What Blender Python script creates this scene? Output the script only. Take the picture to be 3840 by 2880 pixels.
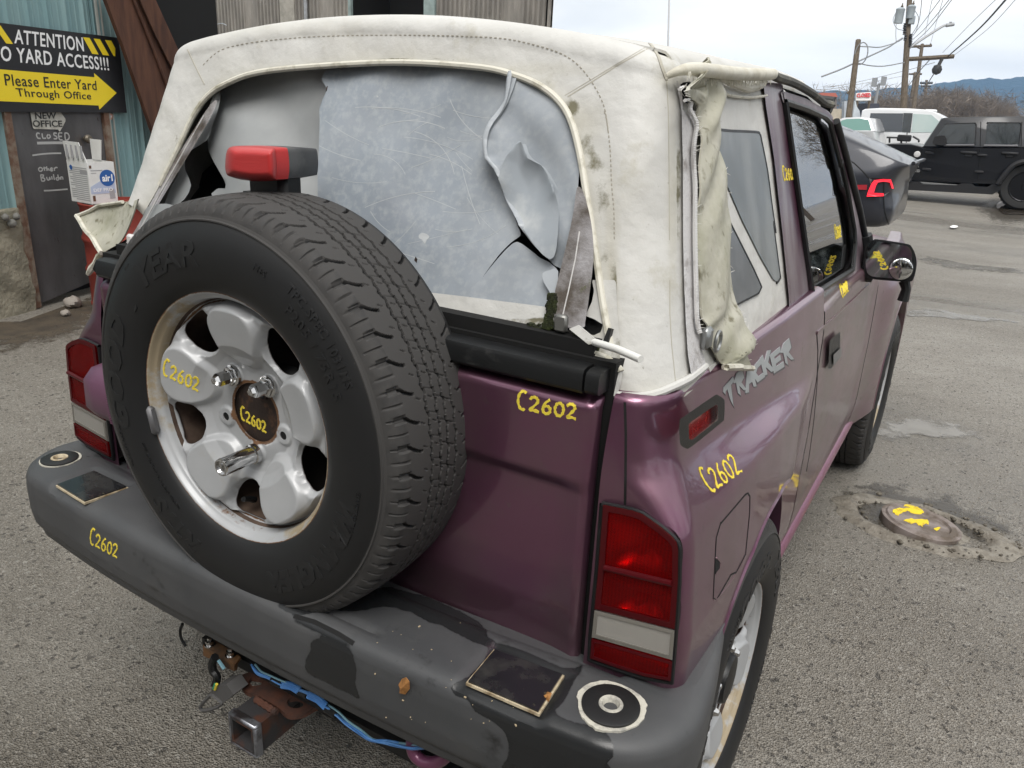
import bpy, math, random
import numpy as np
from mathutils import Vector, Matrix
from mathutils.bvhtree import BVHTree
from mathutils.geometry import tessellate_polygon
for o in list(bpy.data.objects): bpy.data.objects.remove(o)
SC = bpy.context.scene
COL = SC.collection
random.seed(4); RNG = np.random.default_rng(4)
R = math.radians
# ---------------------------------------------------------------- camera
FPX, IW, IH = 2927.18, 3840, 2880
CO = np.array([0.94928, -0.90624, 1.41779]); YAW, PITCH, ROLL = -0.52756, -0.34186, 0.04987
_f = np.array([math.sin(YAW)*math.cos(PITCH), math.cos(YAW)*math.cos(PITCH), math.sin(PITCH)])
_r = np.array([math.cos(YAW), -math.sin(YAW), 0.0]); _u = np.cross(_r, _f)
CR = _r*math.cos(ROLL)+_u*math.sin(ROLL); CU = -_r*math.sin(ROLL)+_u*math.cos(ROLL); CF = _f
cam = bpy.data.cameras.new('camera'); camo = bpy.data.objects.new('camera', cam); COL.objects.link(camo)
cam.sensor_width = 36.0; cam.sensor_fit = 'HORIZONTAL'; cam.lens = FPX*36.0/IW
cam.clip_start = 0.05; cam.clip_end = 6000
m = Matrix.Identity(4)
for i in range(3):
    m[i][0] = CR[i]; m[i][1] = CU[i]; m[i][2] = -CF[i]; m[i][3] = CO[i]
camo.matrix_world = m
SC.camera = camo
# ---------------------------------------------------------------- sky, sun, exposure
SUN_EL, SUN_ROT = R(58), R(150)
SC.view_settings.view_transform = 'Standard'; SC.view_settings.look = 'None'
SC.view_settings.gamma = 1.0; SC.view_settings.use_curve_mapping = False
SC.view_settings.exposure = 1.0
W = bpy.data.worlds.new('World'); SC.world = W; W.use_nodes = True
nt = W.node_tree; nt.nodes.clear()
def _n(t, **k):
    n = nt.nodes.new(t)
    for a, b in k.items(): setattr(n, a, b)
    return n
wo = _n('ShaderNodeOutputWorld'); bg = _n('ShaderNodeBackground'); sky = _n('ShaderNodeTexSky')
sky.sky_type = 'NISHITA'; sky.sun_disc = False; sky.sun_elevation = SUN_EL; sky.sun_rotation = SUN_ROT
sky.air_density = 1.0; sky.dust_density = 3.0; sky.ozone_density = 1.0
geo = _n('ShaderNodeNewGeometry')       # overcast cloud deck in world directions
tc = _n('ShaderNodeTexCoord'); mp = _n('ShaderNodeMapping'); mp.inputs['Scale'].default_value = (1.2, 1.2, 7.0)
mp.inputs['Rotation'].default_value = (0.05, 0.09, 0.0)
nz = _n('ShaderNodeTexNoise'); nz.inputs['Scale'].default_value = 1.7; nz.inputs['Detail'].default_value = 6; nz.inputs['Roughness'].default_value = 0.5; nz.inputs['Distortion'].default_value = 0.4
cr = _n('ShaderNodeValToRGB')
cr.color_ramp.elements[0].position = 0.36; cr.color_ramp.elements[0].color = (5.2, 5.3, 5.3, 1)
cr.color_ramp.elements[1].position = 0.62; cr.color_ramp.elements[1].color = (7.4, 7.3, 7.05, 1)
mx = _n('ShaderNodeMixRGB'); mx.inputs['Fac'].default_value = 0.93
lk = nt.links.new
lk(tc.outputs['Generated'], mp.inputs['Vector']); lk(mp.outputs['Vector'], nz.inputs['Vector']); lk(nz.outputs['Fac'], cr.inputs['Fac'])
lk(sky.outputs['Color'], mx.inputs['Color1']); lk(cr.outputs['Color'], mx.inputs['Color2'])
lk(mx.outputs['Color'], bg.inputs['Color']); bg.inputs['Strength'].default_value = 0.095
lk(bg.outputs['Background'], wo.inputs['Surface'])
sl = bpy.data.lights.new('sun', 'SUN'); sl.energy = 1.5; sl.angle = R(35); sl.color = (1.0, 0.97, 0.93)
so = bpy.data.objects.new('sun', sl); COL.objects.link(so)
# light comes from SUN_ROT azimuth, measured like the sky texture (from +Y towards +X)
sd = Vector((math.sin(SUN_ROT)*math.cos(SUN_EL), math.cos(SUN_ROT)*math.cos(SUN_EL), math.sin(SUN_EL)))
so.rotation_euler = sd.to_track_quat('Z', 'Y').to_euler(); so.location = (3, -3, 8)
# ---------------------------------------------------------------- pixel rays of the survey photo -> real points on real surfaces
def ray(u, v): return CF + CR*((u-IW/2)/FPX) - CU*((v-IH/2)/FPX)
def onX(u, v, x): d = ray(u, v); return CO + d*((x-CO[0])/d[0])
def onY(u, v, y): d = ray(u, v); return CO + d*((y-CO[1])/d[1])
def onZ(u, v, z): d = ray(u, v); return CO + d*((z-CO[2])/d[2])
def onP(u, v, p0, n):
    d = ray(u, v); p0 = np.asarray(p0, float); n = np.asarray(n, float)
    return CO + d*(((p0-CO)@n)/(d@n))
def atD(u, v, depth): d = ray(u, v); return CO + d*depth       # depth along the optical axis
K = 3840/2212
# ---------------------------------------------------------------- objects
def tag(o, label=None, cat=None, group=None, kind=None):
    if label: o['label'] = label
    if cat: o['category'] = cat
    if group: o['group'] = group
    if kind: o['kind'] = kind
    return o
def empty(name, loc=(0, 0, 0), rot=(0, 0, 0), parent=None):
    o = bpy.data.objects.new(name, None); COL.objects.link(o); o.location = loc; o.rotation_euler = rot
    o.empty_display_size = 0.1
    if parent: o.parent = parent
    return o
def mk(name, v, f, mat, parent=None, smooth=True, attrs=None, sharp=40, loc=None, recalc=False):
    me = bpy.data.meshes.new(name)
    v = np.asarray(v, float)
    me.from_pydata(v.tolist(), [], [list(map(int, q)) for q in f])
    mats = mat if isinstance(mat, (list, tuple)) else [mat]
    for q in mats: me.materials.append(q)
    if attrs:
        for k, a in attrs.items():
            at = me.attributes.new(k, 'FLOAT', 'POINT'); at.data.foreach_set('value', np.asarray(a, np.float32))
    me.update()
    if recalc:
        import bmesh
        bm = bmesh.new(); bm.from_mesh(me); bmesh.ops.recalc_face_normals(bm, faces=bm.faces); bm.to_mesh(me); bm.free(); me.update()
    if smooth:
        me.polygons.foreach_set('use_smooth', [True]*len(me.polygons))
        if sharp: me.set_sharp_from_angle(angle=R(sharp))
    o = bpy.data.objects.new(name, me); COL.objects.link(o)
    if parent: o.parent = parent
    if loc is not None: o.location = loc
    return o
def copy_tree(o, parent=None):
    c = o.copy(); COL.objects.link(c); c.parent = parent
    for ch in list(o.children): copy_tree(ch, c)
    return c
class MB:
    """collects shapes, builds ONE mesh"""
    def __init__(s): s.v = []; s.f = []; s.n = 0
    def add(s, v, f):
        v = np.asarray(v, float).reshape(-1, 3); s.v.append(v); s.f += [[i+s.n for i in q] for q in f]; s.n += len(v); return s
    def box(s, c, d, rz=0, M=None, bevel=0.0):
        x, y, z = np.array(d)/2
        if bevel > 0:
            b = min(bevel, x*.9, y*.9, z*.9); pts = []
            for sx in (-1, 1):
                for sy in (-1, 1):
                    for sz in (-1, 1):
                        pts += [(sx*x, sy*(y-b), sz*(z-b)), (sx*(x-b), sy*y, sz*(z-b)), (sx*(x-b), sy*(y-b), sz*z)]
            v = np.array(pts); f = hull(v)
        else:
            v = np.array([(sx*x, sy*y, sz*z) for sx in (-1, 1) for sy in (-1, 1) for sz in (-1, 1)])
            f = [(0, 1, 3, 2), (4, 6, 7, 5), (0, 4, 5, 1), (2, 3, 7, 6), (0, 2, 6, 4), (1, 5, 7, 3)]
        if M is not None: v = v@np.asarray(M).T
        if rz:
            c_, s_ = math.cos(rz), math.sin(rz); v = np.stack([v[:, 0]*c_-v[:, 1]*s_, v[:, 0]*s_+v[:, 1]*c_, v[:, 2]], -1)
        return s.add(v+np.array(c), f)
    def tube(s, pts, r, n=8, cap=True):
        pts = np.asarray(pts, float); m_ = len(pts); rr = np.broadcast_to(np.asarray(r, float), (m_,))
        t = np.gradient(pts, axis=0); t /= np.linalg.norm(t, axis=1)[:, None]+1e-12
        ref = np.array([0, 0, 1.0]) if abs(t[0, 2]) < .9 else np.array([1.0, 0, 0])
        a = np.cross(t[0], ref); a /= np.linalg.norm(a); V = []
        for i in range(m_):
            a = a-t[i]*(a@t[i]); a /= np.linalg.norm(a)+1e-12; b = np.cross(t[i], a)
            for k in range(n):
                q = 2*math.pi*k/n; V.append(pts[i]+rr[i]*(a*math.cos(q)+b*math.sin(q)))
        F = [(i*n+k, i*n+(k+1) % n, (i+1)*n+(k+1) % n, (i+1)*n+k) for i in range(m_-1) for k in range(n)]
        if cap: F += [tuple(range(n))[::-1], tuple(range((m_-1)*n, m_*n))]
        return s.add(V, F)
    def prism(s, poly, vec):
        """closed outline (3D points) extruded along vec"""
        p = np.asarray(poly, float); n = len(p); q = p+np.asarray(vec, float)
        tri = tessellate_polygon([[Vector(a) for a in p]])
        F = [tuple(t) for t in tri]+[tuple(i+n for i in t[::-1]) for t in tri]
        F += [(i, (i+1) % n, (i+1) % n+n, i+n) for i in range(n)]
        return s.add(np.vstack([p, q]), F)
    def lathe(s, prof, n=32, M=None, loc=(0, 0, 0), axis='Z'):
        """prof: (radius, height) pairs about an axis"""
        prof = np.asarray(prof, float); m_ = len(prof); V = []
        for i in range(m_):
            for k in range(n):
                q = 2*math.pi*k/n; V.append((prof[i, 0]*math.cos(q), prof[i, 0]*math.sin(q), prof[i, 1]))
        V = np.array(V)
        if axis == 'Y': V = np.stack([V[:, 0], V[:, 2], V[:, 1]], -1)
        if axis == 'X': V = np.stack([V[:, 2], V[:, 0], V[:, 1]], -1)
        if M is not None: V = V@np.asarray(M).T
        F = [(i*n+k, i*n+(k+1) % n, (i+1)*n+(k+1) % n, (i+1)*n+k) for i in range(m_-1) for k in range(n)]
        F += [tuple(range(n))[::-1], tuple(range((m_-1)*n, m_*n))]
        return s.add(V+np.array(loc), F)
    def build(s, name, mat, parent=None, smooth=True, **k):
        k.setdefault('recalc', True); return mk(name, np.vstack(s.v), s.f, mat, parent, smooth, **k)
def hull(v):
    import bmesh
    bm = bmesh.new()
    for p in v: bm.verts.new(p)
    bm.verts.ensure_lookup_table(); bm.verts.index_update()
    res = bmesh.ops.convex_hull(bm, input=bm.verts)
    f = [[w.index for w in q.verts] for q in bm.faces]
    bm.free(); return f
def grid(P, f=None, wrap=False):
    """P (nu,nv,3) -> verts, faces, keep-index; f (nu,nv) implicit value, cells with f<0 are cut away with the border snapped on f=0"""
    P = np.array(P, float); nu, nv = P.shape[:2]
    alive = np.ones((nu, nv), bool)
    if f is not None:
        f = np.asarray(f, float); inside = f < 0; alive = ~inside; Q = P.copy(); best = np.full((nu, nv), 9.0)
        for du, dv in ((1, 0), (-1, 0), (0, 1), (0, -1)):
            fs = np.roll(f, (-du, -dv), (0, 1)); Ps = np.roll(P, (-du, -dv), (0, 1))
            ok = inside & (fs >= 0)
            if du == 1: ok[-1, :] &= wrap
            if du == -1: ok[0, :] &= wrap
            if dv == 1: ok[:, -1] = False
            if dv == -1: ok[:, 0] = False
            t = np.where(ok, f/(f-fs+1e-12), 9.0)
            sel = ok & (t < best); best[sel] = t[sel]
            Q[sel] = P[sel]+(Ps[sel]-P[sel])*t[sel][:, None]; alive |= sel
        P = Q
    idx = np.arange(nu*nv).reshape(nu, nv); F = []
    un = nu if wrap else nu-1
    for i in range(un):
        i2 = (i+1) % nu
        for j in range(nv-1):
            c = [(i, j), (i2, j), (i2, j+1), (i, j+1)]
            q = [idx[a] for a in c if alive[a]]
            if f is not None and not any(f[a] >= 0 for a in c): continue
            if len(q) >= 3: F.append(q)
    return P.reshape(-1, 3), F
def solid(v, f, off):
    """second copy of a sheet moved by off (n,3) + rim: gives a sheet its thickness"""
    v = np.asarray(v); n = len(v); e = {}
    for q in f:
        for a, b in zip(q, list(q[1:])+[q[0]]):
            e[(a, b)] = 1
    F = [list(q) for q in f]+[[i+n for i in q][::-1] for q in f]
    for (a, b) in e:
        if (b, a) not in e: F.append([b, a, a+n, b+n])
    return np.vstack([v, v+off]), F
def bvh_of(*objs):
    V = []; F = []; n = 0
    bpy.context.view_layer.update()
    for o in objs:
        mw = o.matrix_world
        V += [mw@p.co for p in o.data.vertices]; F += [[i+n for i in p.vertices] for p in o.data.polygons]; n = len(V)
    return BVHTree.FromPolygons(V, F)
_last = [None]
def hit(b, u, v):
    d = Vector(ray(u, v)); l, nn, i, dist = b.ray_cast(Vector(CO), d.normalized())
    if l is None: return None, None
    if nn.dot(d) > 0: nn = -nn
    return np.array(l), np.array(nn)
def smoothpath(p, n=6, closed=False):
    """Catmull-Rom through 2D/3D points"""
    p = np.asarray(p, float); m_ = len(p); out = []
    rng_ = range(m_) if closed else range(m_-1)
    for i in rng_:
        if closed: a, b, c, d = p[(i-1) % m_], p[i], p[(i+1) % m_], p[(i+2) % m_]
        else: a, b, c, d = p[max(i-1, 0)], p[i], p[i+1], p[min(i+2, m_-1)]
        for k in range(n):
            t = k/n
            out.append(.5*(2*b+(c-a)*t+(2*a-5*b+4*c-d)*t*t+(3*b-a-3*c+d)*t**3))
    if not closed: out.append(p[-1])
    return np.array(out)
def dense(p, step, closed=False):
    p = np.asarray(p, float); q = []
    m_ = len(p); L = range(m_) if closed else range(m_-1)
    for i in L:
        a, b = p[i], p[(i+1) % m_]; k = max(1, int(np.linalg.norm(b-a)/step))
        for j in range(k): q.append(a+(b-a)*j/k)
    if not closed: q.append(p[-1])
    return np.array(q)
def ribbon(mb, pts, nrm, w, th):
    """flat raised strip along 3D pts lying on a surface with normals nrm; w may vary"""
    pts = np.asarray(pts, float); nrm = np.asarray(nrm, float); k = len(pts)
    if k < 2: return
    w = np.broadcast_to(np.asarray(w, float), (k,))
    t = np.gradient(pts, axis=0); t /= np.linalg.norm(t, axis=1)[:, None]+1e-12
    s_ = np.cross(t, nrm); s_ /= np.linalg.norm(s_, axis=1)[:, None]+1e-12
    a = pts-s_*w[:, None]/2; b = pts+s_*w[:, None]/2
    V = np.concatenate([a-nrm*th*.5, a+nrm*th, b+nrm*th, b-nrm*th*.5]); F = []
    for i in range(k-1):
        for q in range(3): F.append((q*k+i, q*k+i+1, (q+1)*k+i+1, (q+1)*k+i))
    F += [(0, k, 2*k, 3*k), (k-1, 4*k-1, 3*k-1, 2*k-1)]
    mb.add(V, F)
def stick(mb, b, px, w, th=.0012, step=6, lift=0.0, closed=False):
    """strip laid on surface b along a pixel path"""
    px = dense(px, step, closed)
    if closed: px = np.vstack([px, px[:1]])
    P = []; N = []
    for q in px:
        l, n_ = hit(b, *q[:2])
        if l is not None: P.append(l+n_*lift); N.append(n_)
    if len(P) > 1: ribbon(mb, P, N, w, th)
def patch(mb, b, px, th=.0012, lift=0.0, step=25):
    """filled shape laid on surface b (closed pixel outline)"""
    px = dense(px, step, True); P = []; N = []
    for q in px:
        l, n_ = hit(b, *q[:2])
        if l is not None: P.append(l+n_*lift); N.append(n_)
    n_ = np.mean(N, axis=0); n_ /= np.linalg.norm(n_)
    P = np.array(P)
    mb.prism(P-n_*th*.5, n_*th*1.5)
# handwriting: strokes in a unit cell
def _arc(cx, cy, rx, ry, a0, a1, n=10): return [(cx+rx*math.cos(R(a0+(a1-a0)*i/n)), cy+ry*math.sin(R(a0+(a1-a0)*i/n))) for i in range(n+1)]
GLY = {'C': [_arc(.55, .5, .45, .52, 55, 300)],
       '2': [[(.05, .78)]+_arc(.42, .74, .36, .25, 150, -20, 8)+[(.5, .4), (.1, .03), (.5, .06), (.95, .0)]],
       '6': [[(.7, 1.0), (.35, .75), (.15, .4)]+_arc(.48, .26, .35, .27, 170, 500, 14)],
       '0': [_arc(.5, .45, .4, .45, 100, 460, 16)]}
def chalk(mb, b, text, bl, br, up, w=.006, jit=1.0, size=None):
    bl, br, up = (np.array(q, float) for q in (bl, br, up)); n = len(text); adv = (br-bl)/n
    for i, c in enumerate(text):
        s0 = 1.0 if i == 0 else (size or .8)
        for st in GLY[c]:
            p = smoothpath(np.array(st), 4)
            px = bl+adv*i+np.outer(p[:, 0], adv*.86)+np.outer(p[:, 1]*s0, up)
            px += RNG.normal(0, .25*jit, px.shape)
            P = []; N = []
            for q in px:
                l, nn = hit(b, *q)
                if l is not None: P.append(l); N.append(nn)
            if len(P) > 2:
                ww = w*(1+.25*np.sin(np.arange(len(P))*.9+i)+RNG.normal(0, .12, len(P)))
                ribbon(mb, P, N, ww, .0009)
def text_mesh(s, size=1.0, extrude=0.0, offset=0.0, align='LEFT', xs=1.0, shear=0.0, res=3, spacing=1.0):
    cu = bpy.data.curves.new('txt', 'FONT'); cu.body = s; cu.size = size; cu.extrude = extrude; cu.offset = offset
    cu.align_x = align; cu.resolution_u = res; cu.shear = shear; cu.space_character = spacing
    o = bpy.data.objects.new('txt', cu); COL.objects.link(o)
    dg = bpy.context.evaluated_depsgraph_get(); dg.update(); ev = o.evaluated_get(dg); me = ev.to_mesh()
    v = np.array([p.co[:] for p in me.vertices]).reshape(-1, 3); f = [list(p.vertices) for p in me.polygons]
    ev.to_mesh_clear(); bpy.data.objects.remove(o); bpy.data.curves.remove(cu)
    if len(v): v[:, 0] *= xs
    return v, f
def text_fit(s, w, h, **k):
    """text scaled to an exact w x h box, lower left at 0,0"""
    v, f = text_mesh(s, **k); lo = v.min(0); hi = v.max(0)
    v[:, 0] = (v[:, 0]-lo[0])/(hi[0]-lo[0])*w; v[:, 1] = (v[:, 1]-lo[1])/(hi[1]-lo[1])*h
    return v, f
def text_quad(mb, s, q, n, th=.0015, **k):
    """text filling the 3D quad q = (bottom left, bottom right, top right, top left)"""
    q = [np.asarray(a, float) for a in q]; v, f = text_fit(s, 1, 1, extrude=.5, **k)
    zz = v[:, 2]; zz = (zz-zz.min())/(zz.max()-zz.min()+1e-9)
    a, b = v[:, :1], v[:, 1:2]
    P = (1-a)*(1-b)*q[0]+a*(1-b)*q[1]+a*b*q[2]+(1-a)*b*q[3]
    mb.add(P+np.outer(zz*th, n), f)
# ---------------------------------------------------------------- materials
MATS = {}
def mat(name, col, rough=.5, metal=0.0, col2=None, scale=8, detail=5, lo=.4, hi=.65, bump=0.0, bscale=60, bdetail=4, coat=0.0, coat_r=.05,
        spec=.5, rough2=None, spots=None, attr=None, stretch=None, trans=0.0, ior=1.45, sss=0, emit=None, emit_s=0, sheen=0, bdist=.002, bump2=None):
    if name in MATS: return MATS[name]
    M = bpy.data.materials.new(name); M.use_nodes = True; t = M.node_tree; b = t.nodes['Principled BSDF']; L = t.links.new
    N = t.nodes.new
    def setc(c): return (c[0], c[1], c[2], 1)
    b.inputs['Base Color'].default_value = setc(col); b.inputs['Roughness'].default_value = rough; b.inputs['Metallic'].default_value = metal
    b.inputs['Coat Weight'].default_value = coat; b.inputs['Coat Roughness'].default_value = coat_r
    b.inputs['Specular IOR Level'].default_value = spec; b.inputs['Transmission Weight'].default_value = trans; b.inputs['IOR'].default_value = ior
    b.inputs['Sheen Weight'].default_value = sheen
    if emit: b.inputs['Emission Color'].default_value = setc(emit); b.inputs['Emission Strength'].default_value = emit_s
    co = N('ShaderNodeTexCoord').outputs['Object']
    if stretch:
        mp_ = N('ShaderNodeMapping'); mp_.inputs['Scale'].default_value = stretch; L(co, mp_.inputs['Vector']); cs = mp_.outputs['Vector']
    else: cs = co
    cur = None; rcur = None
    def noise(sc, det, vec, r=.6):
        n_ = N('ShaderNodeTexNoise'); n_.inputs['Scale'].default_value = sc; n_.inputs['Detail'].default_value = det; n_.inputs['Roughness'].default_value = r
        L(vec, n_.inputs['Vector']); return n_.outputs['Fac']
    def ramp(x, a, c):
        r_ = N('ShaderNodeMapRange'); r_.inputs[1].default_value = a; r_.inputs[2].default_value = c; L(x, r_.inputs[0]); r_.clamp = True; return r_.outputs[0]
    def mixc(fac, c1, c2):
        x = N('ShaderNodeMixRGB'); L(fac, x.inputs[0])
        for i_, c in ((1, c1), (2, c2)):
            if isinstance(c, tuple) or isinstance(c, list): x.inputs[i_].default_value = setc(c)
            else: L(c, x.inputs[i_])
        return x.outputs[0]
    def mixf(fac, a, c):
        x = N('ShaderNodeMix'); x.data_type = 'FLOAT'; L(fac, x.inputs[0])
        for i_, q in ((2, a), (3, c)):
            if isinstance(q, (int, float)): x.inputs[i_].default_value = q
            else: L(q, x.inputs[i_])
        return x.outputs[0]
    cur = tuple(col); rcur = rough
    if col2 is not None:
        fac = ramp(noise(scale, detail, cs), lo, hi); cur = mixc(fac, cur, tuple(col2)); rcur = mixf(fac, rcur, rough2 if rough2 is not None else rough)
    for sp in (spots or []):       # extra noise layers: (colour, scale, lo, hi, roughness)
        fac = ramp(noise(sp[1], 6, cs, .7), sp[2], sp[3]); cur = mixc(fac, cur, tuple(sp[0])); rcur = mixf(fac, rcur, sp[4] if len(sp) > 4 else rough)
    for at in (attr or []):        # painted wear with a shape of its own: (attribute, colour, roughness, noise scale, noise amount)
        a = N('ShaderNodeAttribute'); a.attribute_name = at[0]; x = a.outputs['Fac']
        if len(at) > 3 and at[3]:
            nn = noise(at[3], 6, co, .65); mu = N('ShaderNodeMath'); mu.operation = 'MULTIPLY_ADD'; L(nn, mu.inputs[0]); mu.inputs[1].default_value = at[4]; mu.inputs[2].default_value = -at[4]*.5
            ad = N('ShaderNodeMath'); ad.operation = 'ADD'; L(x, ad.inputs[0]); L(mu.outputs[0], ad.inputs[1]); x = ramp(ad.outputs[0], .42, .58)
        cur = mixc(x, cur, tuple(at[1])) if at[1] is not None else cur
        rcur = mixf(x, rcur, at[2])
    if not isinstance(cur, tuple): L(cur, b.inputs['Base Color'])
    if not isinstance(rcur, (int, float)): L(rcur, b.inputs['Roughness'])
    if bump:
        bn = N('ShaderNodeBump'); bn.inputs['Strength'].default_value = bump; bn.inputs['Distance'].default_value = bdist
        L(noise(bscale, bdetail, cs), bn.inputs['Height']); L(bn.outputs[0], b.inputs['Normal'])
        if bump2:
            b2 = N('ShaderNodeBump'); b2.inputs['Strength'].default_value = bump2[0]; b2.inputs['Distance'].default_value = bump2[2]; L(noise(bump2[1], bump2[3] if len(bump2) > 3 else 2, co, .5), b2.inputs['Height']); L(b2.outputs[0], bn.inputs['Normal'])
    MATS[name] = M; return M
def glass(name, tint=(.55, .62, .6), rough=.0, refl=1.0, dark=.0, ior=1.5):
    if name in MATS: return MATS[name]
    M = bpy.data.materials.new(name); M.use_nodes = True; t = M.node_tree; t.nodes.clear(); N = t.nodes.new; L = t.links.new
    o = N('ShaderNodeOutputMaterial'); tr = N('ShaderNodeBsdfTransparent'); tr.inputs[0].default_value = (*tint, 1)
    gl = N('ShaderNodeBsdfGlossy'); gl.inputs['Roughness'].default_value = rough; gl.inputs[0].default_value = (refl, refl, refl, 1)
    fr = N('ShaderNodeFresnel'); fr.inputs[0].default_value = ior; mx_ = N('ShaderNodeMixShader')
    L(fr.outputs[0], mx_.inputs[0]); L(tr.outputs[0], mx_.inputs[1]); L(gl.outputs[0], mx_.inputs[2]); L(mx_.outputs[0], o.inputs[0])
    MATS[name] = M; return M
PLUM = (.200, .082, .140)
M_PAINT = mat('plum_paint', PLUM, .30, .80, col2=(.19, .11, .135), scale=4, lo=.42, hi=.70, coat=.8, coat_r=.03, rough2=.40, bump=.02, bscale=900, bdist=.0003, bump2=(.12, 4, .012), spots=[((.19, .14, .14), 17, .62, .80, .6)])
M_DUSTY = mat('dusty_plum_paint', (.19, .10, .13), .34, .6, col2=(.21, .165, .16), scale=3.5, lo=.4, hi=.62, coat=.5, coat_r=.10, rough2=.5, stretch=(1, 1, 2.2),
              spots=[((.2, .16, .15), 14, .6, .75, .65)])
M_GREYD = mat('dusty_pillar_paint', (.07, .03, .05), .45, .3, col2=(.3, .27, .28), scale=6, lo=.38, hi=.66, coat=.3, coat_r=.25, rough2=.7, stretch=(1, 1, .6))
M_BLACK = mat('black_gap', (.004, .004, .004), .8)
M_TRIM = mat('black_trim', (.007, .0075, .008), .42, spots=[((.02, .02, .02), 30, .58, .72, .6)], bump=.15, bscale=300)
M_BUMP = mat('grey_bumper_plastic', (.054, .056, .059), .47, col2=(.074, .075, .077), scale=5, lo=.4, hi=.7, rough2=.6, bump=.25, bscale=420, bdist=.0008,
             attr=[('wet', (.017, .018, .019), .27, 30, .9)], spots=[((.10, .10, .095), 60, .69, .78, .8), ((.075, .075, .073), 7, .58, .74, .62), ((.022, .022, .022), 13, .60, .72, .4)])
M_RUBBER = mat('tyre_rubber', (.013, .013, .0135), .62, col2=(.02, .02, .0205), scale=9, lo=.4, hi=.68, rough2=.5, bump=.12, bscale=500, bdist=.0006,
               attr=[('tread', (.047, .045, .0435), .8, 40, .4), ('wall', (.0105, .0108, .0114), .5, 0, 0)], spots=[((.11, .10, .085), 55, .70, .76, .9)])
M_RIM = mat('silver_wheel_paint', (.42, .43, .44), .45, .15, col2=(.36, .37, .38), scale=6, lo=.4, hi=.7, coat=.25, coat_r=.15,
            attr=[('stain', (.34, .28, .19), .75, 30, .8), ('rust', (.15, .075, .035), .85, 90, .8), ('dark', (.035, .016, .011), .8, 0, 0)], spots=[((.30, .17, .07), 26, .68, .75, .8), ((.36, .34, .30), 9, .62, .8, .7)])
M_CHROME = mat('chrome', (.62, .62, .62), .14, 1.0, spots=[((.2, .15, .1), 60, .6, .75, .5)])
M_RUST = mat('rusty_plate', (.028, .018, .014), .75, .2, col2=(.09, .045, .025), scale=40, lo=.5, hi=.66, bump=.5, bscale=150)
M_CHALK = mat('yellow_paint_marker', (.78, .62, .06), .75, bump=.4, bscale=600)
def vinyl(name, c, c2, dirt, lo=.5, hi=.72, scale=4):
    return mat(name, c, .5, col2=c2, scale=scale, lo=lo-.1, hi=hi, rough2=.62, spots=[(tuple(.5*a+.5*b_ for a, b_ in zip(c, dirt)), 2.6, .50, .72, .6), (dirt, 9, .58, .78, .8), ((.20, .185, .14), 90, .66, .80, .85)], bump=.35, bscale=70, bdetail=9, bdist=.0035, spec=.4, bump2=(.55, 9, .02, 3),
               attr=[('soil', (.40, .375, .29), .75, 0, 0), ('grime', (.17, .16, .11), .85, 28, .9)])
M_VINYL = vinyl('white_vinyl', (.575, .572, .55), (.50, .494, .465), (.40, .38, .305))
M_VINYLB = mat('grey_vinyl_backing', (.075, .075, .07), .85, col2=(.2, .19, .15), scale=14, lo=.5, hi=.7, bump=.5, bscale=200)
M_MOSSY = vinyl('mossy_vinyl_backing', (.45, .435, .365), (.31, .305, .225), (.17, .17, .10), scale=11)
M_STITCH = mat('seam_thread', (.33, .31, .26), .8)
M_PIPE = mat('vinyl_piping', (.62, .60, .52), .5, col2=(.3, .28, .2), scale=25, lo=.5, hi=.7)
M_ZIP = mat('zipper_plastic', (.62, .61, .60), .55, col2=(.36, .34, .33), scale=30, lo=.5, hi=.7)
M_ZTAPE = mat('zipper_tape', (.36, .35, .36), .9, col2=(.09, .075, .062), scale=9, lo=.42, hi=.6, bump=.6, bscale=300, spots=[((.10, .11, .045), 40, .62, .72, .95)])
M_MOSS = mat('moss', (.035, .045, .012), .95, col2=(.012, .012, .008), scale=60, bump=1, bscale=300)
# ================================================================ shape helpers that need a surface
def sdf(pts, poly):
    """signed distance to a polygon, negative inside"""
    pts = np.asarray(pts, float); poly = np.asarray(poly, float); d = np.full(len(pts), 1e18); ins = np.zeros(len(pts), bool)
    for i in range(len(poly)):
        a, b = poly[i], poly[(i+1) % len(poly)]; e = b-a; w = pts-a
        t = np.clip((w@e)/(e@e+1e-12), 0, 1); q = w-np.outer(t, e); d = np.minimum(d, (q*q).sum(1))
        c = ((a[1] <= pts[:, 1]) != (b[1] <= pts[:, 1]))
        with np.errstate(divide='ignore', invalid='ignore'):
            xx = a[0]+(pts[:, 1]-a[1])*(b[0]-a[0])/(b[1]-a[1])
        ins ^= c & (pts[:, 0] < xx)
    d = np.sqrt(d); return np.where(ins, -d, d)
def pix(P):
    d = np.asarray(P, float).reshape(-1, 3)-CO; w = d@CF
    return np.stack([IW/2+FPX*(d@CR)/w, IH/2-FPX*(d@CU)/w], -1)
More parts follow.
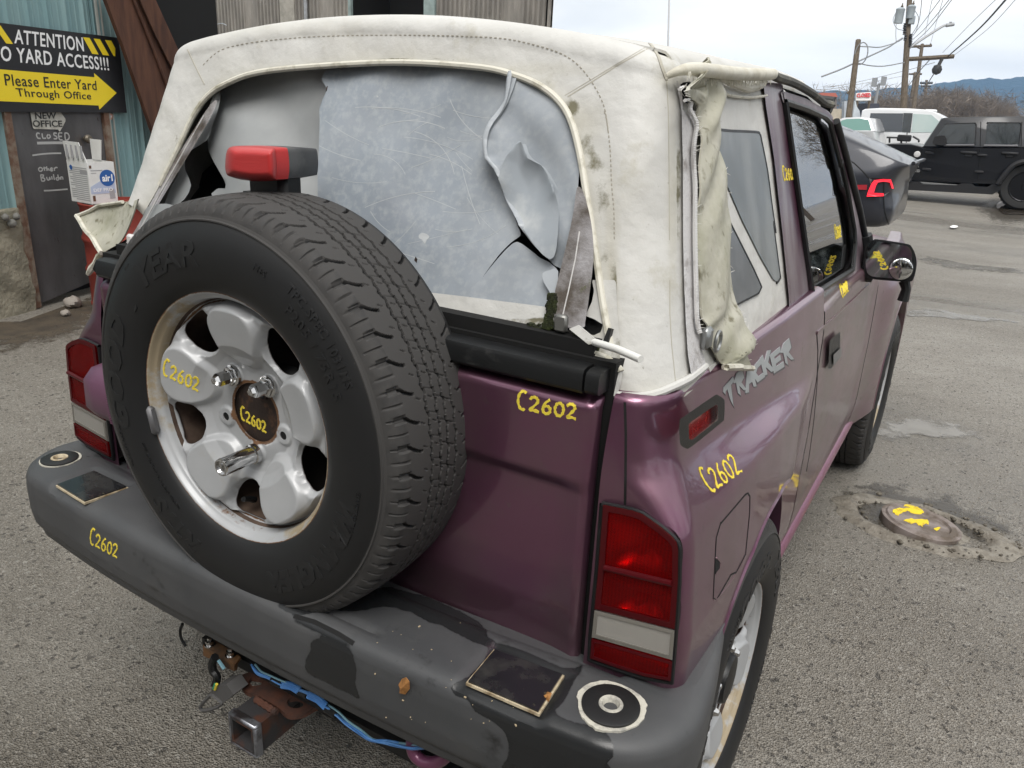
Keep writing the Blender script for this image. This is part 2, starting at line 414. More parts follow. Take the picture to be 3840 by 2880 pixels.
def sheet(name, outline, fn, m_, parent=None, step=14, thick=.0015, hole=None, attrs=None, sm=True, sharp=40):
    """cloth / film / plate: outline traced in survey pixels, every point put on its own surface by fn(u, v)"""
    o = np.asarray(outline, float); lo, hi = o.min(0)-step, o.max(0)+step
    us = np.arange(lo[0], hi[0]+step, step); vs = np.arange(lo[1], hi[1]+step, step)
    U, V = np.meshgrid(us, vs, indexing='ij'); q = np.stack([U.ravel(), V.ravel()], -1)
    s = -sdf(q, o)
    if hole is not None: s = np.minimum(s, sdf(q, np.asarray(hole, float)))
    uv = q.reshape(len(us), len(vs), 2)
    P3 = np.concatenate([uv, np.zeros(uv.shape[:2]+(1,))], -1)
    # snap in pixel space first, then lift to 3D
    v2, f = grid(P3, s.reshape(len(us), len(vs)))
    used = sorted({i for a in f for i in a}); rm = {i: k for k, i in enumerate(used)}
    f = [[rm[i] for i in a] for a in f]; v2 = v2[used]
    P = np.array([fn(a[0], a[1]) for a in v2])
    n_ = CO-P; n_ /= np.linalg.norm(n_, axis=1)[:, None]
    f = [a[::-1] for a in f]
    V3, F3 = solid(P, f, -n_*thick)
    at = None
    if attrs: at = {k: np.tile(np.array([g(a[0], a[1]) for a in v2]), 2) for k, g in attrs.items()}
    return mk(name, V3, F3, m_, parent, sm, attrs=at, sharp=sharp)
def interp(x, tab): t = np.array(tab, float); return np.interp(x, t[:, 0], t[:, 1])
def kk(*p): return [(a*K, b*K) for a, b in p]
def zz(o, s, *p): return [(o[0]+a/s, o[1]+b/s) for a, b in p]
# ================================================================ the purple soft-top car
car = tag(empty('convertible_car'), 'battered plum two-door soft-top car with torn white canvas and rear spare wheel', 'car')
def sclamp(t, k=.12):
    t = np.asarray(t, float); return np.log1p(np.exp(np.clip(t/k, -60, 60)))*k-np.log1p(np.exp(np.clip((t-1)/k, -60, 60)))*k
def side_x(y, z):
    y = np.asarray(y, float); z = np.asarray(z, float)
    xb = interp(y, [(0, .636), (.15, .637), (.65, .657), (1.0, .664), (1.9, .662), (2.4, .655), (3.3, .60)])
    base = xb+.016*sclamp((1.045-z)/.06, .3)+.008*np.clip((1.0-z)/.3, 0, 1)-.03*np.clip((.5-z)/.17, 0, 1)**2
    xc = interp(y, [(-.1, .703), (.05, .703), (.15, .706), (.32, .711), (.5, .711), (.7, .707), (.85, .694), (.985, .678)])
    zc = interp(y, [(0, .878), (.2, .886), (.5, .88), (.7, .866), (.9, .85), (.985, .846)])
    zv = interp(y, [(0, .972), (.1, .962), (.42, .925), (.9, .876), (.985, .852)])
    xc = xc+.016*np.clip((zc-z)/.16, 0, 1)*np.clip((.9-y)/.4, 0, 1)
    fl = base+np.maximum(xc-base, 0)*sclamp((zv-z)/(zv-zc), .10)
    yf = np.clip((y-1.98)/.36, 0, 1); yf = yf*yf*(3-2*yf)*np.clip((3.35-y)/.25, 0, 1)
    ff = base+np.maximum(.725-base, 0)*yf*sclamp((.93-z)/.08, .12)
    return np.where(y < .99, fl, np.where(y > 1.98, ff, base))
def rear_y(z): return np.where(z > .93, .02*np.clip((z-.93)/.12, 0, 1)**1.5, 0.0)
LIGHT = zz((2100, 1800), 2.074, (330, 188), (480, 218), (560, 235), (640, 264), (790, 370), (880, 448), (912, 490), (924, 545), (921, 800), (908, 1010), (888, 1280), (866, 1572), (650, 1532), (450, 1470), (228, 1392), (240, 1225), (262, 1005), (292, 690))
YL = -.008
LIGHT3 = np.array([onY(u, v, YL) for u, v in LIGHT])
arch = lambda y, z, yc=.488: np.where(z > .40, (np.abs(y-yc)/.355)**2.3+(np.maximum(z-.40, 0)/.348)**2.3-1, np.abs(y-yc)/.355-1)*.3
def quarter(name, y0, y1, zt, mats, with_rear, yc, mirror=False, ny=150, roll=True):
    zs = np.linspace(.34, zt, 130); rows = [(z, 0) for z in zs]
    if roll: rows += [(zt+.006, .004), (zt+.009, .012), (zt+.009, .05)]
    P = []; FV = []
    for z, ins in rows:
        pts = []
        if with_rear:
            r = float(interp(z, [(.6, .034), (.88, .036), (.95, .07), (1.05, .085)]))
            yr = float(rear_y(np.array(z))); xs0 = float(side_x(yr+r, z))
            xe = max(xs0-r, .58)
            for x in np.linspace(.570, xe, 40): pts.append((x, yr+ins))
            for a in np.linspace(-90, 0, 26)[1:]:
                pts.append((xe+(xs0-xe)*math.cos(R(a))-ins*.7*math.cos(R(a)), yr+r+(r-ins)*math.sin(R(a))))
            ys = np.linspace(yr+r, y1, ny)[1:]
        else: ys = np.linspace(y0, y1, ny)
        xx = side_x(ys, np.full(len(ys), z))-ins
        pts += list(zip(xx, ys)); P.append([(a, b, z) for a, b in pts])
    P = np.array(P).transpose(1, 0, 2)
    f = np.ones(P.shape[:2])
    if yc is not None:
        f = np.where(P[..., 0] > .64, arch(P[..., 1], P[..., 2], yc), 1.0)
    if with_rear:
        q = P.reshape(-1, 3); g = sdf(q[:, [0, 2]], LIGHT3[:, [0, 2]]).reshape(f.shape)+.004
        g = np.where(P[..., 1] < .055, g, 1); f = np.minimum(f, g)
    v, F = grid(P, f)
    lipv = None
    if mirror: v = v*[-1, 1, 1]; F = [q[::-1] for q in F]
    o = mk(name, v, F, mats, car, sharp=50)
    return o
body = quarter('rear_quarter_panel', 0, .985, 1.05, M_PAINT, True, .488)
body_l = quarter('rear_quarter_panel', 0, .985, 1.05, M_PAINT, True, .488, mirror=True)
door = quarter('door', .995, 2.02, 1.0, M_DUSTY, False, None, ny=120)
door_l = quarter('door', .995, 2.02, 1.0, M_DUSTY, False, None, ny=60, mirror=True)
fend = quarter('front_fender', 2.03, 3.28, .93, M_DUSTY, False, 2.672, ny=150)
fend_l = quarter('front_fender', 2.03, 3.28, .93, M_DUSTY, False, 2.672, ny=60, mirror=True)
B_SIDE = bvh_of(body, door, fend)
# wheel-arch lips and dark liners
M_LINER = mat('wheel_well_liner', (.010, .010, .011), .9)
for sx in (1, -1):
    for yc in (.488, 2.672):
        lip = MB(); lin = MB(); pts = []
        for a in np.linspace(0, 180, 60):
            c_, s_ = math.cos(R(a)), math.sin(R(a))
            pts.append((yc+.355*np.sign(c_)*abs(c_)**(2/2.3), .40+.348*abs(s_)**(2/2.3)))
        pts = [(yc+.355, .36)]+pts+[(yc-.355, .36)]
        A = [(sx*(float(side_x(y, z))-.0005), y, z) for y, z in pts]; Bq = [(sx*(float(side_x(y, z))-.055), y+(yc-y)*.035, z-.012*max(0, (z-.4)/.35)) for y, z in pts]
        Cq = [(sx*.40, y, z+.01) for y, z in pts]; n_ = len(pts)
        # rolled outer edge
        E_ = [(a[0]+sx*.004, a[1]+(yc-a[1])*.012, a[2]-.004) for a in A]
        lip.add(A+E_+Bq, [(i, i+1, n_+i+1, n_+i) for i in range(n_-1)]+[(n_+i, n_+i+1, 2*n_+i+1, 2*n_+i) for i in range(n_-1)])
        lin.add(Bq+Cq, [(i, i+1, n_+i+1, n_+i) for i in range(n_-1)]); lin.add([c for c in Cq], [tuple(range(n_))])
        lip.build('wheel_arch_lip', M_PAINT if yc < 1 else M_DUSTY, car); lin.build('wheel_well', M_LINER, car)
# rocker sill
for sx in (1, -1):
    mb = MB(); mb.tube([(sx*.655, y, .352) for y in np.linspace(.86, 2.32, 12)], .028, 12)
    mb.build('rocker_sill', mat('pink_plum_sill', (.23, .085, .14), .4, .4, coat=.4), car)
# ---------------------------------------------------------------- tailgate
nx, nz = 120, 90
xs = np.linspace(-.556, .556, nx); zs = np.linspace(.585, 1.052, nz)
X_, Z_ = np.meshgrid(xs, zs, indexing='ij')
Yt = -.004+.0*X_+.020*np.clip((Z_-1.035)/.017, 0, 1)**2
Yt += .010*np.clip((.925-Z_)/.02, 0, 1)*np.clip((.556-np.abs(X_))/.05, 0, 1)**.7
Yt += .006*np.clip((.70-Z_)/.1, 0, 1)
ed = np.minimum(.556-np.abs(X_), Z_-.585)+1e-9
Yt += .010*np.clip(1-ed/.008, 0, 1)**2
fcut = np.minimum(1, (.556-np.abs(X_)+Z_-.585-.034)*.7)
v, f = grid(np.stack([X_, Yt, Z_], -1), fcut)
v, f = solid(v, f, np.array([0, .012, 0]))
tailgate = mk('tailgate', v, f, M_PAINT, car, sharp=60)
# black jambs seen through the gaps round the tailgate
mb = MB(); mb.box((0, .048, .82), (1.135, .05, .56)); mb.box((0, .055, 1.075), (1.06, .05, .09)); mb.build('door_jamb', M_BLACK, car, smooth=False)
# trim bar on the tailgate top: moulded strip and its end block
mb = MB()
sec = [(.028, 1.093), (.004, 1.094), (-.006, 1.091), (-.009, 1.085), (-.010, 1.063), (-.006, 1.058), (.028, 1.058)]
mb.prism([(-.545, a, b) for a, b in sec], (1.080, 0, 0)); mb.prism([(.540, a-.003, b+(-.001 if b > 1.08 else .003)) for a, b in sec], (.020, 0, 0))
mb.build('trim_bar', M_TRIM, tailgate, sharp=25)
B_TG = bvh_of(tailgate)
# handle cover, ribbed purple lump left of the spare wheel
M_HAND = mat('plum_handle_plastic', (.14, .06, .105), .42, .2, coat=.3)
P = []
sec = [(-.0, .890), (-.058, .884), (-.078, .864), (-.080, .806), (-.066, .786), (0, .775)]
mb = MB(); ring = []
for x, sc in ((-.545, .25), (-.540, .75), (-.525, .94), (-.49, 1), (-.40, 1), (-.20, 1)):
    ring.append([(x, a*sc-.004, .832+(b-.832)*(.6+.4*sc)) for a, b in sec])
n_ = len(sec); V = [p for r_ in ring for p in r_]
F = [(i*n_+j, (i+1)*n_+j, (i+1)*n_+j+1, i*n_+j+1) for i in range(len(ring)-1) for j in range(n_-1)]+[tuple(range(n_))]
mb.add(V, F); hc = mb.build('handle_cover', M_HAND, tailgate, sharp=50)
mb = MB()
for i in range(16): mb.box((-.38, -.080-.0025*math.sin(math.pi*i/15), .792+i*.0046), (.125, .006, .0025))
mb.build('grip_ribs', M_HAND, hc, smooth=False)
# spare carrier behind the spare
mb = MB(); mb.box((.0, -.035, .93), (.16, .09, .16), bevel=.03); mb.box((0, -.02, .80), (.26, .05, .12), bevel=.02); mb.build('wheel_carrier', M_TRIM, tailgate)
# ---------------------------------------------------------------- tail lights
def lens(name, tint, pattern, dfrac=.13, dcol=.5):
    M = bpy.data.materials.new(name); M.use_nodes = True; t = M.node_tree; t.nodes.clear(); N = t.nodes.new; L = t.links.new
    o = N('ShaderNodeOutputMaterial'); tr = N('ShaderNodeBsdfTransparent'); tr.inputs[0].default_value = (*tint, 1)
    df = N('ShaderNodeBsdfTranslucent'); df.inputs[0].default_value = (*[min(1, c*1.0) for c in tint], 1)
    d2 = N('ShaderNodeBsdfDiffuse'); d2.inputs[0].default_value = (*[c*dcol for c in tint], 1)
    gl = N('ShaderNodeBsdfGlossy'); gl.inputs['Roughness'].default_value = .2; fr = N('ShaderNodeFresnel'); fr.inputs[0].default_value = 1.28
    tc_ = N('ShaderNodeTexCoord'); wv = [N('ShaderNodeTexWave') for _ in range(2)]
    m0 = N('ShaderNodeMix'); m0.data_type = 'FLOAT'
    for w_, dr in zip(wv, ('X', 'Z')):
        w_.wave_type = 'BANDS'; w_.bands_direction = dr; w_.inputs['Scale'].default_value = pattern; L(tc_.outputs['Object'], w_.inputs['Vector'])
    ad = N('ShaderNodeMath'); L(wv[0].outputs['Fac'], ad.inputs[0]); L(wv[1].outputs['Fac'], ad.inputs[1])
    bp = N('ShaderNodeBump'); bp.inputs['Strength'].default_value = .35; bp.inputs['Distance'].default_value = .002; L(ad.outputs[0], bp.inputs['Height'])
    tm = N('ShaderNodeMixRGB'); tm.inputs[1].default_value = (*[c*.66 for c in tint], 1); tm.inputs[2].default_value = (*tint, 1); hf = N('ShaderNodeMath'); hf.operation = 'MULTIPLY'; hf.inputs[1].default_value = .6; L(ad.outputs[0], hf.inputs[0]); L(hf.outputs[0], tm.inputs[0]); L(tm.outputs[0], tr.inputs[0]); L(bp.outputs[0], gl.inputs['Normal']); L(bp.outputs[0], df.inputs['Normal'])  # grid of darker tint stands in for light bent by moulded prisms
    a = N('ShaderNodeMixShader'); a.inputs[0].default_value = dfrac; L(tr.outputs[0], a.inputs[1]); L(d2.outputs[0], a.inputs[2])
    c = N('ShaderNodeMixShader'); L(fr.outputs[0], c.inputs[0]); L(a.outputs[0], c.inputs[1]); L(gl.outputs[0], c.inputs[2]); L(c.outputs[0], o.inputs[0])
    return M
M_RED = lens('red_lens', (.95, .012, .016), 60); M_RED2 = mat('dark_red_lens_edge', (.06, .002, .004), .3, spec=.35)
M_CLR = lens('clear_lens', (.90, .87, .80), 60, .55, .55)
M_REFL = mat('lamp_reflector', (.95, .95, .95), .22, .85)
def cutbetween(poly, a, b):
    """part of polygon with g between; a,b: (p,q) lines, keep side v>=line a and v<=line b in pixel space"""
    def clip(pl, l, sgn):
        (x0, y0), (x1, y1) = l; out = []
        g = lambda p: sgn*((p[1]-y0)*(x1-x0)-(p[0]-x0)*(y1-y0))
        for i in range(len(pl)):
            p, q = pl[i], pl[(i+1) % len(pl)]; gp, gq = g(p), g(q)
            if gp >= 0: out.append(p)
            if gp*gq < 0: t = gp/(gp-gq); out.append((p[0]+(q[0]-p[0])*t, p[1]+(q[1]-p[1])*t))
        return out
    if a: poly = clip(poly, a, 1)
    if b: poly = clip(poly, b, -1)
    return poly
zl = lambda *p: zz((2100, 1800), 2.074, *p)
LA = zl((200, 990), (960, 1186)); LB = zl((200, 1215), (960, 1432))
def inset(poly, d):
    p = np.array(poly, float); n = len(p); out = []
    area = .5*sum(p[i][0]*p[(i+1) % n][1]-p[(i+1) % n][0]*p[i][1] for i in range(n)); s = 1 if area > 0 else -1
    for i in range(n):
        a, b, c = p[i-1], p[i], p[(i+1) % n]; e1 = (b-a)/np.linalg.norm(b-a); e2 = (c-b)/np.linalg.norm(c-b)
        n1 = s*np.array([-e1[1], e1[0]]); n2 = s*np.array([-e2[1], e2[0]]); k = n1+n2; k /= max(.35, (k@k)/2)
        out.append(b+k*d/1.0*1.0)
    return [tuple(q) for q in out]
def build_light(mir):
    S = np.array([-1, 1, 1]) if mir else np.array([1, 1, 1])
    root = empty('tail_light', parent=car)
    def part(name, mb, m_, parent=root, **k):
        V = np.vstack(mb.v)*S; F = [q[::-1] for q in mb.f] if mir else mb.f
        k.setdefault('recalc', True); return mk(name, V, F, m_, parent, **k)
    # gasket and housing
    mb = MB(); g3 = [onY(u, v, YL+.004) for u, v in LIGHT]; mb.tube(np.array(g3+[g3[0]]), .0045, 8, cap=False); part('gasket', mb, M_TRIM)
    mb = MB(); q = np.array([onY(u, v, .0) for u, v in inset(LIGHT, 3)]); c = q.mean(0); back = q.copy(); back[:, 1] = .06; n_ = len(q)
    mb.add(np.vstack([q, back]), [(i, (i+1) % n_, (i+1) % n_+n_, i+n_) for i in range(n_)]+[tuple(range(n_, 2*n_))]); part('housing', mb, mat('lamp_housing', (.05, .045, .045), .6), smooth=False)
    # lens rim: darker red frame all round
    up = cutbetween(LIGHT, None, LA); mid = cutbetween(LIGHT, LA, LB); low = cutbetween(LIGHT, LB, None)
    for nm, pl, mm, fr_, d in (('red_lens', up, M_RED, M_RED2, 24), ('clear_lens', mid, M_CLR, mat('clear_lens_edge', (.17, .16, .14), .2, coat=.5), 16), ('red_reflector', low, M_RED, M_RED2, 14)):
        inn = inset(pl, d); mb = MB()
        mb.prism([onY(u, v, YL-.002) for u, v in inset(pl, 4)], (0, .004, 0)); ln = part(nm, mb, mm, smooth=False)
        mb = MB(); o3 = [onY(u, v, YL-.003) for u, v in inset(pl, 3)]; i3 = [onY(u, v, YL-.0035) for u, v in inn]; n_ = len(o3)
        mb.add(o3+i3+[p+np.array([0, .004, 0]) for p in i3], [(i, (i+1) % n_, (i+1) % n_+n_, i+n_) for i in range(n_)]+[(i+n_, (i+1) % n_+n_, (i+1) % n_+2*n_, i+2*n_) for i in range(n_)])
        part('lens_edge', mb, fr_, ln, smooth=False)
    mb = MB()
    a, b = zl((345, 682), (868, 806)); m1 = [onY(u, v, YL-.006) for u, v in (a, b)]; mb.tube(np.array(m1), .0045, 8); part('lens_rib', mb, M_RED2)
    # two reflector bowls, a white box behind the reversing lens
    mb = MB()
    for (cx, cz, rx, rz) in ((.636, .842, .062, .058), (.640, .760, .066, .056)):
        V = []; n1, n2 = 10, 28
        for i in range(n1+1):
            rr = i/n1
            for k in range(n2):
                a_ = 2*math.pi*k/n2; ca, sa = math.cos(a_), math.sin(a_)
                ex = np.sign(ca)*abs(ca)**.6*rx*rr; ez = np.sign(sa)*abs(sa)**.6*rz*rr
                V.append((cx+ex, .050-.046*rr**1.8, cz+ez))
        mb.add(V, [(i*n2+k, i*n2+(k+1) % n2, (i+1)*n2+(k+1) % n2, (i+1)*n2+k) for i in range(n1) for k in range(n2)])
    mb.add([(.588, .004, .69), (.70, .004, .675), (.70, .012, .718), (.588, .012, .733)], [(0, 1, 2, 3)])
    mb.add([(.588, .012, .642), (.70, .012, .642), (.70, .012, .683), (.588, .012, .695)], [(0, 1, 2, 3)])
    part('reflector', mb, M_REFL)
    mb = MB(); mb.lathe([(.001, -.012), (.006, -.010), (.009, 0), (.007, .012), (.007, .03)], 12, axis='Y', loc=(.636, .02, .842)); mb.lathe([(.001, -.012), (.006, -.010), (.009, 0), (.007, .012), (.007, .03)], 12, axis='Y', loc=(.64, .02, .76)); part('bulb', mb, mat('lamp_bulb', (.6, .55, .5), .2))
    return root
build_light(False); build_light(True)
# ---------------------------------------------------------------- side marker, fuel door, lettering, panel gaps
zs1 = lambda *p: zz((2200, 1400), 2.212, *p)
mk_out = smoothpath(zs1((770, 400), (800, 365), (1050, 190), (1090, 182), (1140, 215), (1146, 250), (1140, 375), (1115, 410), (870, 608), (825, 622), (785, 600), (772, 560)), 3, True)
mk_in = zs1((846, 415), (1088, 250), (1092, 385), (852, 570))
marker = sheet('side_marker', mk_out, lambda u, v: onX(u, v, .684), mat('marker_housing', (.005, .0055, .006), .45, bump=.2, bscale=300), car, step=6, thick=.03, hole=mk_in)
sheet('red_reflector', inset(mk_in, -3), lambda u, v: onX(u, v, .672), mat('marker_red', (.34, .012, .012), .25, coat=.5, bump=.5, bscale=250, spots=[((.6, .05, .03), 80, .55, .7, .3)]), marker, step=8, thick=.004)
mb = MB(); fuel = smoothpath(zs1((1112, 1245), (1320, 1000), (1345, 995), (1356, 1040), (1350, 1150), (1320, 1490), (1250, 1630)), 3)
fpx = zs1((1112, 1245), (1318, 1004), (1338, 994), (1354, 1020), (1352, 1150), (1318, 1500), (1240, 1650))+zz((2100, 1800), 2.074, (1330, 735), (1215, 935), (1192, 920), (1200, 720), (1215, 450), (1250, 330))
stick(mb, B_SIDE, fpx, .0026, .0006, 8, closed=True); fd = mb.build('fuel_door', M_BLACK, car, smooth=False)
mb = MB(); patch(mb, B_SIDE, zz((2100, 1800), 2.074, (1208, 610), (1240, 640), (1238, 700), (1205, 730)), .0008); mb.build('finger_notch', M_BLACK, fd, smooth=False)
mb = MB(); stick(mb, B_SIDE, zz((2500, 2000), 1.886, (330, 470), (345, 475), (430, 380), (520, 235), (545, 180)), .002, .0009, 8); stick(mb, B_SIDE, zz((2500, 2000), 1.886, (352, 172), (378, 205), (372, 250), (345, 285)), .002, .0012, 8); mb.build('door_edge_shine', M_DUSTY, fd, smooth=False)
mb = MB()
stick(mb, B_SIDE, zs1((317, 240), (325, 500), (322, 900), (318, 1090)), .0035, .0006)                  # pillar seam
mb.build('panel_seam', M_BLACK, car, smooth=False)
# lettering TRACKER: jagged sloped capitals on the quarter panel
LET = {'T': [[(0, .62), (.1, .8), (1, 1), (1.02, .78), (.70, .70), (.52, -.28), (.40, .1), (.36, .62), (.2, .58), (.12, .45)]],
       'R': [[(.1, .62), (.5, .95), (1, 1), (1.0, .55), (.72, .42), (1.0, -.05), (.75, .02), (.5, .34), (.45, -.12), (.28, .05), (.3, .55)]],
       'A': [[(.5, .9), (.95, 1), (.98, -.02), (.74, .05), (.72, .3), (.45, .3), (.3, -.05), (.02, .02)]],
       'C': [[(.95, .98), (.4, .85), (.05, .45), (.3, .02), (.95, .05), (.98, .28), (.5, .25), (.35, .48), (.55, .65), (.97, .72)]],
       'K': [[(.08, .9), (.36, .97), (.38, .62), (.78, 1.02), (1.05, .95), (.62, .5), (1.0, -.02), (.7, -.02), (.38, .36), (.36, 0), (.08, .04)]],
       'E': [[(.05, .92), (.98, 1.0), (.95, .76), (.36, .72), (.36, .6), (.85, .62), (.83, .4), (.36, .38), (.36, .25), (.98, .26), (.95, .0), (.05, .02)]]}
mb = MB(); mo = MB()
q0 = np.array(kk((1570, 872), (1712, 775))); up0, up1 = np.array((-10., -44.))*K, np.array((-10., -43.))*K
dirv = q0[1]-q0[0]
for i, c in enumerate('TRACKER'):
    t0, t1 = i/7-.02, (i+1)/7+.012
    for poly in LET[c]:
        px = []
        for x, y in poly:
            t = t0+(t1-t0)*x; sag = .0*math.sin(t*3.1)
            px.append(q0[0]+dirv*t+(up0*(1-t)+up1*t)*(y+.10*math.sin(i*2.1)))
        px = np.array(px); c0 = px.mean(0)
        patch(mb, B_SIDE, px, .0007, .0004, 12); patch(mo, B_SIDE, c0+(px-c0)*1.09+np.array([3, 3]), .0004, 0, 12)
lt = mb.build('model_lettering', mat('silver_decal', (.36, .38, .39), .45, .2), body, smooth=False); mo.build('lettering_outline', mat('decal_outline', (.10, .09, .10), .5), lt, smooth=False)
# door gap, handle
mb = MB(); stick(mb, B_SIDE, zz((2900, 900), 1.844, (300, 640), (308, 760), (302, 1000), (280, 1250), (250, 1480), (228, 1600)), .005, .0006, 10); mb.build('door_gap', M_BLACK, car, smooth=False)
zd = lambda *p: zz((2900, 900), 1.844, *p)
def on_b(b, lift=0.0):
    def fn(u, v):
        l, n_ = hit(b, u, v)
        if l is None: return onX(u, v, .66)
        return l+n_*lift
    return fn
hd = sheet('handle', zd((365, 690), (440, 628), (440, 780), (405, 850), (372, 892), (357, 885)), on_b(B_SIDE, .008), M_TRIM, door, step=6, thick=.008)
sheet('handle_recess', zd((380, 790), (438, 735), (438, 800), (384, 862)), on_b(B_SIDE, .012), mat('worn_handle', (.18, .18, .18), .4, .3), hd, step=5, thick=.002)
mb = MB(); stick(mb, B_SIDE, zd((300, 642), (410, 545), (560, 405), (680, 285)), .007, .003, 10); mb.build('belt_crease', M_DUSTY, door)
# mirror
M_MIR = mat('mirror_housing', (.012, .013, .014), .45)
YM = 1.62
mo_ = smoothpath(zd((640, 35), (690, 2), (720, -5), (915, 25), (955, 45), (985, 110), (990, 180), (970, 265), (930, 288), (700, 272), (645, 250), (626, 200), (625, 120)), 4, True)
mi_ = smoothpath(zd((655, 40), (700, 8), (905, 38), (945, 60), (960, 120), (945, 250), (910, 270), (705, 255), (655, 235), (640, 190), (640, 110)), 4, True)
mir = tag(sheet('side_mirror', mo_, lambda u, v: onY(u, v, YM), M_MIR, car, step=6, thick=.09), None)
mg = sheet('mirror_glass', mi_, lambda u, v: onY(u, v, YM-.004), mat('mirror_silver', (.52, .60, .62), .04, 1.0), mir, step=12, thick=.002)
c3 = onY(*zd((884, 200))[0], YM-.005); mb = MB(); mb.lathe([(.030, 0), (.031, -.003), (.029, -.0045), (.024, -.006), (.015, -.0075), (.001, -.008)], 32, axis='Y', loc=c3); sp = mb.build('blind_spot_mirror', mat('spot_mirror', (.75, .77, .78), .04, 1.0), mir)
mb = MB(); c4 = onY(*zd((884, 200))[0], YM-.006); mb.tube([c4+np.array([.032*math.cos(a), 0, .032*math.sin(a)]) for a in np.linspace(0, 2*math.pi, 33)], .002, 6, cap=False); mb.build('spot_mirror_rim', M_MIR, sp)
mb = MB(); p = [onY(*q, YM+.05) for q in zd((905, 285), (918, 340), (895, 420))]; mb.tube(np.array(p), [.016, .013, .016], 8); mb.build('lower_mirror_arm', M_MIR, mir); mb = MB()
pa = onY(*zd((630, 225))[0], YM+.03); mb.tube(np.array([(.655, YM+.04, pa[2]), pa+np.array([.02, .02, 0])]), .03, 10); mb.build('mirror_bracket', M_MIR, mir)
# ---------------------------------------------------------------- upper body: pillars, door frame, glass
PN, P0_ = np.array([1, 0, .245]), np.array([.655, 0, 1.0])
def up_side(off=0.0): return lambda u, v: onP(u, v, P0_+np.array([off, 0, 0]), PN)
GLS = smoothpath(kk((1757, 640), (1735, 480), (1712, 320), (1700, 232), (1704, 226), (1735, 236), (1775, 253), (1800, 268), (1812, 300), (1830, 410), (1848, 520), (1854, 560)), 1)
GLS = zz((2400, 100), 2.0738, (1128, 585), (1145, 588), (1300, 640), (1440, 705), (1478, 745), (1510, 880), (1560, 1080))+zz((2700, 0), 1.455, (660, 880), (700, 1060), (733, 1250), (738, 1330), (725, 1470), (505, 1612))
frame_out = kk((1690, 196), (1740, 212), (1790, 240), (1806, 262))+zz((2700, 0), 1.455, (612, 640), (655, 770), (705, 930), (752, 1110), (782, 1260), (795, 1330), (795, 1500), (730, 1500), (505, 1640), (470, 1200), (430, 950), (380, 700), (330, 500))
frame = sheet('window_frame', frame_out, up_side(.006), M_GREYD, door, step=9, thick=.03, hole=GLS)
rub = MB(); g3 = np.array([up_side(.008)(u, v) for u, v in dense(GLS, 30, True)]); rub.tube(np.vstack([g3, g3[:1]]), .0065, 6, cap=False); rub.build('window_seal', M_TRIM, frame)
glassdoor = sheet('window_glass', inset(GLS, -4), up_side(-.006), glass('door_glass', (.62, .78, .72), ior=3.6), door, step=60, thick=.003)
mb = MB(); pp = [up_side(.012)(u, v) for u, v in kk((1806, 262), (1822, 318), (1838, 380), (1856, 450), (1868, 510))]; mb.tube(np.array(pp), .010, 10); pp = [up_side(.012)(u, v) for u, v in kk((1868, 508), (1874, 560), (1876, 600))]; mb.tube(np.array(pp), .022, 8); mb.build('front_pillar', M_MIR, car)
bp = kk((1649, 178), (1690, 180), (1712, 300), (1735, 470), (1757, 640), (1762, 720), (1706, 720), (1704, 640), (1690, 500), (1672, 340), (1655, 230))
M_BPIL = mat('worn_plum_pillar', (.085, .03, .055), .4, .45, col2=(.30, .27, .28), scale=5, lo=.45, hi=.75, coat=.5, coat_r=.15, rough2=.6, stretch=(1, 2.5, .5))
pil = sheet('door_pillar', bp, up_side(.003), M_BPIL, car, step=9, thick=.05)
B_UP = bvh_of(pil, frame, glassdoor)
mb = MB(); stick(mb, B_UP, kk((1690, 196), (1712, 310), (1735, 480), (1756, 636)), .004, .001); mb.build('pillar_gap', M_BLACK, pil, smooth=False)
mb = MB(); mb.box((0, 3.28, .56), (1.42, .20, .24), bevel=.05); mb.box((.66, 3.14, .60), (.08, .22, .18), bevel=.03); mb.build('front_bumper', M_TRIM, car)
# bonnet, windscreen frame, opposite pillars, interior
bon = []
for x in np.linspace(-.66, .66, 24):
    bon.append([(x*(1-.06*t), 2.02+1.26*t, .945+.05*(1-(x/.66)**2)-.05*t*t) for t in np.linspace(0, 1, 16)])
v, f = grid(np.array(bon)); v, f = solid(v, [q for q in f], np.array([0, 0, -.02])); mk('bonnet', v, f, M_DUSTY, car)
mb = MB()
mb.tube([(-.53, 1.46, 1.46), (0, 1.46, 1.50), (.53, 1.46, 1.46)], .022, 8); mb.tube([(-.53, 1.46, 1.46), (-.63, 2.0, 1.0)], .022, 8)
mb.tube([(-.54, .80, 1.47), (-.65, .92, 1.02)], .035, 8); mb.build('windscreen_frame', M_TRIM, car)
mb = MB(); mb.prism([(-.52, 1.47, 1.45), (.52, 1.47, 1.45), (.62, 2.0, 1.0), (-.62, 2.0, 1.0)], (0, .004, 0)); mb.build('windscreen', glass('screen_glass', (.75, .82, .8)), car, smooth=False)
M_INT = mat('dark_interior', (.022, .023, .025), .85, col2=(.04, .04, .042), scale=8)
mb = MB(); mb.box((0, 1.0, .56), (1.24, 1.95, .06)); mb.box((0, 1.93, .9), (1.2, .2, .3), bevel=.05)
for sx in (-1, 1): mb.box((sx*.60, 1.0, .78), (.05, 1.9, .46))
mb.build('cabin_floor', M_INT, car, smooth=False)
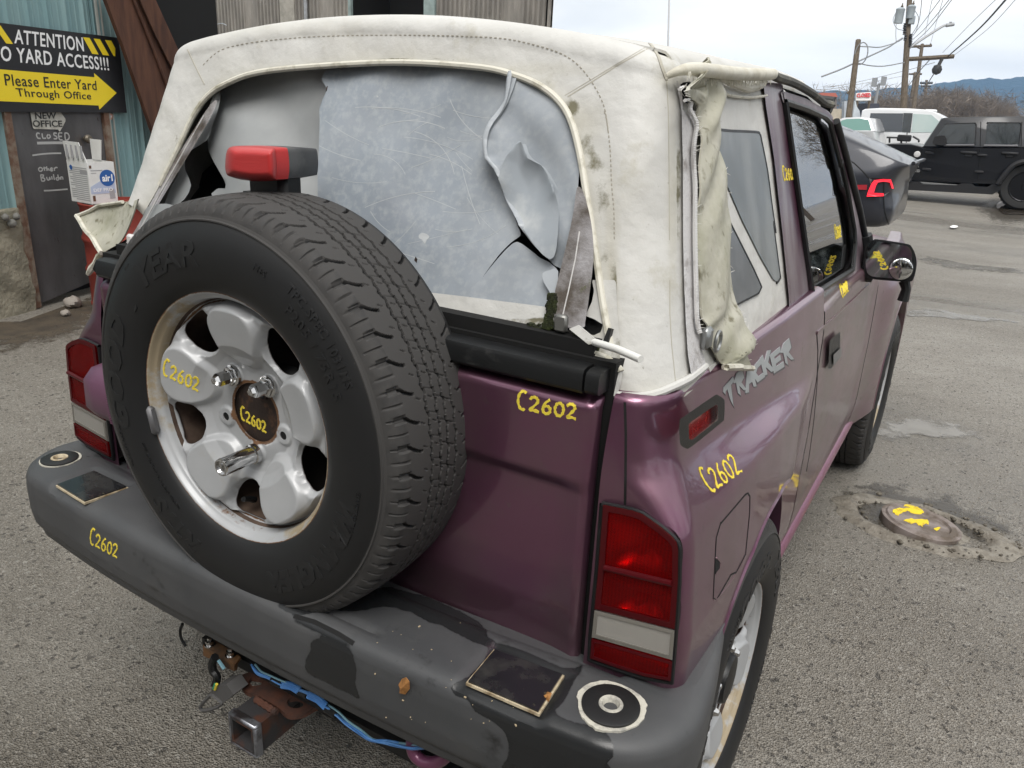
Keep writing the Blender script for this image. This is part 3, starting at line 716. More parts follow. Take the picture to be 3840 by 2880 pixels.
for sx in (-1, 1):
    s_ = empty('front_seat', parent=car); mb = MB(); mb.box((sx*.30, 1.28, .72), (.46, .46, .18), bevel=.06); mb.build('seat_cushion', M_INT, s_)
    mb = MB(); mb.box((sx*.30, 1.02, 1.00), (.46, .15, .58), bevel=.06, M=Matrix.Rotation(R(-12), 3, 'X')); mb.build('backrest', M_INT, s_)
    mb = MB(); mb.box((sx*.30, .93, 1.34), (.28, .10, .17), bevel=.045); mb.build('headrest', M_INT, s_)
s_ = empty('rear_seat', parent=car); mb = MB(); mb.box((0, .60, .82), (.95, .42, .16), bevel=.06); mb.build('seat_cushion', M_INT, s_); mb = MB(); mb.box((0, .37, 1.02), (.95, .14, .34), bevel=.05); mb.build('backrest', M_INT, s_)
for c_ in (onY(437, 405*K, .34)*0+onY(437*K, 405*K, .34), np.array([.40, .30, 1.19])):
    mb = MB(); mb.box(c_, (.20, .10, .17), bevel=.05); mb.build('headrest', M_INT, s_)
mb = MB(); mb.tube(smoothpath([(-.60, .55, .9), (-.56, .62, 1.25), (-.47, .66, 1.42), (-.3, .67, 1.47), (0, .67, 1.485), (.3, .67, 1.47), (.47, .66, 1.42), (.56, .62, 1.25), (.60, .55, .9)], 5), .028, 10)
for sx in (-1, 1): mb.tube(smoothpath([(sx*.50, .66, 1.40), (sx*.54, .4, 1.30), (sx*.58, .16, 1.06)], 5), .026, 10)
mb.build('roll_bar', mat('roll_bar_padding', (.016, .016, .017), .7), car)
mb = MB(); mb.tube([(.30, 1.62, 1.06), (.30, 1.72, 1.0)], .012, 8); th_ = np.linspace(0, 2*math.pi, 25)
mb.tube([(-.33+.18*math.cos(a), 1.60+.08*math.sin(a), 1.06+.16*math.sin(a)) for a in th_], .014, 8, cap=False); mb.build('steering_wheel', M_TRIM, car)
# ================================================================ soft top
ZTOP = lambda x: 1.553-.20*np.asarray(x)**2
def plan(s, z, ins=0.0):
    """s in [-2,2]: -2..-1 left side, -1..1 rear with corners, 1..2 right side -> x,y"""
    xs_ = .655-.245*(z-1.0)-.004; yr = .035+.34*(z-1.06); r = float(interp(z, [(1.05, .085), (1.5, .07)]))
    sg = -1 if s < 0 else 1; a = abs(s)
    if a <= .8: x, y = (xs_-r)*a/.8, yr+ins
    elif a <= 1.2:
        q = R(-90+90*(a-.8)/.4); x = xs_-r+(r-ins)*math.cos(q); y = yr+r+(r-ins)*math.sin(q)
    else: t = (a-1.2)/.8; x = xs_-ins; y = yr+r+(.90-yr-r)*t
    return sg*x, y
S_ = np.concatenate([np.linspace(-2, -1.2, 30), np.linspace(-1.2, -.8, 18)[1:], np.linspace(-.8, .8, 150)[1:], np.linspace(.8, 1.2, 18)[1:], np.linspace(1.2, 2, 100)[1:]])
rows = []
for t in np.linspace(0, 1, 90): rows.append(('w', t))
for a in np.linspace(0, 90, 12)[1:]: rows.append(('r', a))
for d in (.03, .06, .09): rows.append(('c', d))
P = []
for k_, t in rows:
    L_ = []
    for s in S_:
        zr = 1.470
        for _ in range(3):
            x, y = plan(s, zr); zr = float(ZTOP(x))-.034
            if abs(s) > 1.2: zr -= .012*min(1, (abs(s)-1.2)/.1)
        rr = .034
        if k_ == 'w':
            z = 1.045+(zr-1.045)*t; x, y = plan(s, z)
        elif k_ == 'r':
            z = zr+rr*math.sin(R(t)); x, y = plan(s, zr, rr*(1-math.cos(R(t))))
        else:
            x, y = plan(s, zr, rr); dx_, dy_ = -x*(1 if abs(s) > 1.2 else .25), (0 if abs(s) > 1.2 else .8-y); q_ = math.hypot(dx_, dy_)+1e-6; x += dx_/q_*min(t, q_); y += dy_/q_*t
            z = float(ZTOP(x))-.0+(-.006 if abs(s) > 1.2 else 0)+.01*min(1, max(0, y-.3)/.5)
        L_.append((x, y, z))
    P.append(L_)
P = np.array(P).transpose(1, 0, 2)                    # (ns, nrow, 3)
# sagging and wrinkles of old vinyl
ii = np.arange(P.shape[0])[:, None]; jj = np.arange(P.shape[1])[None, :]
wr = .0007*np.sin(P[..., 2]*31+P[..., 0]*17)*np.sin(P[..., 0]*23+P[..., 1]*19)+.0003*np.sin(P[..., 2]*83+P[..., 0]*61+P[..., 1]*70)
P[..., 1] -= wr; P[..., 0] += wr*np.sign(P[..., 0])*.6
OPEN = smoothpath(kk((262, 560), (300, 480), (345, 400), (385, 320), (415, 255), (448, 208), (490, 180), (560, 156), (700, 142), (870, 135), (1040, 146), (1112, 163), (1165, 185), (1205, 216), (1232, 258), (1252, 330), (1268, 430), (1288, 560), (1300, 660), (1296, 720), (1240, 716), (1100, 690), (960, 668), (905, 660), (700, 660), (400, 640)), 3, True)
uvp = pix(P); fo = sdf(uvp, OPEN).reshape(P.shape[:2])
rearmask = (np.abs(S_) < 1.02)[:, None] & (P[..., 2] < 1.53)
fo = np.where(rearmask, fo, 200.0)
# hole under the drip rail behind the zip
HOLE = kk((1462, 190), (1475, 178), (1493, 176), (1497, 200), (1486, 226), (1476, 218))
fo = np.where((S_ > 1.0)[:, None], np.minimum(fo, sdf(uvp, HOLE).reshape(P.shape[:2])), fo)
# lower left corner is ripped off along a line
RIP = kk((120, 400), (262, 430), (300, 455), (340, 500), (330, 720), (100, 720))
fo = np.where((S_ < -.5)[:, None], np.minimum(fo, sdf(uvp, RIP).reshape(P.shape[:2])), fo)
# bottom edge of the canvas round the right rear corner hangs over the body
v, f = grid(P, fo)
nrm = np.zeros_like(v)
for q in f:
    n_ = np.cross(v[q[1]]-v[q[0]], v[q[2]]-v[q[0]])
    for i in q: nrm[i] += n_
nrm /= np.linalg.norm(nrm, axis=1)[:, None]+1e-12
cen = np.array([0, .7, 1.2])
if (nrm*(v-cen)).sum() < 0: nrm = -nrm; f = [q[::-1] for q in f]
uvv = pix(v)
def blob(uv, c, r, rot=0): d = (uv-np.array(c)*K); return np.clip(1-np.hypot(d[:, 0]/(r[0]*K), d[:, 1]/(r[1]*K)), 0, 1)
gr = np.zeros(len(v))
for c, r_, a in (((1240, 235), (40, 45), .62), ((1278, 330), (50, 90), .60), ((1300, 430), (34, 120), .55), ((1150, 140), (120, 16), .4), ((900, 128), (330, 8), .55), ((1325, 640), (14, 130), .75), ((1305, 560), (20, 90), .5), ((1190, 178), (60, 30), .45), ((1465, 400), (10, 260), .62), ((430, 240), (40, 60), .42), ((1420, 850), (80, 10), .5), ((380, 330), (14, 150), .45)):
    gr = np.maximum(gr, a*blob(uvv, c, r_)**.6)
edge_ = np.abs(sdf(uvv, OPEN)); soil = .50*np.exp(-edge_/30)*(v[:, 1] < .35)*.75+.35*np.exp(-np.maximum(0, 1.075-v[:, 2]+.03)/.02*0-np.abs(v[:, 2]-1.05)/.018)
for c, r_, a in (((1320, 600), (22, 260), .6), ((1150, 150), (200, 22), .35), ((1452, 420), (14, 320), .5), ((1260, 260), (60, 60), .45), ((600, 60), (260, 30), .22), ((1440, 170), (40, 30), .4)): soil = np.maximum(soil, a*blob(uvv, c, r_)**.8)
V3, F3 = solid(v, f, -nrm*.0025)
top = mk('soft_top', V3, F3, [M_VINYL], car, attrs={'grime': np.tile(gr, 2), 'soil': np.tile(np.clip(soil, 0, .8), 2)}, sharp=60)
B_TOP = bvh_of(top)
# roof panel
nx, ny = 60, 70; P = []
for s in np.linspace(-1, 1, nx):
    L_ = []
    for y in np.linspace(.229, 1.47, ny):
        hw = float(interp(y, [(.2, .500), (.9, .498), (1.47, .475)])); lz = float(interp(y, [(.25, -.001), (.5, .008), (.9, .012), (1.2, .004), (1.47, -.028)]))
        a = abs(s)
        if a < .86: x = hw*a/.86; z = float(ZTOP(x))
        else:
            q = R(90*(a-.86)/.14); x = hw+.028*math.sin(q); z = float(ZTOP(hw))-.034*(1-math.cos(q))
        if y > 1.42: z -= .02*((y-1.42)/.05)**2
        L_.append((math.copysign(x, s), y, z+lz+.0015+.0015*math.sin(9*y+5*x)*math.sin(7*x)))
    P.append(L_)
v, f = grid(np.array(P)); v, f = solid(v, f, np.array([0, 0, -.004])); roof = mk('roof_canvas', v, f, M_VINYL, top, attrs={'grime': np.zeros(len(v))})
B_ROOF = bvh_of(top, roof)
# drip rail along the right roof edge with frayed lower edge
zr3 = lambda *p: zz((2400, 100), 2.0738, *p)
def railpt(u, v, x): return onX(u, v, x)
mb = MB(); pth = [railpt(u, v, x) for (u, v), x in zip(zr3((210, 385), (300, 345), (400, 330), (560, 345), (760, 365), (920, 372), (1030, 370)), (.532, .545, .556, .562, .562, .558, .55))]
mb.tube(smoothpath(np.array(pth), 5), np.interp(np.linspace(0, 1, 31), [0, .2, .4, 1], [.004, .007, .0100, .0105]), 12); rail = mb.build('drip_rail', vinyl('rail_vinyl', (.62, .60, .52), (.5, .47, .38), (.30, .28, .18), scale=20), top, attrs={'grime': np.zeros(31*12)})
mb = MB(); pth = [railpt(u, v, .55) for u, v in zr3((1030, 372), (1075, 398), (1200, 440), (1340, 520), (1430, 590), (1495, 608))]; mb.tube(smoothpath(np.array(pth), 4), .009, 8); mb.build('front_rail', M_VINYLB, top)
mb = MB()
for u, v in dense(zr3((380, 348), (560, 395), (730, 415), (900, 405), (1010, 400)), 5):
    p = railpt(u, v, .56); mb.tube([p, p+np.array([RNG.normal(0, .002), RNG.normal(0, .003), -.006-RNG.random()*.007])], [.0011, .0003], 4, cap=False)
mb.build('frayed_edge', M_PIPE, rail)
# dark slot under the drip rail and the wavy hem below it
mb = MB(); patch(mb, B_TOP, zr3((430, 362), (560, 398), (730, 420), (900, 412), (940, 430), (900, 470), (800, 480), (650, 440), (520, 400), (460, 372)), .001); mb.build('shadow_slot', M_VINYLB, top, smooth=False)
mb = MB(); pt = [on_b(B_TOP, .010)(u, v) for u, v in smoothpath(np.array(zr3((470, 372), (560, 410), (690, 465), (800, 495), (900, 480), (948, 445))), 5)]; mb.tube(np.array(pt), .0075, 8); pt = [on_b(B_TOP, .004)(u, v) for u, v in smoothpath(np.array(zr3((560, 500), (700, 540), (850, 552), (968, 540))), 5)]; mb.tube(np.array(pt), .0028, 6); mb.build('hem_roll', M_PIPE, top)
# seams, stitching, piping
mb = MB()
def stitch(pts, b=B_TOP, w=.0015, gap=8, ln=5):
    p = dense(pts, 2.2); i = 0
    while i+ln < len(p):
        stick(mb, b, p[i:i+ln], w, .0007, 3); i += gap
zt = lambda *p: zz((500, 0), 1.106, *p)
zc_ = lambda *p: zz((2000, 150), 2.212, *p)
stitch(smoothpath(np.array(zt((290, 270), (350, 215), (430, 188), (560, 168), (800, 150), (1150, 146), (1480, 155), (1640, 180), (1780, 225), (1860, 285), (1920, 370), (1955, 450), (1970, 550))), 4))
mb.build('stitching', M_STITCH, top, smooth=False); mb = MB()
stitch(smoothpath(np.array(zc_((590, 590), (615, 700), (640, 950), (650, 1200), (668, 1400), (672, 1660))), 3))
stitch(zz((1700, 200), 1.185, (700, 1150), (712, 1260), (722, 1330)))
mb.build('stitching', M_STITCH, top, smooth=False)
mb = MB()
stick(mb, B_TOP, zc_((285, 470), (480, 350), (700, 210), (985, 50)), .0018, .0004, 8); stick(mb, B_TOP, zc_((262, 460), (470, 335), (700, 195), (965, 40)), .0010, .0004, 8)
mb.build('seam', mat('seam_shadow', (.42, .40, .34), .8), top, smooth=False); mb = MB()
stick(mb, B_ROOF, zc_((940, 0), (1000, 75), (1040, 150), (1070, 240), (1090, 290), (1105, 330)), .0045, .0015, 8)
stick(mb, B_TOP, zc_((1105, 330), (1120, 600), (1125, 1000), (1130, 1659)), .0014, .0004, 8)
stick(mb, B_TOP, zz((2000, 1050), 2.458, (1258, 0), (1258, 300), (1275, 600), (1310, 930)), .0014, .0004, 8)
stick(mb, B_TOP, zt((225, 205), (250, 260), (295, 350)), .002, .001, 8)
mb.build('seam', mat('seam_shadow', (.42, .40, .34), .8), top, smooth=False)
mb = MB()
rim = dense(smoothpath(kk((345, 400), (385, 320), (415, 255), (448, 208), (490, 180), (560, 156), (700, 142), (870, 135), (1040, 146), (1112, 163), (1165, 185), (1205, 216), (1232, 258), (1252, 330), (1268, 430), (1288, 560), (1301, 650), (1310, 700), (1318, 748)), 4), 10)
PR0, PRN = np.array([0, .035, 1.06]), np.array([0, 1, -.34])/math.hypot(1, .34)
def rear(off=0.0): return lambda u, v: onP(u, v, PR0+PRN*off, PRN)
pt = np.array([rear(-.004)(u, v) for u, v in rim]); mb.tube(pt, .0052, 8); mb.build('piping', M_PIPE, top)
mb = MB(); pt = np.array([rear(.010)(u, v) for u, v in rim+np.array([0, 9])]); a_ = np.array([rear(.003)(u, v) for u, v in rim]); n_ = len(a_)
mb.add(np.vstack([a_, pt]), [(i, i+1, i+1+n_, i+n_) for i in range(n_-1)]); mb.build('opening_edge', M_VINYLB, top)
# hem strip along the lower edge at the right rear corner
mb = MB(); hem = smoothpath(np.array(zz((2000, 1050), 2.458, (738, 1068), (790, 1088), (900, 1098), (1010, 1095), (1120, 1072), (1250, 1020), (1380, 955), (1440, 915), (1560, 820))), 4)
pt = []
for u, v in hem:
    l, n_ = hit(B_TOP, u, v-10)
    if l is None: l, n_ = hit(B_SIDE, u, v)
    if l is not None: pt.append(l+n_*.004)
mb.tube(np.array(pt), .006, 8)
hb = smoothpath(np.array(zz((2000, 1050), 2.458, (790, 830), (780, 930), (755, 1010), (738, 1065))), 4); pt = [rear(-.004)(u, v) for u, v in hb]; mb.tube(np.array(pt), .005, 8); mb.build('hem_edge', M_VINYL, top, attrs={'grime': np.zeros(sum(len(q) for q in mb.v))})
# lower right part of the rear panel below the opening (cloth that runs down to the hem)
def wavefn(base, fn): return lambda u, v: base(u, v)+fn(u, v)
corner = sheet('corner_flap', zz((2000, 1050), 2.458, (540, 0), (760, 0), (775, 300), (800, 560), (795, 830), (770, 1000), (745, 1060), (800, 860), (720, 770), (620, 700), (560, 640), (700, 560), (690, 440), (560, 360), (480, 330), (540, 200), (560, 100)), rear(-.003), M_VINYL, top, step=9, thick=.002, attrs={'grime': lambda u, v: .45 if v > 1260 else .2})
# vertical zip, tape and flap on the right side
tape = sheet('zip_tape', zc_((1150, 320), (1200, 400), (1215, 600), (1290, 640), (1320, 800), (1312, 1100), (1305, 1659))+zz((2000, 1050), 2.458, (1480, 300), (1500, 600), (1560, 790), (1500, 830), (1420, 890), (1390, 700), (1370, 400), (1355, 0))+zc_((1212, 1600), (1210, 1000), (1200, 600), (1170, 420)), on_b(B_TOP, .006), mat('white_zip_tape', (.56, .55, .55), .85, col2=(.30, .28, .27), scale=30, lo=.52, hi=.68, bump=.8, bscale=250), top, step=8, thick=.002)
zl_ = smoothpath(np.array(zc_((1195, 405), (1235, 440), (1245, 520), (1235, 590), (1265, 650), (1290, 720), (1270, 850), (1262, 1000), (1275, 1200), (1275, 1450), (1275, 1659))+zz((2000, 1050), 2.458, (1430, 200), (1440, 400), (1465, 500))), 5)
mb = MB(); pp = dense(zl_, 5)
for i in range(0, len(pp)-1):
    l, n_ = hit(B_TOP, *pp[i])
    if l is None: continue
    a_ = on_b(B_TOP, .012)(*(pp[i]+(-5, 1))); b_ = on_b(B_TOP, .012)(*(pp[i]+(5, -1))); mb.tube([a_, b_], .0019, 5)
mb.build('zip_teeth', M_ZIP, tape)
mb = MB(); c = on_b(B_TOP, .016)(*zz((2000, 1050), 2.458, (1500, 540))[0]); mb.box(c, (.014, .022, .034), bevel=.005)
c2 = on_b(B_TOP, .022)(*zz((2000, 1050), 2.458, (1570, 570))[0]); mb.tube([c2+np.array([0, .013*math.cos(a), .015*math.sin(a)]) for a in np.linspace(0, 2*math.pi, 21)], .0028, 6, cap=False); mb.build('zip_slider', mat('zip_metal', (.3, .31, .31), .35, .8), tape)
fl_l = smoothpath(np.array(zc_((1275, 280), (1285, 420), (1290, 560), (1310, 700), (1325, 820), (1308, 1100), (1300, 1400), (1300, 1659))+zz((2000, 1050), 2.458, (1480, 260), (1500, 420), (1530, 520), (1600, 650), (1680, 775))), 6)
fl_r = smoothpath(np.array(zc_((1320, 275), (1440, 370), (1505, 520), (1500, 680), (1530, 850), (1555, 1100), (1570, 1400), (1585, 1659))+zz((2000, 1050), 2.458, (1805, 200), (1840, 360), (1890, 520), (1950, 640), (2010, 790))), 6)
P = []
for i in range(len(fl_l)):
    row = []; ti = i/(len(fl_l)-1)
    for t in np.linspace(0, 1, 20):
        u, v = fl_l[i]*(1-t)+fl_r[i]*t
        d_ = .012+.008*math.sin(math.pi*t)+.006*math.sin(7*ti+2*t)*t+.004*math.sin(19*ti+5*t)+.003*math.sin(43*ti+9*t)
        if ti < .2: d_ += .012*math.sin(t*8+1)*(1-ti/.2)
        if ti > .8: d_ += .012*((ti-.8)/.2)*t
        row.append(on_b(B_TOP, d_)(u, v))
    P.append(row)
P = np.array(P)
for ax in range(2):      # a little smoothing keeps the cloth soft
    P[1:-1] = (P[:-2]+2*P[1:-1]+P[2:])/4
v, f = grid(P); v, f = solid(v, f, np.array([-.003, 0, 0])); flap = mk('loose_flap', v, f, M_MOSSY, top, attrs={'grime': np.tile(np.clip(RNG.normal(.34, .06, len(v)//2), 0, .6), 2)})
mb = MB(); mb.tube(P[-1]+np.array([.003, 0, -.004]), .005, 6); mb.build('flap_hem', M_PIPE, flap)
mb = MB()
for i in range(8, len(P)-2):
    for k_ in range(RNG.random() < .45):
        t = RNG.random(); p = P[i, -1]*(1-t)+P[i+1, -1]*t; mb.tube([p, p+np.array([RNG.normal(.002, .002), .002+RNG.random()*.004, RNG.normal(0, .004)])], [.0006, .0002], 3, cap=False)
for i in range(0, len(zl_)-1):
    for k_ in range(RNG.random() < .6):
        u, v = zl_[i]+(9, RNG.normal(0, 5)); p = on_b(B_TOP, .012)(u, v); mb.tube([p, p+np.array([.004, .004+RNG.random()*.005, RNG.normal(0, .003)])], [.0006, .0002], 3, cap=False)
mb.build('loose_threads', mat('pale_thread', (.6, .59, .55), .9), flap)['kind'] = 'stuff'
# side windows of cloudy film
M_FILM2 = mat('cloudy_side_film', (.115, .13, .135), .3, col2=(.30, .315, .315), scale=5, lo=.42, hi=.72, coat=.25, coat_r=.2, rough2=.5, stretch=(1, 1.6, .5), spots=[((.075, .09, .10), 7, .62, .72, .25)])
w1 = smoothpath(np.array(zr3((585, 800), (700, 812), (890, 820), (925, 840), (940, 900), (985, 1130), (1020, 1400), (1050, 1600)))*1.0, 3)
win1 = np.vstack([w1, np.array(kk((1668, 480), (1681, 580), (1683, 600), (1678, 610), (1668, 604), (1640, 555), (1600, 475), (1570, 405), (1556, 380)))])
sw = sheet('side_window', win1, on_b(B_TOP, .0022), M_FILM2, top, step=9, thick=.002)
sheet('side_window', kk((1565, 462), (1590, 510), (1625, 580), (1640, 612), (1643, 622), (1636, 632), (1582, 660), (1572, 560)), on_b(B_TOP, .0022), mat('dark_side_film', (.085, .095, .105), .32, col2=(.14, .15, .16), scale=9, coat=.2), top, step=9, thick=.002)
mb = MB(); stick(mb, B_TOP, np.vstack([w1, np.array(kk((1668, 480), (1681, 580), (1684, 600), (1676, 612)))]), .004, .003, 8); stick(mb, B_TOP, kk((1565, 462), (1625, 580), (1643, 620), (1636, 634), (1582, 662)), .003, .003, 8); mb.build('window_binding', M_TRIM, top, smooth=False)
mb = MB(); stick(mb, B_TOP, kk((1530, 800), (1560, 770), (1620, 742), (1660, 718), (1695, 694), (1706, 670)), .008, .0025, 8); mb.build('side_hem', M_VINYL, top, attrs={'grime': np.zeros(sum(len(q) for q in mb.v))})
# ---------------------------------------------------------------- torn rear window film
M_FILM = mat('cloudy_window_film', (.27, .305, .345), .33, col2=(.36, .39, .415), scale=75, detail=8, lo=.46, hi=.70, coat=.35, coat_r=.18, rough2=.5, spots=[((.52, .53, .51), 110, .66, .76, .6), ((.36, .38, .40), 1.7, .42, .75, .45)], bump=.12, bscale=40, bump2=(.45, 7, .02, 2))
M_FILM3 = mat('grey_window_film', (.29, .305, .31), .36, col2=(.40, .41, .41), scale=4, lo=.4, hi=.7, coat=.25, coat_r=.2, bump=.1, bscale=30, bump2=(.6, 6, .03, 2))
M_FILMW = mat('white_film_edge', (.42, .45, .48), .36, coat=.2)
bul = lambda a, ph=0.0: lambda u, v: -PRN*(a*math.sin(u*.004+ph)*math.cos(v*.005+ph*.7)+.003*math.sin(u*.021+v*.013))
base = sheet('rear_window_film', smoothpath(kk((700, 150), (870, 140), (1040, 150), (1110, 165), (1098, 220), (1068, 268), (1054, 305), (1058, 345), (1076, 368), (1086, 400), (1100, 440), (1112, 470), (1120, 492), (1126, 508), (1108, 522), (1080, 552), (1045, 602), (1018, 640), (1000, 655), (850, 640), (690, 600), (690, 430), (696, 340), (694, 270), (690, 235), (698, 208), (704, 190)), 2, True), wavefn(rear(.012), bul(.006)), M_FILM, top, step=10, thick=.0012)
sheet('torn_film', smoothpath(kk((484, 190), (560, 160), (700, 148), (740, 150), (740, 600), (690, 620), (560, 560), (460, 420), (500, 410), (478, 365), (455, 325), (462, 285), (478, 250), (488, 215)), 2, True), wavefn(rear(.045), lambda u, v: -PRN*(.014*math.sin(u*.0065+v*.003)+.008*math.sin(u*.013-v*.009+1))), M_FILM3, top, step=10, thick=.0012)
FOLD = np.array(kk((1108, 160), (1098, 222), (1068, 268), (1054, 305), (1058, 345), (1076, 368), (1088, 405), (1100, 440), (1114, 462), (1128, 490)))
def dfold(u, v, line): 
    q = np.array([[u, v]]); L_ = dense(line, 8); return float(np.min(np.hypot(*(L_-q).T)))
curl_ = lambda u, v: -PRN*(.016*math.exp(-dfold(u, v, FOLD)/55)+.007*math.sin(u*.010+v*.006)*math.cos(v*.008)+.002*math.sin(u*.03-v*.02))
FR_ = kk((1106, 160), (1165, 185), (1205, 216), (1232, 258), (1250, 330), (1252, 420), (1235, 520), (1212, 580), (1180, 555), (1150, 525), (1128, 490), (1114, 462), (1100, 440), (1088, 405), (1074, 365), (1056, 345), (1052, 305), (1066, 268), (1096, 222))
rt = sheet('torn_film', smoothpath(FR_, 2, True), wavefn(rear(.004), curl_), M_FILM, top, step=7, thick=.0012)
FOLD2 = np.array(kk((1086, 392), (1104, 348), (1137, 312), (1149, 348), (1180, 364), (1198, 395), (1208, 422)))
curl2 = lambda u, v: -PRN*(.004+.014*math.exp(-dfold(u, v, FOLD2)/45)+.007*math.sin(u*.010+v*.006)*math.cos(v*.008))
sheet('film_curl', smoothpath(kk((1086, 392), (1104, 348), (1137, 312), (1149, 348), (1180, 364), (1198, 395), (1210, 424), (1214, 470), (1206, 540), (1190, 562), (1160, 534), (1128, 490), (1112, 462), (1098, 440)), 2, True), wavefn(rear(-.002), curl2), mat('pale_window_film', (.36, .395, .43), .3, col2=(.55, .57, .57), scale=9, detail=8, lo=.5, hi=.68, coat=.35, coat_r=.15, bump=.1, bscale=40), rt, step=7, thick=.001)
sheet('film_curl', smoothpath(kk((1108, 162), (1113, 168), (1100, 225), (1074, 270), (1062, 305), (1063, 343), (1082, 366), (1100, 398), (1086, 392), (1074, 368), (1056, 347), (1051, 305), (1064, 268), (1094, 222)), 2, True), wavefn(rear(-.001), curl_), M_FILMW, rt, step=5, thick=.001)
sheet('torn_film', smoothpath(kk((1016, 642), (1046, 604), (1080, 560), (1112, 526), (1130, 528), (1165, 556), (1205, 582), (1200, 640), (1192, 672), (1100, 656)), 2, True), wavefn(rear(.008), bul(.006, 1.0)), M_FILM, top, step=9, thick=.0012)
sheet('film_curl', smoothpath(kk((1112, 166), (1118, 172), (1099, 225), (1073, 268), (1061, 305), (1064, 345), (1084, 372), (1096, 345), (1118, 320), (1134, 309), (1141, 330), (1154, 346), (1180, 364), (1200, 396), (1208, 420), (1197, 397), (1174, 369), (1150, 358), (1137, 338), (1130, 326), (1104, 346), (1088, 385), (1076, 372), (1056, 345), (1052, 305), (1064, 268), (1094, 222)), 2, True), wavefn(rear(-.004), bul(.006, 2.0)), M_FILMW, rt, step=6, thick=.001)
sheet('film_curl', smoothpath(kk((1172, 590), (1186, 584), (1206, 584), (1200, 650), (1186, 628), (1174, 608)), 2, True), rear(-.006), M_FILMW, rt, step=6, thick=.001)
sheet('film_curl', smoothpath(kk((484, 205), (478, 240), (462, 280), (452, 305), (420, 325), (404, 345), (402, 370), (412, 400), (395, 430), (360, 455), (345, 480), (360, 500), (352, 520), (330, 500), (345, 460), (365, 410), (385, 380), (388, 350), (395, 320), (420, 295), (445, 275), (455, 250), (470, 210)), 2, True), wavefn(rear(.02), bul(.01, 1.5)), M_FILM3, rt, step=7, thick=.001)
sheet('film_curl', smoothpath(kk((300, 515), (312, 455), (330, 443), (360, 440), (380, 450), (350, 480), (320, 520)), 2, True), rear(-.004), M_FILM3, rt, step=8, thick=.001)
sheet('film_curl', smoothpath(kk((515, 322), (545, 296), (580, 290), (578, 298), (555, 305), (540, 325), (530, 350)), 2, True), rear(.040), M_FILM, rt, step=8, thick=.001)
B_FILM = bvh_of(base)
mb = MB(); rs_ = np.random.default_rng(3)
for _ in range(34):
    c = np.array(kk((720+rs_.random()*330, 200+rs_.random()*380))[0]); a = rs_.normal(.3, .5); L_ = 60+rs_.random()*220; k_ = rs_.normal(0, .0016)
    pts = [c+np.array([math.cos(a+k_*t)*t, math.sin(a+k_*t)*t]) for t in np.linspace(-L_/2, L_/2, 10)]
    stick(mb, B_FILM, pts, .0005+.0005*rs_.random(), .0002, 20)
patch(mb, B_FILM, smoothpath(np.array(kk((905, 508), (912, 503), (922, 506), (928, 512), (922, 518), (918, 527), (912, 518), (906, 515))), 2, True), .0003, 0, 6)
mb.build('film_scratches', mat('film_scratch', (.46, .48, .49), .6), base, smooth=False)
mb = MB(); patch(mb, B_FILM, kk((895, 562), (898, 554), (902, 560), (900, 568)), .0004, 0, 6); patch(mb, B_FILM, kk((1047, 293), (1050, 292), (1051, 296), (1048, 298)), .0004, 0, 4); patch(mb, B_FILM, kk((698, 194), (708, 186), (706, 196), (697, 206)), .0006, 0, 4); mb.build('burn_mark', M_RUST, base, smooth=False)
# bottom hem of the window, moss, broken zip strips, cords
sill = sheet('window_sill_strip', kk((880, 625), (905, 629), (1000, 640), (1190, 664), (1186, 716), (1120, 708), (1000, 700), (945, 690), (890, 680)), rear(-.002), M_VINYL, top, step=8, thick=.004, attrs={'grime': lambda u, v: .30+.25*(v > 1195)})
zst = sheet('zip_strip', smoothpath(kk((1246, 405), (1258, 410), (1272, 456), (1280, 504), (1282, 560), (1274, 630), (1264, 696), (1256, 708), (1188, 702), (1192, 668), (1200, 625), (1214, 568), (1230, 500), (1240, 450)), 2, True), rear(-.014), M_ZTAPE, top, step=7, thick=.0025)
mb = MB(); B_ZS = bvh_of(zst); stick(mb, B_ZS, kk((1252, 500), (1243, 560), (1228, 630), (1214, 690)), .0016, .001, 8); mb.build('zip_line', M_ZIP, zst, smooth=False)
mb = MB(); mb.box(rear(-.02)(*kk((1212, 698))[0]), (.02, .01, .025), bevel=.003); mb.build('zip_slider', mat('old_zip_metal', (.2, .2, .19), .4, .6), zst)
# left inner edge: dirty zip band and folded-out ripped flap
sheet('zip_strip', smoothpath(kk((262, 540), (290, 500), (330, 430), (362, 372), (400, 310), (430, 262), (455, 225), (470, 215), (462, 240), (440, 280), (410, 330), (372, 392), (335, 455), (300, 520), (285, 548)), 2, True), rear(-.003), M_ZTAPE, top, step=7, thick=.002)
mb = MB(); pt = [rear(-.010)(u, v) for u, v in kk((440, 250), (395, 330), (350, 410), (300, 500), (284, 525))]; mb.tube(smoothpath(np.array(pt), 4), .0016, 5); mb.box(rear(-.012)(*kk((284, 520))[0]), (.02, .012, .026), bevel=.004)
p_ = [rear(-.012)(u, v) for u, v in kk((284, 530), (272, 538), (274, 552))]; mb.tube(smoothpath(np.array(p_), 4), .004, 6); mb.build('zip_slider', M_ZIP, top)
fo_o = smoothpath(np.array(kk((268, 436), (240, 440), (216, 444), (196, 455), (168, 466))), 5); fo_i = smoothpath(np.array(kk((298, 430), (282, 478), (262, 520), (236, 538), (222, 546))), 5)
P = []
for i in range(len(fo_o)):
    row = []; ti = i/(len(fo_o)-1)
    for t in np.linspace(0, 1, 16):
        u, v = fo_o[i]*(1-t)+fo_i[i]*t; v += 6*math.sin(t*9+ti*5)*math.sin(math.pi*t); row.append(onY(u, v, .115-.06*t+.03*ti+.02*math.sin(3*t+2*ti)))
    P.append(row)
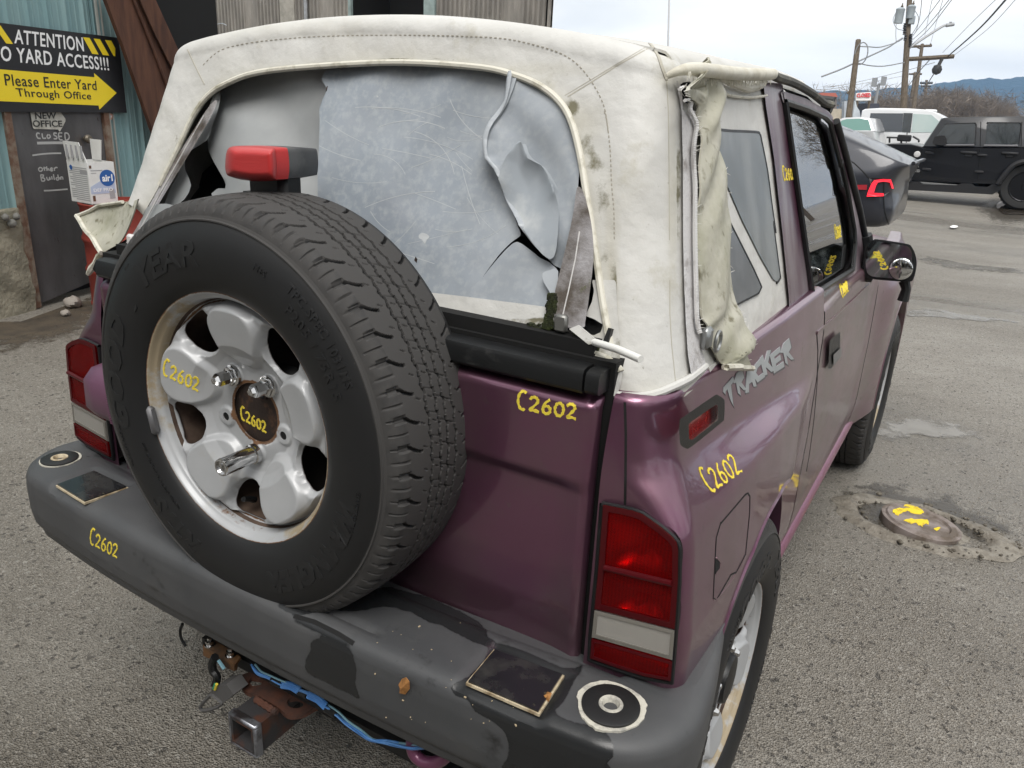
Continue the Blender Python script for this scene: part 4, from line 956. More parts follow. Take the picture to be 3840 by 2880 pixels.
v, f = grid(np.array(P)); v, f = solid(v, f, np.array([0, .003, 0])); ripped = mk('ripped_corner', v, f, M_MOSSY, top, attrs={'grime': np.tile(np.clip(RNG.normal(.3, .14, len(v)//2), 0, .6), 2)})
mb = MB(); mb.tube(np.array(P)[-1]+np.array([0, -.003, 0]), .0055, 6); mb.tube(np.array(P)[:, 0]+np.array([0, -.003, 0]), .004, 6); p_ = [onY(u, v, .08) for u, v in kk((222, 546), (215, 556), (205, 570), (198, 580), (190, 592))]; mb.tube(np.array(p_), [.007, .009, .006, .008, .005], 6); mb.build('torn_hem', M_PIPE, ripped)
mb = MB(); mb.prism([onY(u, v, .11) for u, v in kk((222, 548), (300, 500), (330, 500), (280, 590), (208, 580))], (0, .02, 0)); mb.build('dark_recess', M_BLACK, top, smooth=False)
mb = MB(); mb.prism([onY(u, v, -.002) for u, v in zz((200, 700), 2.074, (350, 700), (365, 600), (420, 585), (560, 600), (520, 745))], (0, .03, 0)); mb.build('trim_end_block', M_TRIM, tailgate, smooth=False)
mb = MB(); mb.prism([onY(u, v, .02) for u, v in zz((200, 700), 2.074, (305, 640), (330, 575), (375, 555), (400, 570), (360, 600), (345, 690))], (0, .03, 0)); mb.build('trim_end_block', M_BLACK, tailgate, smooth=False)
# clutter in the lower right corner of the window: bracket, cords, moss
zk = lambda *p: zz((2000, 1050), 2.458, *p)
mb = MB(); mb.prism([rear(.01)(u, v) for u, v in zk((450, 362), (695, 398), (700, 440), (640, 590), (500, 470), (445, 410))], PRN*.02); mb.prism([rear(-.012)(u, v) for u, v in zk((690, 440), (720, 445), (690, 575), (640, 575), (650, 540))], PRN*.03)
mb.build('black_bracket', M_TRIM, top, smooth=False)
mb = MB(); mb.prism([rear(-.018)(u, v) for u, v in zk((430, 420), (600, 560), (585, 585), (525, 600), (345, 455))], -PRN*.006); mb.build('hem_scrap', M_VINYL, top, smooth=False, attrs={'grime': [.4]*10})
mb = MB(); mb.tube(np.array([rear(-.02)(*zk((560, 572))[0]), rear(-.05)(*zk((780, 640))[0]), rear(-.07)(*zk((990, 732))[0])]), .0052, 10); mb.build('white_cord', mat('white_cord', (.72, .72, .69), .4), top)
mb = MB(); pt = [rear(-.012)(u, v) for u, v in zk((-150, 470), (0, 510), (150, 545), (300, 565), (420, 600), (520, 650), (570, 685))]; mb.tube(smoothpath(np.array(pt), 5), .0055, 8); pt = [rear(-.006)(u, v) for u, v in zk((270, 610), (420, 655), (560, 690), (680, 740), (770, 810), (795, 850))]; mb.tube(smoothpath(np.array(pt), 5), .007, 8); mb.build('torn_hem', M_PIPE, top)
mb = MB()
for _ in range(420):
    t = RNG.random(); u, v = np.array(zk((-60, 470))[0])*(1-t)+np.array(zk((560, 640))[0])*t; u += RNG.normal(0, 9); v += RNG.normal(-6*(1-t), 10)
    p = rear(-.006)(u, v); s_ = .002+.003*RNG.random(); mb.box(p, (s_*2, s_*2, s_), rz=RNG.random()*3)
for _ in range(160):
    t = RNG.random(); u, v = np.array(kk((1196, 640))[0])*(1-t)+np.array(kk((1184, 706))[0])*t; p = rear(-.012)(u+RNG.normal(0, 7), v+RNG.normal(0, 5)); s_ = .002+.0035*RNG.random(); mb.box(p, (s_*2, s_, s_*1.6), rz=RNG.random()*3)
ms = mb.build('moss', M_MOSS, top, smooth=False); ms['kind'] = 'stuff'
# dark filling between window hem and tailgate trim
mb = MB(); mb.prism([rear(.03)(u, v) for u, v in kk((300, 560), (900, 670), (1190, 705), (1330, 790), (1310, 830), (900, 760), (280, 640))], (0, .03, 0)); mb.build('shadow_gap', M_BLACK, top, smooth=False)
# ---------------------------------------------------------------- centre high brake light
zb_ = lambda *p: zz((700, 450), 3.318, *p)
hb_ = empty('high_brake_light', parent=car)
M_BL = mat('faded_red_lens', (.46, .03, .03), .42, col2=(.40, .10, .04), scale=16, lo=.6, hi=.8, coat=.15, bump=.3, bscale=90, stretch=(.3, 1, 2))
YB = -.065
fr = smoothpath(np.array(zb_((480, 560), (488, 440), (508, 372), (545, 337), (640, 321), (850, 325), (1050, 343), (1095, 362), (1112, 450), (1122, 600), (1112, 715), (1085, 750), (900, 762), (700, 747), (560, 711), (502, 682), (483, 620))), 4, True)
FRD = dense(fr, 4, True); F0 = np.array([onY(u, v, YB+.017) for u, v in FRD])-np.array([0, .017, 0]); c0 = F0.mean(0); n_ = len(F0)
def cap(u, v):
    e = float(-sdf(np.array([[u, v]]), FRD)[0]); t = max(0., 1-max(e, 0)/34.); return onY(u, v, YB-.012+.030*(1-math.sqrt(max(0, 1-t*t))))
sheet('red_lens', fr, cap, M_BL, hb_, step=5, thick=.012, sharp=0)
mb = MB(); V = [F0+np.array([0, .017, 0]), F0+np.array([0, .042, 0])]; mb.add(np.vstack(V), [(k, (k+1) % n_, n_+(k+1) % n_, n_+k) for k in range(n_)]); mb.build('lens_side', M_BL, hb_)
V = []
for sc, dy in ((1.0, .036), (.985, .037), (.985, .04), (.97, .075), (.88, .11), (.62, .125), (.001, .127)): V.append(c0+(F0-c0)*sc+np.array([0, dy, 0]))
mb = MB(); mb.add(np.vstack(V), [(i*n_+k, i*n_+(k+1) % n_, (i+1)*n_+(k+1) % n_, (i+1)*n_+k) for i in range(6) for k in range(n_)]); mb.build('lamp_housing', mat('grey_lamp_housing', (.05, .052, .055), .45, col2=(.085, .088, .09), scale=18, lo=.45, hi=.6), hb_)
p = onY(*zb_((1130, 770))[0], .0); mb = MB(); mb.box((p[0]-.005, .0, p[2]-.05), (.085, .05, .16), bevel=.012); mb.box((p[0]-.005, .0, p[2]-.02), (.09, .054, .006)); mb.build('stalk', M_TRIM, hb_)
# ================================================================ wheels
NT = 1440
PROF = [(.200, .012), (.203, .003), (.212, -.005), (.226, -.012), (.245, -.0165), (.262, -.0185), (.28, -.0175), (.295, -.014), (.306, -.009), (.3105, -.0065), (.3115, -.0085), (.3135, -.0085), (.3145, -.005), (.318, -.003)]
th = np.linspace(0, 2*math.pi, NT, endpoint=False)
def tread_h(w, T):
    """groove depth at axial position w (0..1 across) and angle T"""
    d = np.zeros(np.broadcast(w, T).shape)
    zig = lambda k, ph: np.abs(((T*k/(2*math.pi)+ph) % 1)-.5)*2-.5
    for i, (c, am, ph) in enumerate(((.30, .020, 0), (.44, .022, .25), (.56, .022, .6), (.70, .020, .1))):
        q = np.abs(w-(c+am*zig(62, ph)+.006*np.sign(np.sin(T*124+i)))); d = np.maximum(d, np.clip((.0135-q)/.003, 0, 1)*.0068)
    for k, (a, b, ph) in enumerate(((.44, .56, .2), (.30, .44, .7), (.56, .70, .45))):       # cross sipes that break the ribs into blocks
        inside = (w > a) & (w < b); fr = ((T*62/(2*math.pi)+ph+ (w-a)*1.6) % 1); q = np.minimum(fr, 1-fr); d = np.maximum(d, np.where(inside, np.clip((.055 if k == 0 else .035)-q, 0, .03)/.03*.0016, 0))
    for a, b, ph in ((.18, .24, 0), (.77, .83, .3), (.35, .40, .1), (.60, .65, .5)):         # short sipes
        inside = (w > a) & (w < b); fr = ((T*62/(2*math.pi)+ph+(w-a)*2.5) % 1); q = np.minimum(fr, 1-fr); d = np.maximum(d, np.where(inside, np.clip(.04-q, 0, .02)/.02*.002, 0))
    for sg in (0, 1):                                                                         # curved shoulder notches
        ww = w if sg == 0 else 1-w; inside = ww < .17
        fr = ((T*52/(2*math.pi)+.5*sg+1.1*np.clip(ww, 0, .2)**1.0*3.0-8*ww*ww) % 1); q = np.minimum(fr, 1-fr)
        d = np.maximum(d, np.where(inside, np.clip((.075-.12*ww)-q, 0, .018)/.018*.0058, 0))
    return d
rings = []
for r, w in PROF: rings.append((r, w, 0))
RO = .344
for t in np.linspace(0, 1, 8): # sloping shoulder
    a = t*math.pi/2; rings.append((.318+.0225*math.sin(a)**.9, -.003+.024*t**1.3, 1))
nw = 92
for t in np.linspace(0, 1, nw)[1:-1]: rings.append((.3405+.0045*(1-(2*t-1)**2), .021+.146*t, 2+t))
for t in np.linspace(1, 0, 5): a = t*math.pi/2; rings.append((.318+.0225*math.sin(a), .191-.024*t, 4))
for r, w in ((.30, .198), (.26, .203), (.225, .195), (.20, .18)): rings.append((r, w, 5))
V = []; tr = []; wl = []
for r, w, k in rings:
    rr = np.full(NT, r)
    if 2 <= k <= 3: rr = rr-tread_h(np.full(NT, k-2), th); tr.append(np.full(NT, .75)-120*np.minimum(r-rr, .005)); wl.append(np.zeros(NT))
    elif k == 1:
        t = (w+.003)/.024; fr = ((th*104/(2*math.pi)) % 1); q = np.minimum(fr, 1-fr); rr = rr-np.clip(.10-q, 0, .05)/.05*.003*(t > .08)*(1 if t < .9 else .5)
        fr = ((th*52/(2*math.pi)) % 1); q = np.minimum(fr, 1-fr); rr = rr-np.clip(.15-q, 0, .05)/.05*.004*(t > .45); tr.append(np.full(NT, .55)); wl.append(np.zeros(NT))
    else: tr.append(np.full(NT, .62 if .3095 < r < .319 and w < 0 else 0.0)); wl.append(np.full(NT, 1.0 if r < .309 and w < .05 else 0.0))
    V.append(np.stack([rr*np.cos(th), np.full(NT, w), rr*np.sin(th)], -1))
n_ = len(rings); TV = np.vstack(V); idx = np.arange(n_*NT).reshape(n_, NT); nx_ = np.roll(idx, -1, 1)
TF = np.stack([idx[:-1], nx_[:-1], nx_[1:], idx[1:]], -1).reshape(-1, 4).tolist()
TA = {'tread': np.concatenate(tr), 'wall': np.concatenate(wl)}
def wall_w(r): return np.interp(r, [p[0] for p in PROF], [p[1] for p in PROF])
def arc_text(s, size, r, a0, bold=0.0, xs=1.0, shear=0.0, sp=1.0, raise_=.0014, mono=None):
    v, f = text_mesh(s, size=size, extrude=.5, offset=bold, xs=xs, shear=shear, spacing=sp, res=2)
    # split long edges not needed at this size; bend round the wheel
    a = R(a0)-v[:, 0]/r; rr = r+v[:, 1]; z = (v[:, 2]+.5)
    w = wall_w(rr)-z*raise_+(1-z)*.001
    return np.stack([rr*np.cos(a), w, rr*np.sin(a)], -1), f
LMS = []
for args in (dict(s='GOOD', size=.052, r=.247, a0=197, bold=.0016, xs=1.22, shear=.22, sp=1.02), dict(s='/', size=.075, r=.243, a0=141, bold=.003, xs=.9, shear=.4), dict(s='YEAR', size=.052, r=.247, a0=131, bold=.0016, xs=1.22, shear=.22, sp=1.02),
             dict(s='WRANGLER', size=.046, r=.249, a0=-10, bold=.0022, xs=1.0, shear=.25, sp=1.08), dict(s='RT/S', size=.046, r=.249, a0=-108, bold=.002, xs=1.2, shear=.25, sp=1.1),
             dict(s='TPC SPEC 1031MS', size=.019, r=.284, a0=57, sp=1.1, bold=.0003), dict(s='P205 / 75R15', size=.023, r=.258, a0=54, sp=1.15, bold=.0003), dict(s='M+S', size=.014, r=.275, a0=70), dict(s='STANDARD LOAD', size=.009, r=.277, a0=-6), dict(s='TUBELESS RADIAL', size=.010, r=.277, a0=-150), dict(s='MOUNT ONLY ON APPROVED RIMS', size=.008, r=.228, a0=-125)):
    LMS.append(arc_text(**args))
M_LETT = mat('raised_rubber', (.0125, .0128, .0134), .5)
# ---- steel wheel disc
nr, na = 96, 360
rr_ = np.linspace(.050, .2075, nr); aa = np.linspace(0, 2*math.pi, na, endpoint=False)
RR, AA = np.meshgrid(rr_, aa, indexing='ij')
STUD = np.radians([-90, -18, 54, 126, 198])
dA = np.min(np.abs((AA[..., None]-STUD+math.pi) % (2*math.pi)-math.pi), -1)         # angle from nearest stud
sm_ = lambda x: np.clip(x, 0, 1)**2*(3-2*np.clip(x, 0, 1))
Wd = np.interp(RR, [.05, .082, .100, .118, .165, .176, .181, .185, .188, .191, .194, .199, .203, .2075], [.050, .050, .043, .030, .020, .018, .020, .030, .036, .030, .013, .009, .001, .0])
hw = np.radians(36)-dA                                                                 # 0 at spoke centre line
bul_ = sm_((1.12-np.sqrt((hw/np.radians(21))**2.2+(np.abs(RR-.132)/.052)**2.6))/.24)
Wd = Wd-.0125*bul_
ring_ = np.hypot(RR*np.cos(dA)-.0698, RR*np.sin(dA)); Wd = Wd-.005*sm_((.020-ring_)/.006)
hxy = (RR*np.cos(dA)-.150, RR*np.sin(dA))
tt = hxy[0]/.033; width = .0285+.017*np.clip((tt+.9)/1.9, 0, 1)-.003*np.clip(tt-.6, 0, 1)
fh = (np.abs(tt)**2.6+np.abs(hxy[1]/width)**2.4-1)*.025
Wd = Wd+.010*sm_((.012-fh)/.012)*(fh < .012)
fs = (ring_-.0072)*2; fcut = np.minimum(fh, np.where(RR < .1, fs, 1))
Pd = np.stack([RR*np.cos(AA), Wd, RR*np.sin(AA)], -1).transpose(1, 0, 2)
DV, DF = grid(Pd, fcut.T, wrap=True)
r_v = np.hypot(DV[:, 0], DV[:, 2]); a_v = np.arctan2(DV[:, 2], DV[:, 0])
dst = np.min(np.abs((a_v[:, None]-STUD+math.pi) % (2*math.pi)-math.pi), -1)
rust = .72*np.exp(-((r_v-.2065)/.003)**2)+.78*np.exp(-((r_v-.1865)/.0022)**2)*(.75+.4*np.sin(a_v*3+1))+.7*np.exp(-((r_v-.052)/.005)**2)+.5*np.exp(-((r_v-.193)/.0025)**2)*(.5+.5*np.sin(a_v*2-1))
fhv = np.hypot(r_v*np.cos(dst)-.150, r_v*np.sin(dst)); rust += .35*np.exp(-((np.hypot(r_v*np.cos(dst)-.0698, r_v*np.sin(dst))-.010)/.004)**2)
stain = .62*np.clip((r_v-.184)/.006, 0, 1)*(.6+.4*np.sin(a_v*2+2.5))+.42*np.exp(-((r_v-.062)/.016)**2)*(.6+.4*np.sin(a_v*3))
DV2, DF2 = solid(DV, DF, np.array([0, .0022, 0])); DA = {'stain': np.tile(np.clip(stain, 0, .9), 2), 'rust': np.tile(np.clip(rust, 0, .9), 2), 'dark': np.concatenate([np.zeros(len(DV)), np.ones(len(DV))])}
BARREL = [(.206, .002), (.2085, .0), (.2095, .004), (.205, .012), (.196, .018), (.190, .03), (.186, .05), (.176, .08), (.178, .14), (.19, .165), (.207, .178)]
def make_wheel(name, spare):
    root = empty(name, parent=car)
    ty = mk('tyre', TV, TF, M_RUBBER, root, attrs=TA, sharp=30)
    for lv, lf in LMS: mk('raised_lettering', lv, lf, M_LETT, ty, sharp=30)
    rim = mk('rim', DV2, DF2, M_RIM, root, attrs=DA, sharp=45)
    mb = MB(); mb.lathe(BARREL, 96, axis='Y'); V = np.vstack(mb.v); F = [q for q in mb.f if len(q) == 4]
    mk('rim_barrel', V, F, mat('rusty_barrel', (.11, .075, .055), .75, .2, col2=(.04, .022, .015), scale=16, lo=.4, hi=.65, spots=[((.3, .27, .25), 20, .62, .75, .6)]), rim)
    mb = MB(); c = np.array([.197*math.cos(R(193)), -.004, .197*math.sin(R(193))]); mb.box(c, (.012, .016, .05), bevel=.005, M=Matrix.Rotation(R(-13), 3, 'Y')); mb.build('balance_weight', mat('lead_weight', (.13, .13, .135), .5, .4), rim)
    mb = MB(); mb.tube([(-.012, .045, -.160), (-.006, .03, -.150), (-.002, .015, -.143)], [.006, .005, .0045], 8); mb.build('valve', M_TRIM, rim)
    return root, rim
spare, srim = make_wheel('spare_wheel', True); spare.location = (.0046, -.1545, .931)
# hub plate, nuts, lock, bare stud holes
mb = MB(); mb.lathe([(.057, .055), (.057, .058)], 40, axis='Y'); mb.box((.020, .0535, .032), (.009, .004, .010)); hub = mb.build('hub_plate', M_RUST, srim)
mb = MB(); mb.box((.016, .0518, .034), (.010, .004, .011)); mb.build('square_hole', M_BLACK, hub, smooth=False)
for a in (54, 126):
    mb = MB(); p = np.array([.0698*math.cos(R(a)), 0, .0698*math.sin(R(a))]); hx = 1/math.cos(R(30))
    mb.lathe([(.0145, .043), (.0155, .040), (.0155, .036), (.0112, .035), (.0112, .016), (.0100, .012), (.006, .007), (.001, .0055)], 6, axis='Y', loc=p); mb.lathe([(.018, .046), (.018, .041), (.012, .039)], 20, axis='Y', loc=p); mb.build('lug_nut', M_CHROME, srim, sharp=25)
mb = MB(); p = np.array([0, 0, -.0698]); mb.lathe([(.017, .044), (.017, .036), (.0145, .035), (.0148, -.022), (.0140, -.025), (.0115, -.0255), (.0115, -.022), (.001, -.022)], 28, axis='Y', loc=p); mb.box(p+np.array([0, -.023, 0]), (.003, .003, .012)); mb.build('wheel_lock', M_CHROME, srim, sharp=30)
mb = MB()
for a in (-18, 198): mb.lathe([(.011, .047), (.011, .049)], 16, axis='Y', loc=(.0698*math.cos(R(a)), 0, .0698*math.sin(R(a))))
mb.build('stud_hole', M_BLACK, srim, smooth=False)
# dark disc painting in the shade seen through the spare's openings
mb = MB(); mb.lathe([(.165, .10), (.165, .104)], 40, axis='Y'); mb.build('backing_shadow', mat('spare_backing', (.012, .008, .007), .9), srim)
M_TRIM
roadw = empty('wheel', parent=car)
roadw.rotation_euler = (0, 0, R(90)); roadw.location = (.7065, .462, .336)
for ch in spare.children:
    if ch.name.startswith('tyre'): tc_ = copy_tree(ch, roadw); tc_.rotation_euler = (0, R(77), 0)
    else:
        c = ch.copy(); COL.objects.link(c); c.parent = roadw; c.rotation_euler = (0, R(40), 0)
        for g in ch.children:
            if g.name.split('.')[0] in ('rim_barrel', 'balance_weight', 'valve'): q = g.copy(); COL.objects.link(q); q.parent = c
        mb = MB(); mb.lathe([(.052, .05), (.052, .012), (.048, .004), (.030, .001), (.001, .0)], 32, axis='Y'); mb.build('hub_cap', M_TRIM, c)
        mb = MB()
        for a in (-90, -18, 54, 126, 198): mb.lathe([(.014, .043), (.0112, .035), (.0112, .016), (.006, .007), (.001, .0055)], 6, axis='Y', loc=(.0698*math.cos(R(a)), 0, .0698*math.sin(R(a))))
        mb.build('lug_nut', M_CHROME, c, sharp=25)
for loc, rz, ry in (((.715, 2.662, .336), 90, 100), ((-.7065, .462, .336), -90, 10), ((-.715, 2.662, .336), -90, 55)):
    w_ = copy_tree(roadw, car); w_.location = loc; w_.rotation_euler = (0, 0, R(rz))
# axle and chassis under the car
mb = MB(); mb.tube([(-.62, .462, .33), (.62, .462, .33)], .045, 10)
for sx in (-1, 1): mb.box((sx*.42, 1.5, .42), (.09, 2.7, .11))
mb.box((0, .5, .40), (.7, .5, .14), bevel=.05); mb.build('chassis_frame', M_LINER, car, smooth=False)
# ================================================================ bumper
SECB = [(.185, .600), (.178, .626), (.150, .631), (.139, .640), (.125, .6435), (.040, .6435), (.026, .6425), (.016, .6395), (.007, .633), (.002, .622), (.000, .600), (.000, .552), (.004, .522), (.0085, .513), (.012, .511), (.014, .505), (.018, .487), (.028, .476), (.05, .472), (.12, .470)]
sb = []
for i in range(len(SECB)-1):
    k_ = max(2, int(math.dist(SECB[i], SECB[i+1])/.005)); sb += [tuple(np.array(SECB[i])*(1-t)+np.array(SECB[i+1])*t) for t in np.linspace(0, 1, k_, endpoint=False)]
sb.append(SECB[-1]); sb = np.array(sb)
pl = [(x, -.178+.030*(abs(x)/.66)**2.6) for x in np.linspace(-.64, .64, 230)]
xe, ye = pl[-1]; rc = .135; cxx, cyy = .650, ye+rc
arc_ = [(.640+.124*math.sin(q), cyy-rc*math.cos(q)) for q in np.linspace(0, math.pi/2, 40)[1:]]
side_ = [(arc_[-1][0]-.034*t**1.4, arc_[-1][1]+t*(.205-arc_[-1][1])) for t in np.linspace(0, 1, 40)[1:]]
right_ = arc_+side_; left_ = [(-x, y) for x, y in right_][::-1]; pl = np.array(left_+pl+right_)
tg = np.gradient(pl, axis=0); tg /= np.linalg.norm(tg, axis=1)[:, None]; inn_ = np.stack([-tg[:, 1], tg[:, 0]], -1)
sl_ = np.concatenate([[0], np.cumsum(np.linalg.norm(np.diff(pl, axis=0), axis=1))])
P = np.zeros((len(pl), len(sb), 3))
for i in range(len(pl)):
    onside = max(0, abs(pl[i, 0])-.70)/.075; fl_ = np.clip((pl[i, 1]-(-.02))/.22, 0, 1)
    d = sb[:, 0].copy(); z = sb[:, 1].copy()
    d = d*np.clip(1-.80*fl_*(d > .03), .15, 1)              # the end tapers in along the side
    z = np.where(z > .6, z-.004*fl_, z); ysh = -.62*(.625-z)*fl_**1.5*(abs(pl[i, 0]) > .7)
    P[i, :, 0] = pl[i, 0]+inn_[i, 0]*d; P[i, :, 1] = pl[i, 1]+inn_[i, 1]*d+ysh; P[i, :, 2] = z
# soft moulded dents round the step pads
for sx in (1, -1):
    dx = np.maximum(np.abs(P[..., 0]-sx*.511)-.062, 0); dy = np.maximum(np.abs(P[..., 1]+.104)-.047, 0); P[..., 2] -= np.where(P[..., 2] > .63, .005*np.clip(1-np.hypot(dx, dy)/.012, 0, 1), 0)
gx = P[..., 0]; gy = P[..., 1]; gz = P[..., 2]
P[..., 2] -= np.where((gz > .62), .006*np.exp(-((gy+.135-.02*0)/.006)**2)*np.clip((gx+.05)/.05, 0, 1)*np.clip((.30-gx)/.03, 0, 1), 0)
v, f = grid(P)
uvb = pix(v)
def wetpoly(*p): return -sdf(uvb, smoothpath(np.array(kk(*p)), 3, True))
zw = lambda *p: [(a/1.229/K, (1600+b/1.229)/K) for a, b in p]
zx = lambda *p: [((1400+a/1.58)/K, (2100+b/1.58)/K) for a, b in p]
wet = np.full(len(v), -99.)
for poly in (zw((1440, 985), (1530, 970), (1610, 1020), (1640, 1100), (1640, 1180), (1665, 1260), (1600, 1230), (1500, 1175), (1415, 1130), (1410, 1070), (1430, 1030)),
             zw((1360, 870), (1480, 850), (1600, 820), (1750, 820), (1900, 860), (2060, 930), (2212, 1000), (2212, 900), (1800, 740), (1300, 800)),
             zx((-400, 180), (0, 180), (400, 330), (700, 470), (750, 520), (690, 520), (640, 500), (560, 440), (480, 400), (330, 370), (200, 300), (60, 280), (-200, 300)),
             zx((460, 740), (560, 690), (650, 600), (690, 520), (800, 500), (1130, 640), (1250, 620), (1190, 720), (1120, 850), (1080, 900), (1200, 960), (1300, 980), (1400, 1050), (1420, 1160), (1380, 1200), (1400, 1300), (780, 1300), (800, 1150), (780, 1030), (690, 950), (600, 900), (560, 830), (480, 800)),
             zw((1350, 880), (1450, 905), (1580, 960), (1640, 1000), (1560, 990), (1440, 940), (1370, 905))):
    wet = np.maximum(wet, wetpoly(*poly))
wa = np.clip(.5+wet/26, 0, 1)
v, f = solid(v, f, np.array([0, .002, -.001])); bumper = mk('rear_bumper', v, f, M_BUMP, car, attrs={'wet': np.tile(wa, 2)}, sharp=38)
B_BUMP = bvh_of(bumper)
mb = MB()
for sx in (1, -1):                                     # closed ends of the bumper at the wheel arches
    e = P[-1] if sx == 1 else P[0]; mb.add(e, [tuple(range(len(e)))[::sx]])
mb.build('bumper_end', M_BUMP, bumper, smooth=False)
# step pads with pale worn edge, round cover discs
M_PAD = mat('glossy_black_pad', (.010, .011, .013), .2, col2=(.03, .03, .028), scale=22, lo=.5, hi=.7, rough2=.45, coat=.4, spots=[((.14, .12, .07), 50, .66, .78, .6)])
M_GLUE = mat('old_pale_glue', (.55, .47, .33), .8, col2=(.22, .16, .09), scale=40, lo=.42, hi=.62, bump=.4, bscale=200)
for sx in (1, -1):
    q = [(.455, -.062), (.568, -.062), (.568, -.146), (.452, -.146)]
    if sx > 0: pad = [onZ(u, v, .641) for u, v in kk(*zx((715, 540), (1128, 692), (982, 920), (552, 735)))]
    else: pad = [onZ(u, v, .641) for u, v in [(354, 1771), (480, 1832), (317, 1889), (211.5, 1824)]]
    pad = [np.array(a) for a in pad]; c = np.mean(pad, 0)
    if np.cross(pad[1]-pad[0], pad[2]-pad[1])[2] < 0: pad = pad[::-1]
    mb = MB(); mb.prism([c+(a-c)*.965 for a in pad], (0, 0, .0055)); po = mb.build('step_pad', M_PAD, bumper, smooth=False)
    mb = MB(); mb.prism([c+(a-c)*1.015-np.array([0, 0, .002]) for a in pad], (0, 0, .0045)); mb.build('pad_edge', M_GLUE, po, smooth=False)
for sx in (1, -1):
    c = onZ(2290, 2649, .645) if sx > 0 else onZ(224, 1722, .645)
    big = .0405 if sx > 0 else .037
    mb = MB(); mb.lathe([(big, -.006), (big, .0035), (big-.002, .0045), (.0165, .0045), (.0155, -.004)], 48, loc=c); V = np.vstack(mb.v); F = [q for q in mb.f if len(q) == 4]; cap_ = mk('round_cap', V, F, mat('cap_rubber', (.012, .0125, .013), .5, bump=.2, bscale=300), bumper, sharp=40)
    mb = MB(); n__ = 60; V = []
    for k_ in range(n__):
        a = 2*math.pi*k_/n__; w_ = (.004+.0045*abs(math.sin(a*1.5+4))*(RNG.random()*.6+.5) if sx > 0 else .0025)+(.003 if -2.6 < a-math.pi < .3 else 0)
        V += [c+np.array([math.cos(a)*(big-.001), math.sin(a)*(big-.001), .0005]), c+np.array([math.cos(a)*(big+w_), math.sin(a)*(big+w_), .0008]), c+np.array([math.cos(a)*(big+w_), math.sin(a)*(big+w_), -.004])]
    mb.add(V, [(3*k_+j, 3*k_+j+1, (3*k_+3) % (3*n__)+j+1, (3*k_+3) % (3*n__)+j) for k_ in range(n__) for j in (0, 1)]); mb.build('glue_ring', mat('white_residue', (.52, .50, .43), .85, col2=(.3, .29, .26), scale=50, lo=.5, hi=.65, bump=.5, bscale=300), cap_)
    mb = MB(); mb.lathe([(.0175, .004), (.0165, .0055), (.0125, .0055), (.0095, -.001), (.009, -.004)], 32, loc=c); V = np.vstack(mb.v); F = [q for q in mb.f if len(q) == 4]; mk('bolt_collar', V, F, M_GLUE if sx < 0 else mat('white_residue', (.5, .5, .45), .8), cap_)
    mb = MB(); mb.lathe([(.010, -.006), (.010, -.004)], 24, loc=c); mb.build('bolt_hole', mat('bolt_grey', (.05, .055, .055), .5), cap_, smooth=False)
# long moulded slot in the bumper top and seam of the corner piece
mb = MB(); stick(mb, B_BUMP, zz((0, 1600), 1.229, (1355, 872), (1450, 900), (1560, 955), (1630, 1000)), .007, .0008, 8); mb.build('bumper_groove', M_BLACK, bumper, smooth=False); mb = MB(); stick(mb, B_BUMP, zz((1400, 2100), 1.58, (1372, 1232), (1385, 1195), (1420, 1160)), .0016, .0006, 8); mb.build('bumper_groove', M_BLACK, bumper, smooth=False)
# ---------------------------------------------------------------- hitch, towing eye and wiring below the bumper
hitch = empty('tow_hitch', parent=car)
zh = lambda *p: zz((600, 2200), 2.011, *p)
mb = MB(); o_ = [onY(u, v, -.155) for u, v in zh((518, 985), (712, 1090), (722, 1262), (535, 1160))]; cx_ = np.mean(o_, 0)
W2, L2, t2 = .033, .30, .008
C0 = np.array([cx_[0], -.155, cx_[2]])
for dx, dz, sx, sz in ((0, W2-t2/2, 2*W2, t2), (0, -W2+t2/2, 2*W2, t2), (W2-t2/2, 0, t2, 2*W2-2*t2), (-W2+t2/2, 0, t2, 2*W2-2*t2)): mb.box(C0+np.array([dx, L2/2, dz]), (sx, L2, sz))
rec = mb.build('receiver_tube', mat('worn_hitch_steel', (.055, .053, .055), .55, .5, col2=(.12, .05, .03), scale=14, lo=.5, hi=.64, bump=.3, bscale=120), hitch, smooth=False)
mb = MB()
for dx, dz, sx, sz in ((0, W2, 2*W2+.008, .009), (0, -W2, 2*W2+.008, .009), (W2, 0, .009, 2*W2), (-W2, 0, .009, 2*W2)): mb.box(C0+np.array([dx, .008, dz]), (sx, .018, sz), bevel=.003)
mb.build('receiver_collar', mat('bare_steel', (.30, .31, .34), .38, .8, col2=(.07, .06, .06), scale=20, lo=.45, hi=.6), rec)
mb = MB(); mb.box(C0+np.array([W2+.0005, .10, 0]), (.002, .024, .022)); mb.build('pin_hole', M_BLACK, rec, smooth=False)
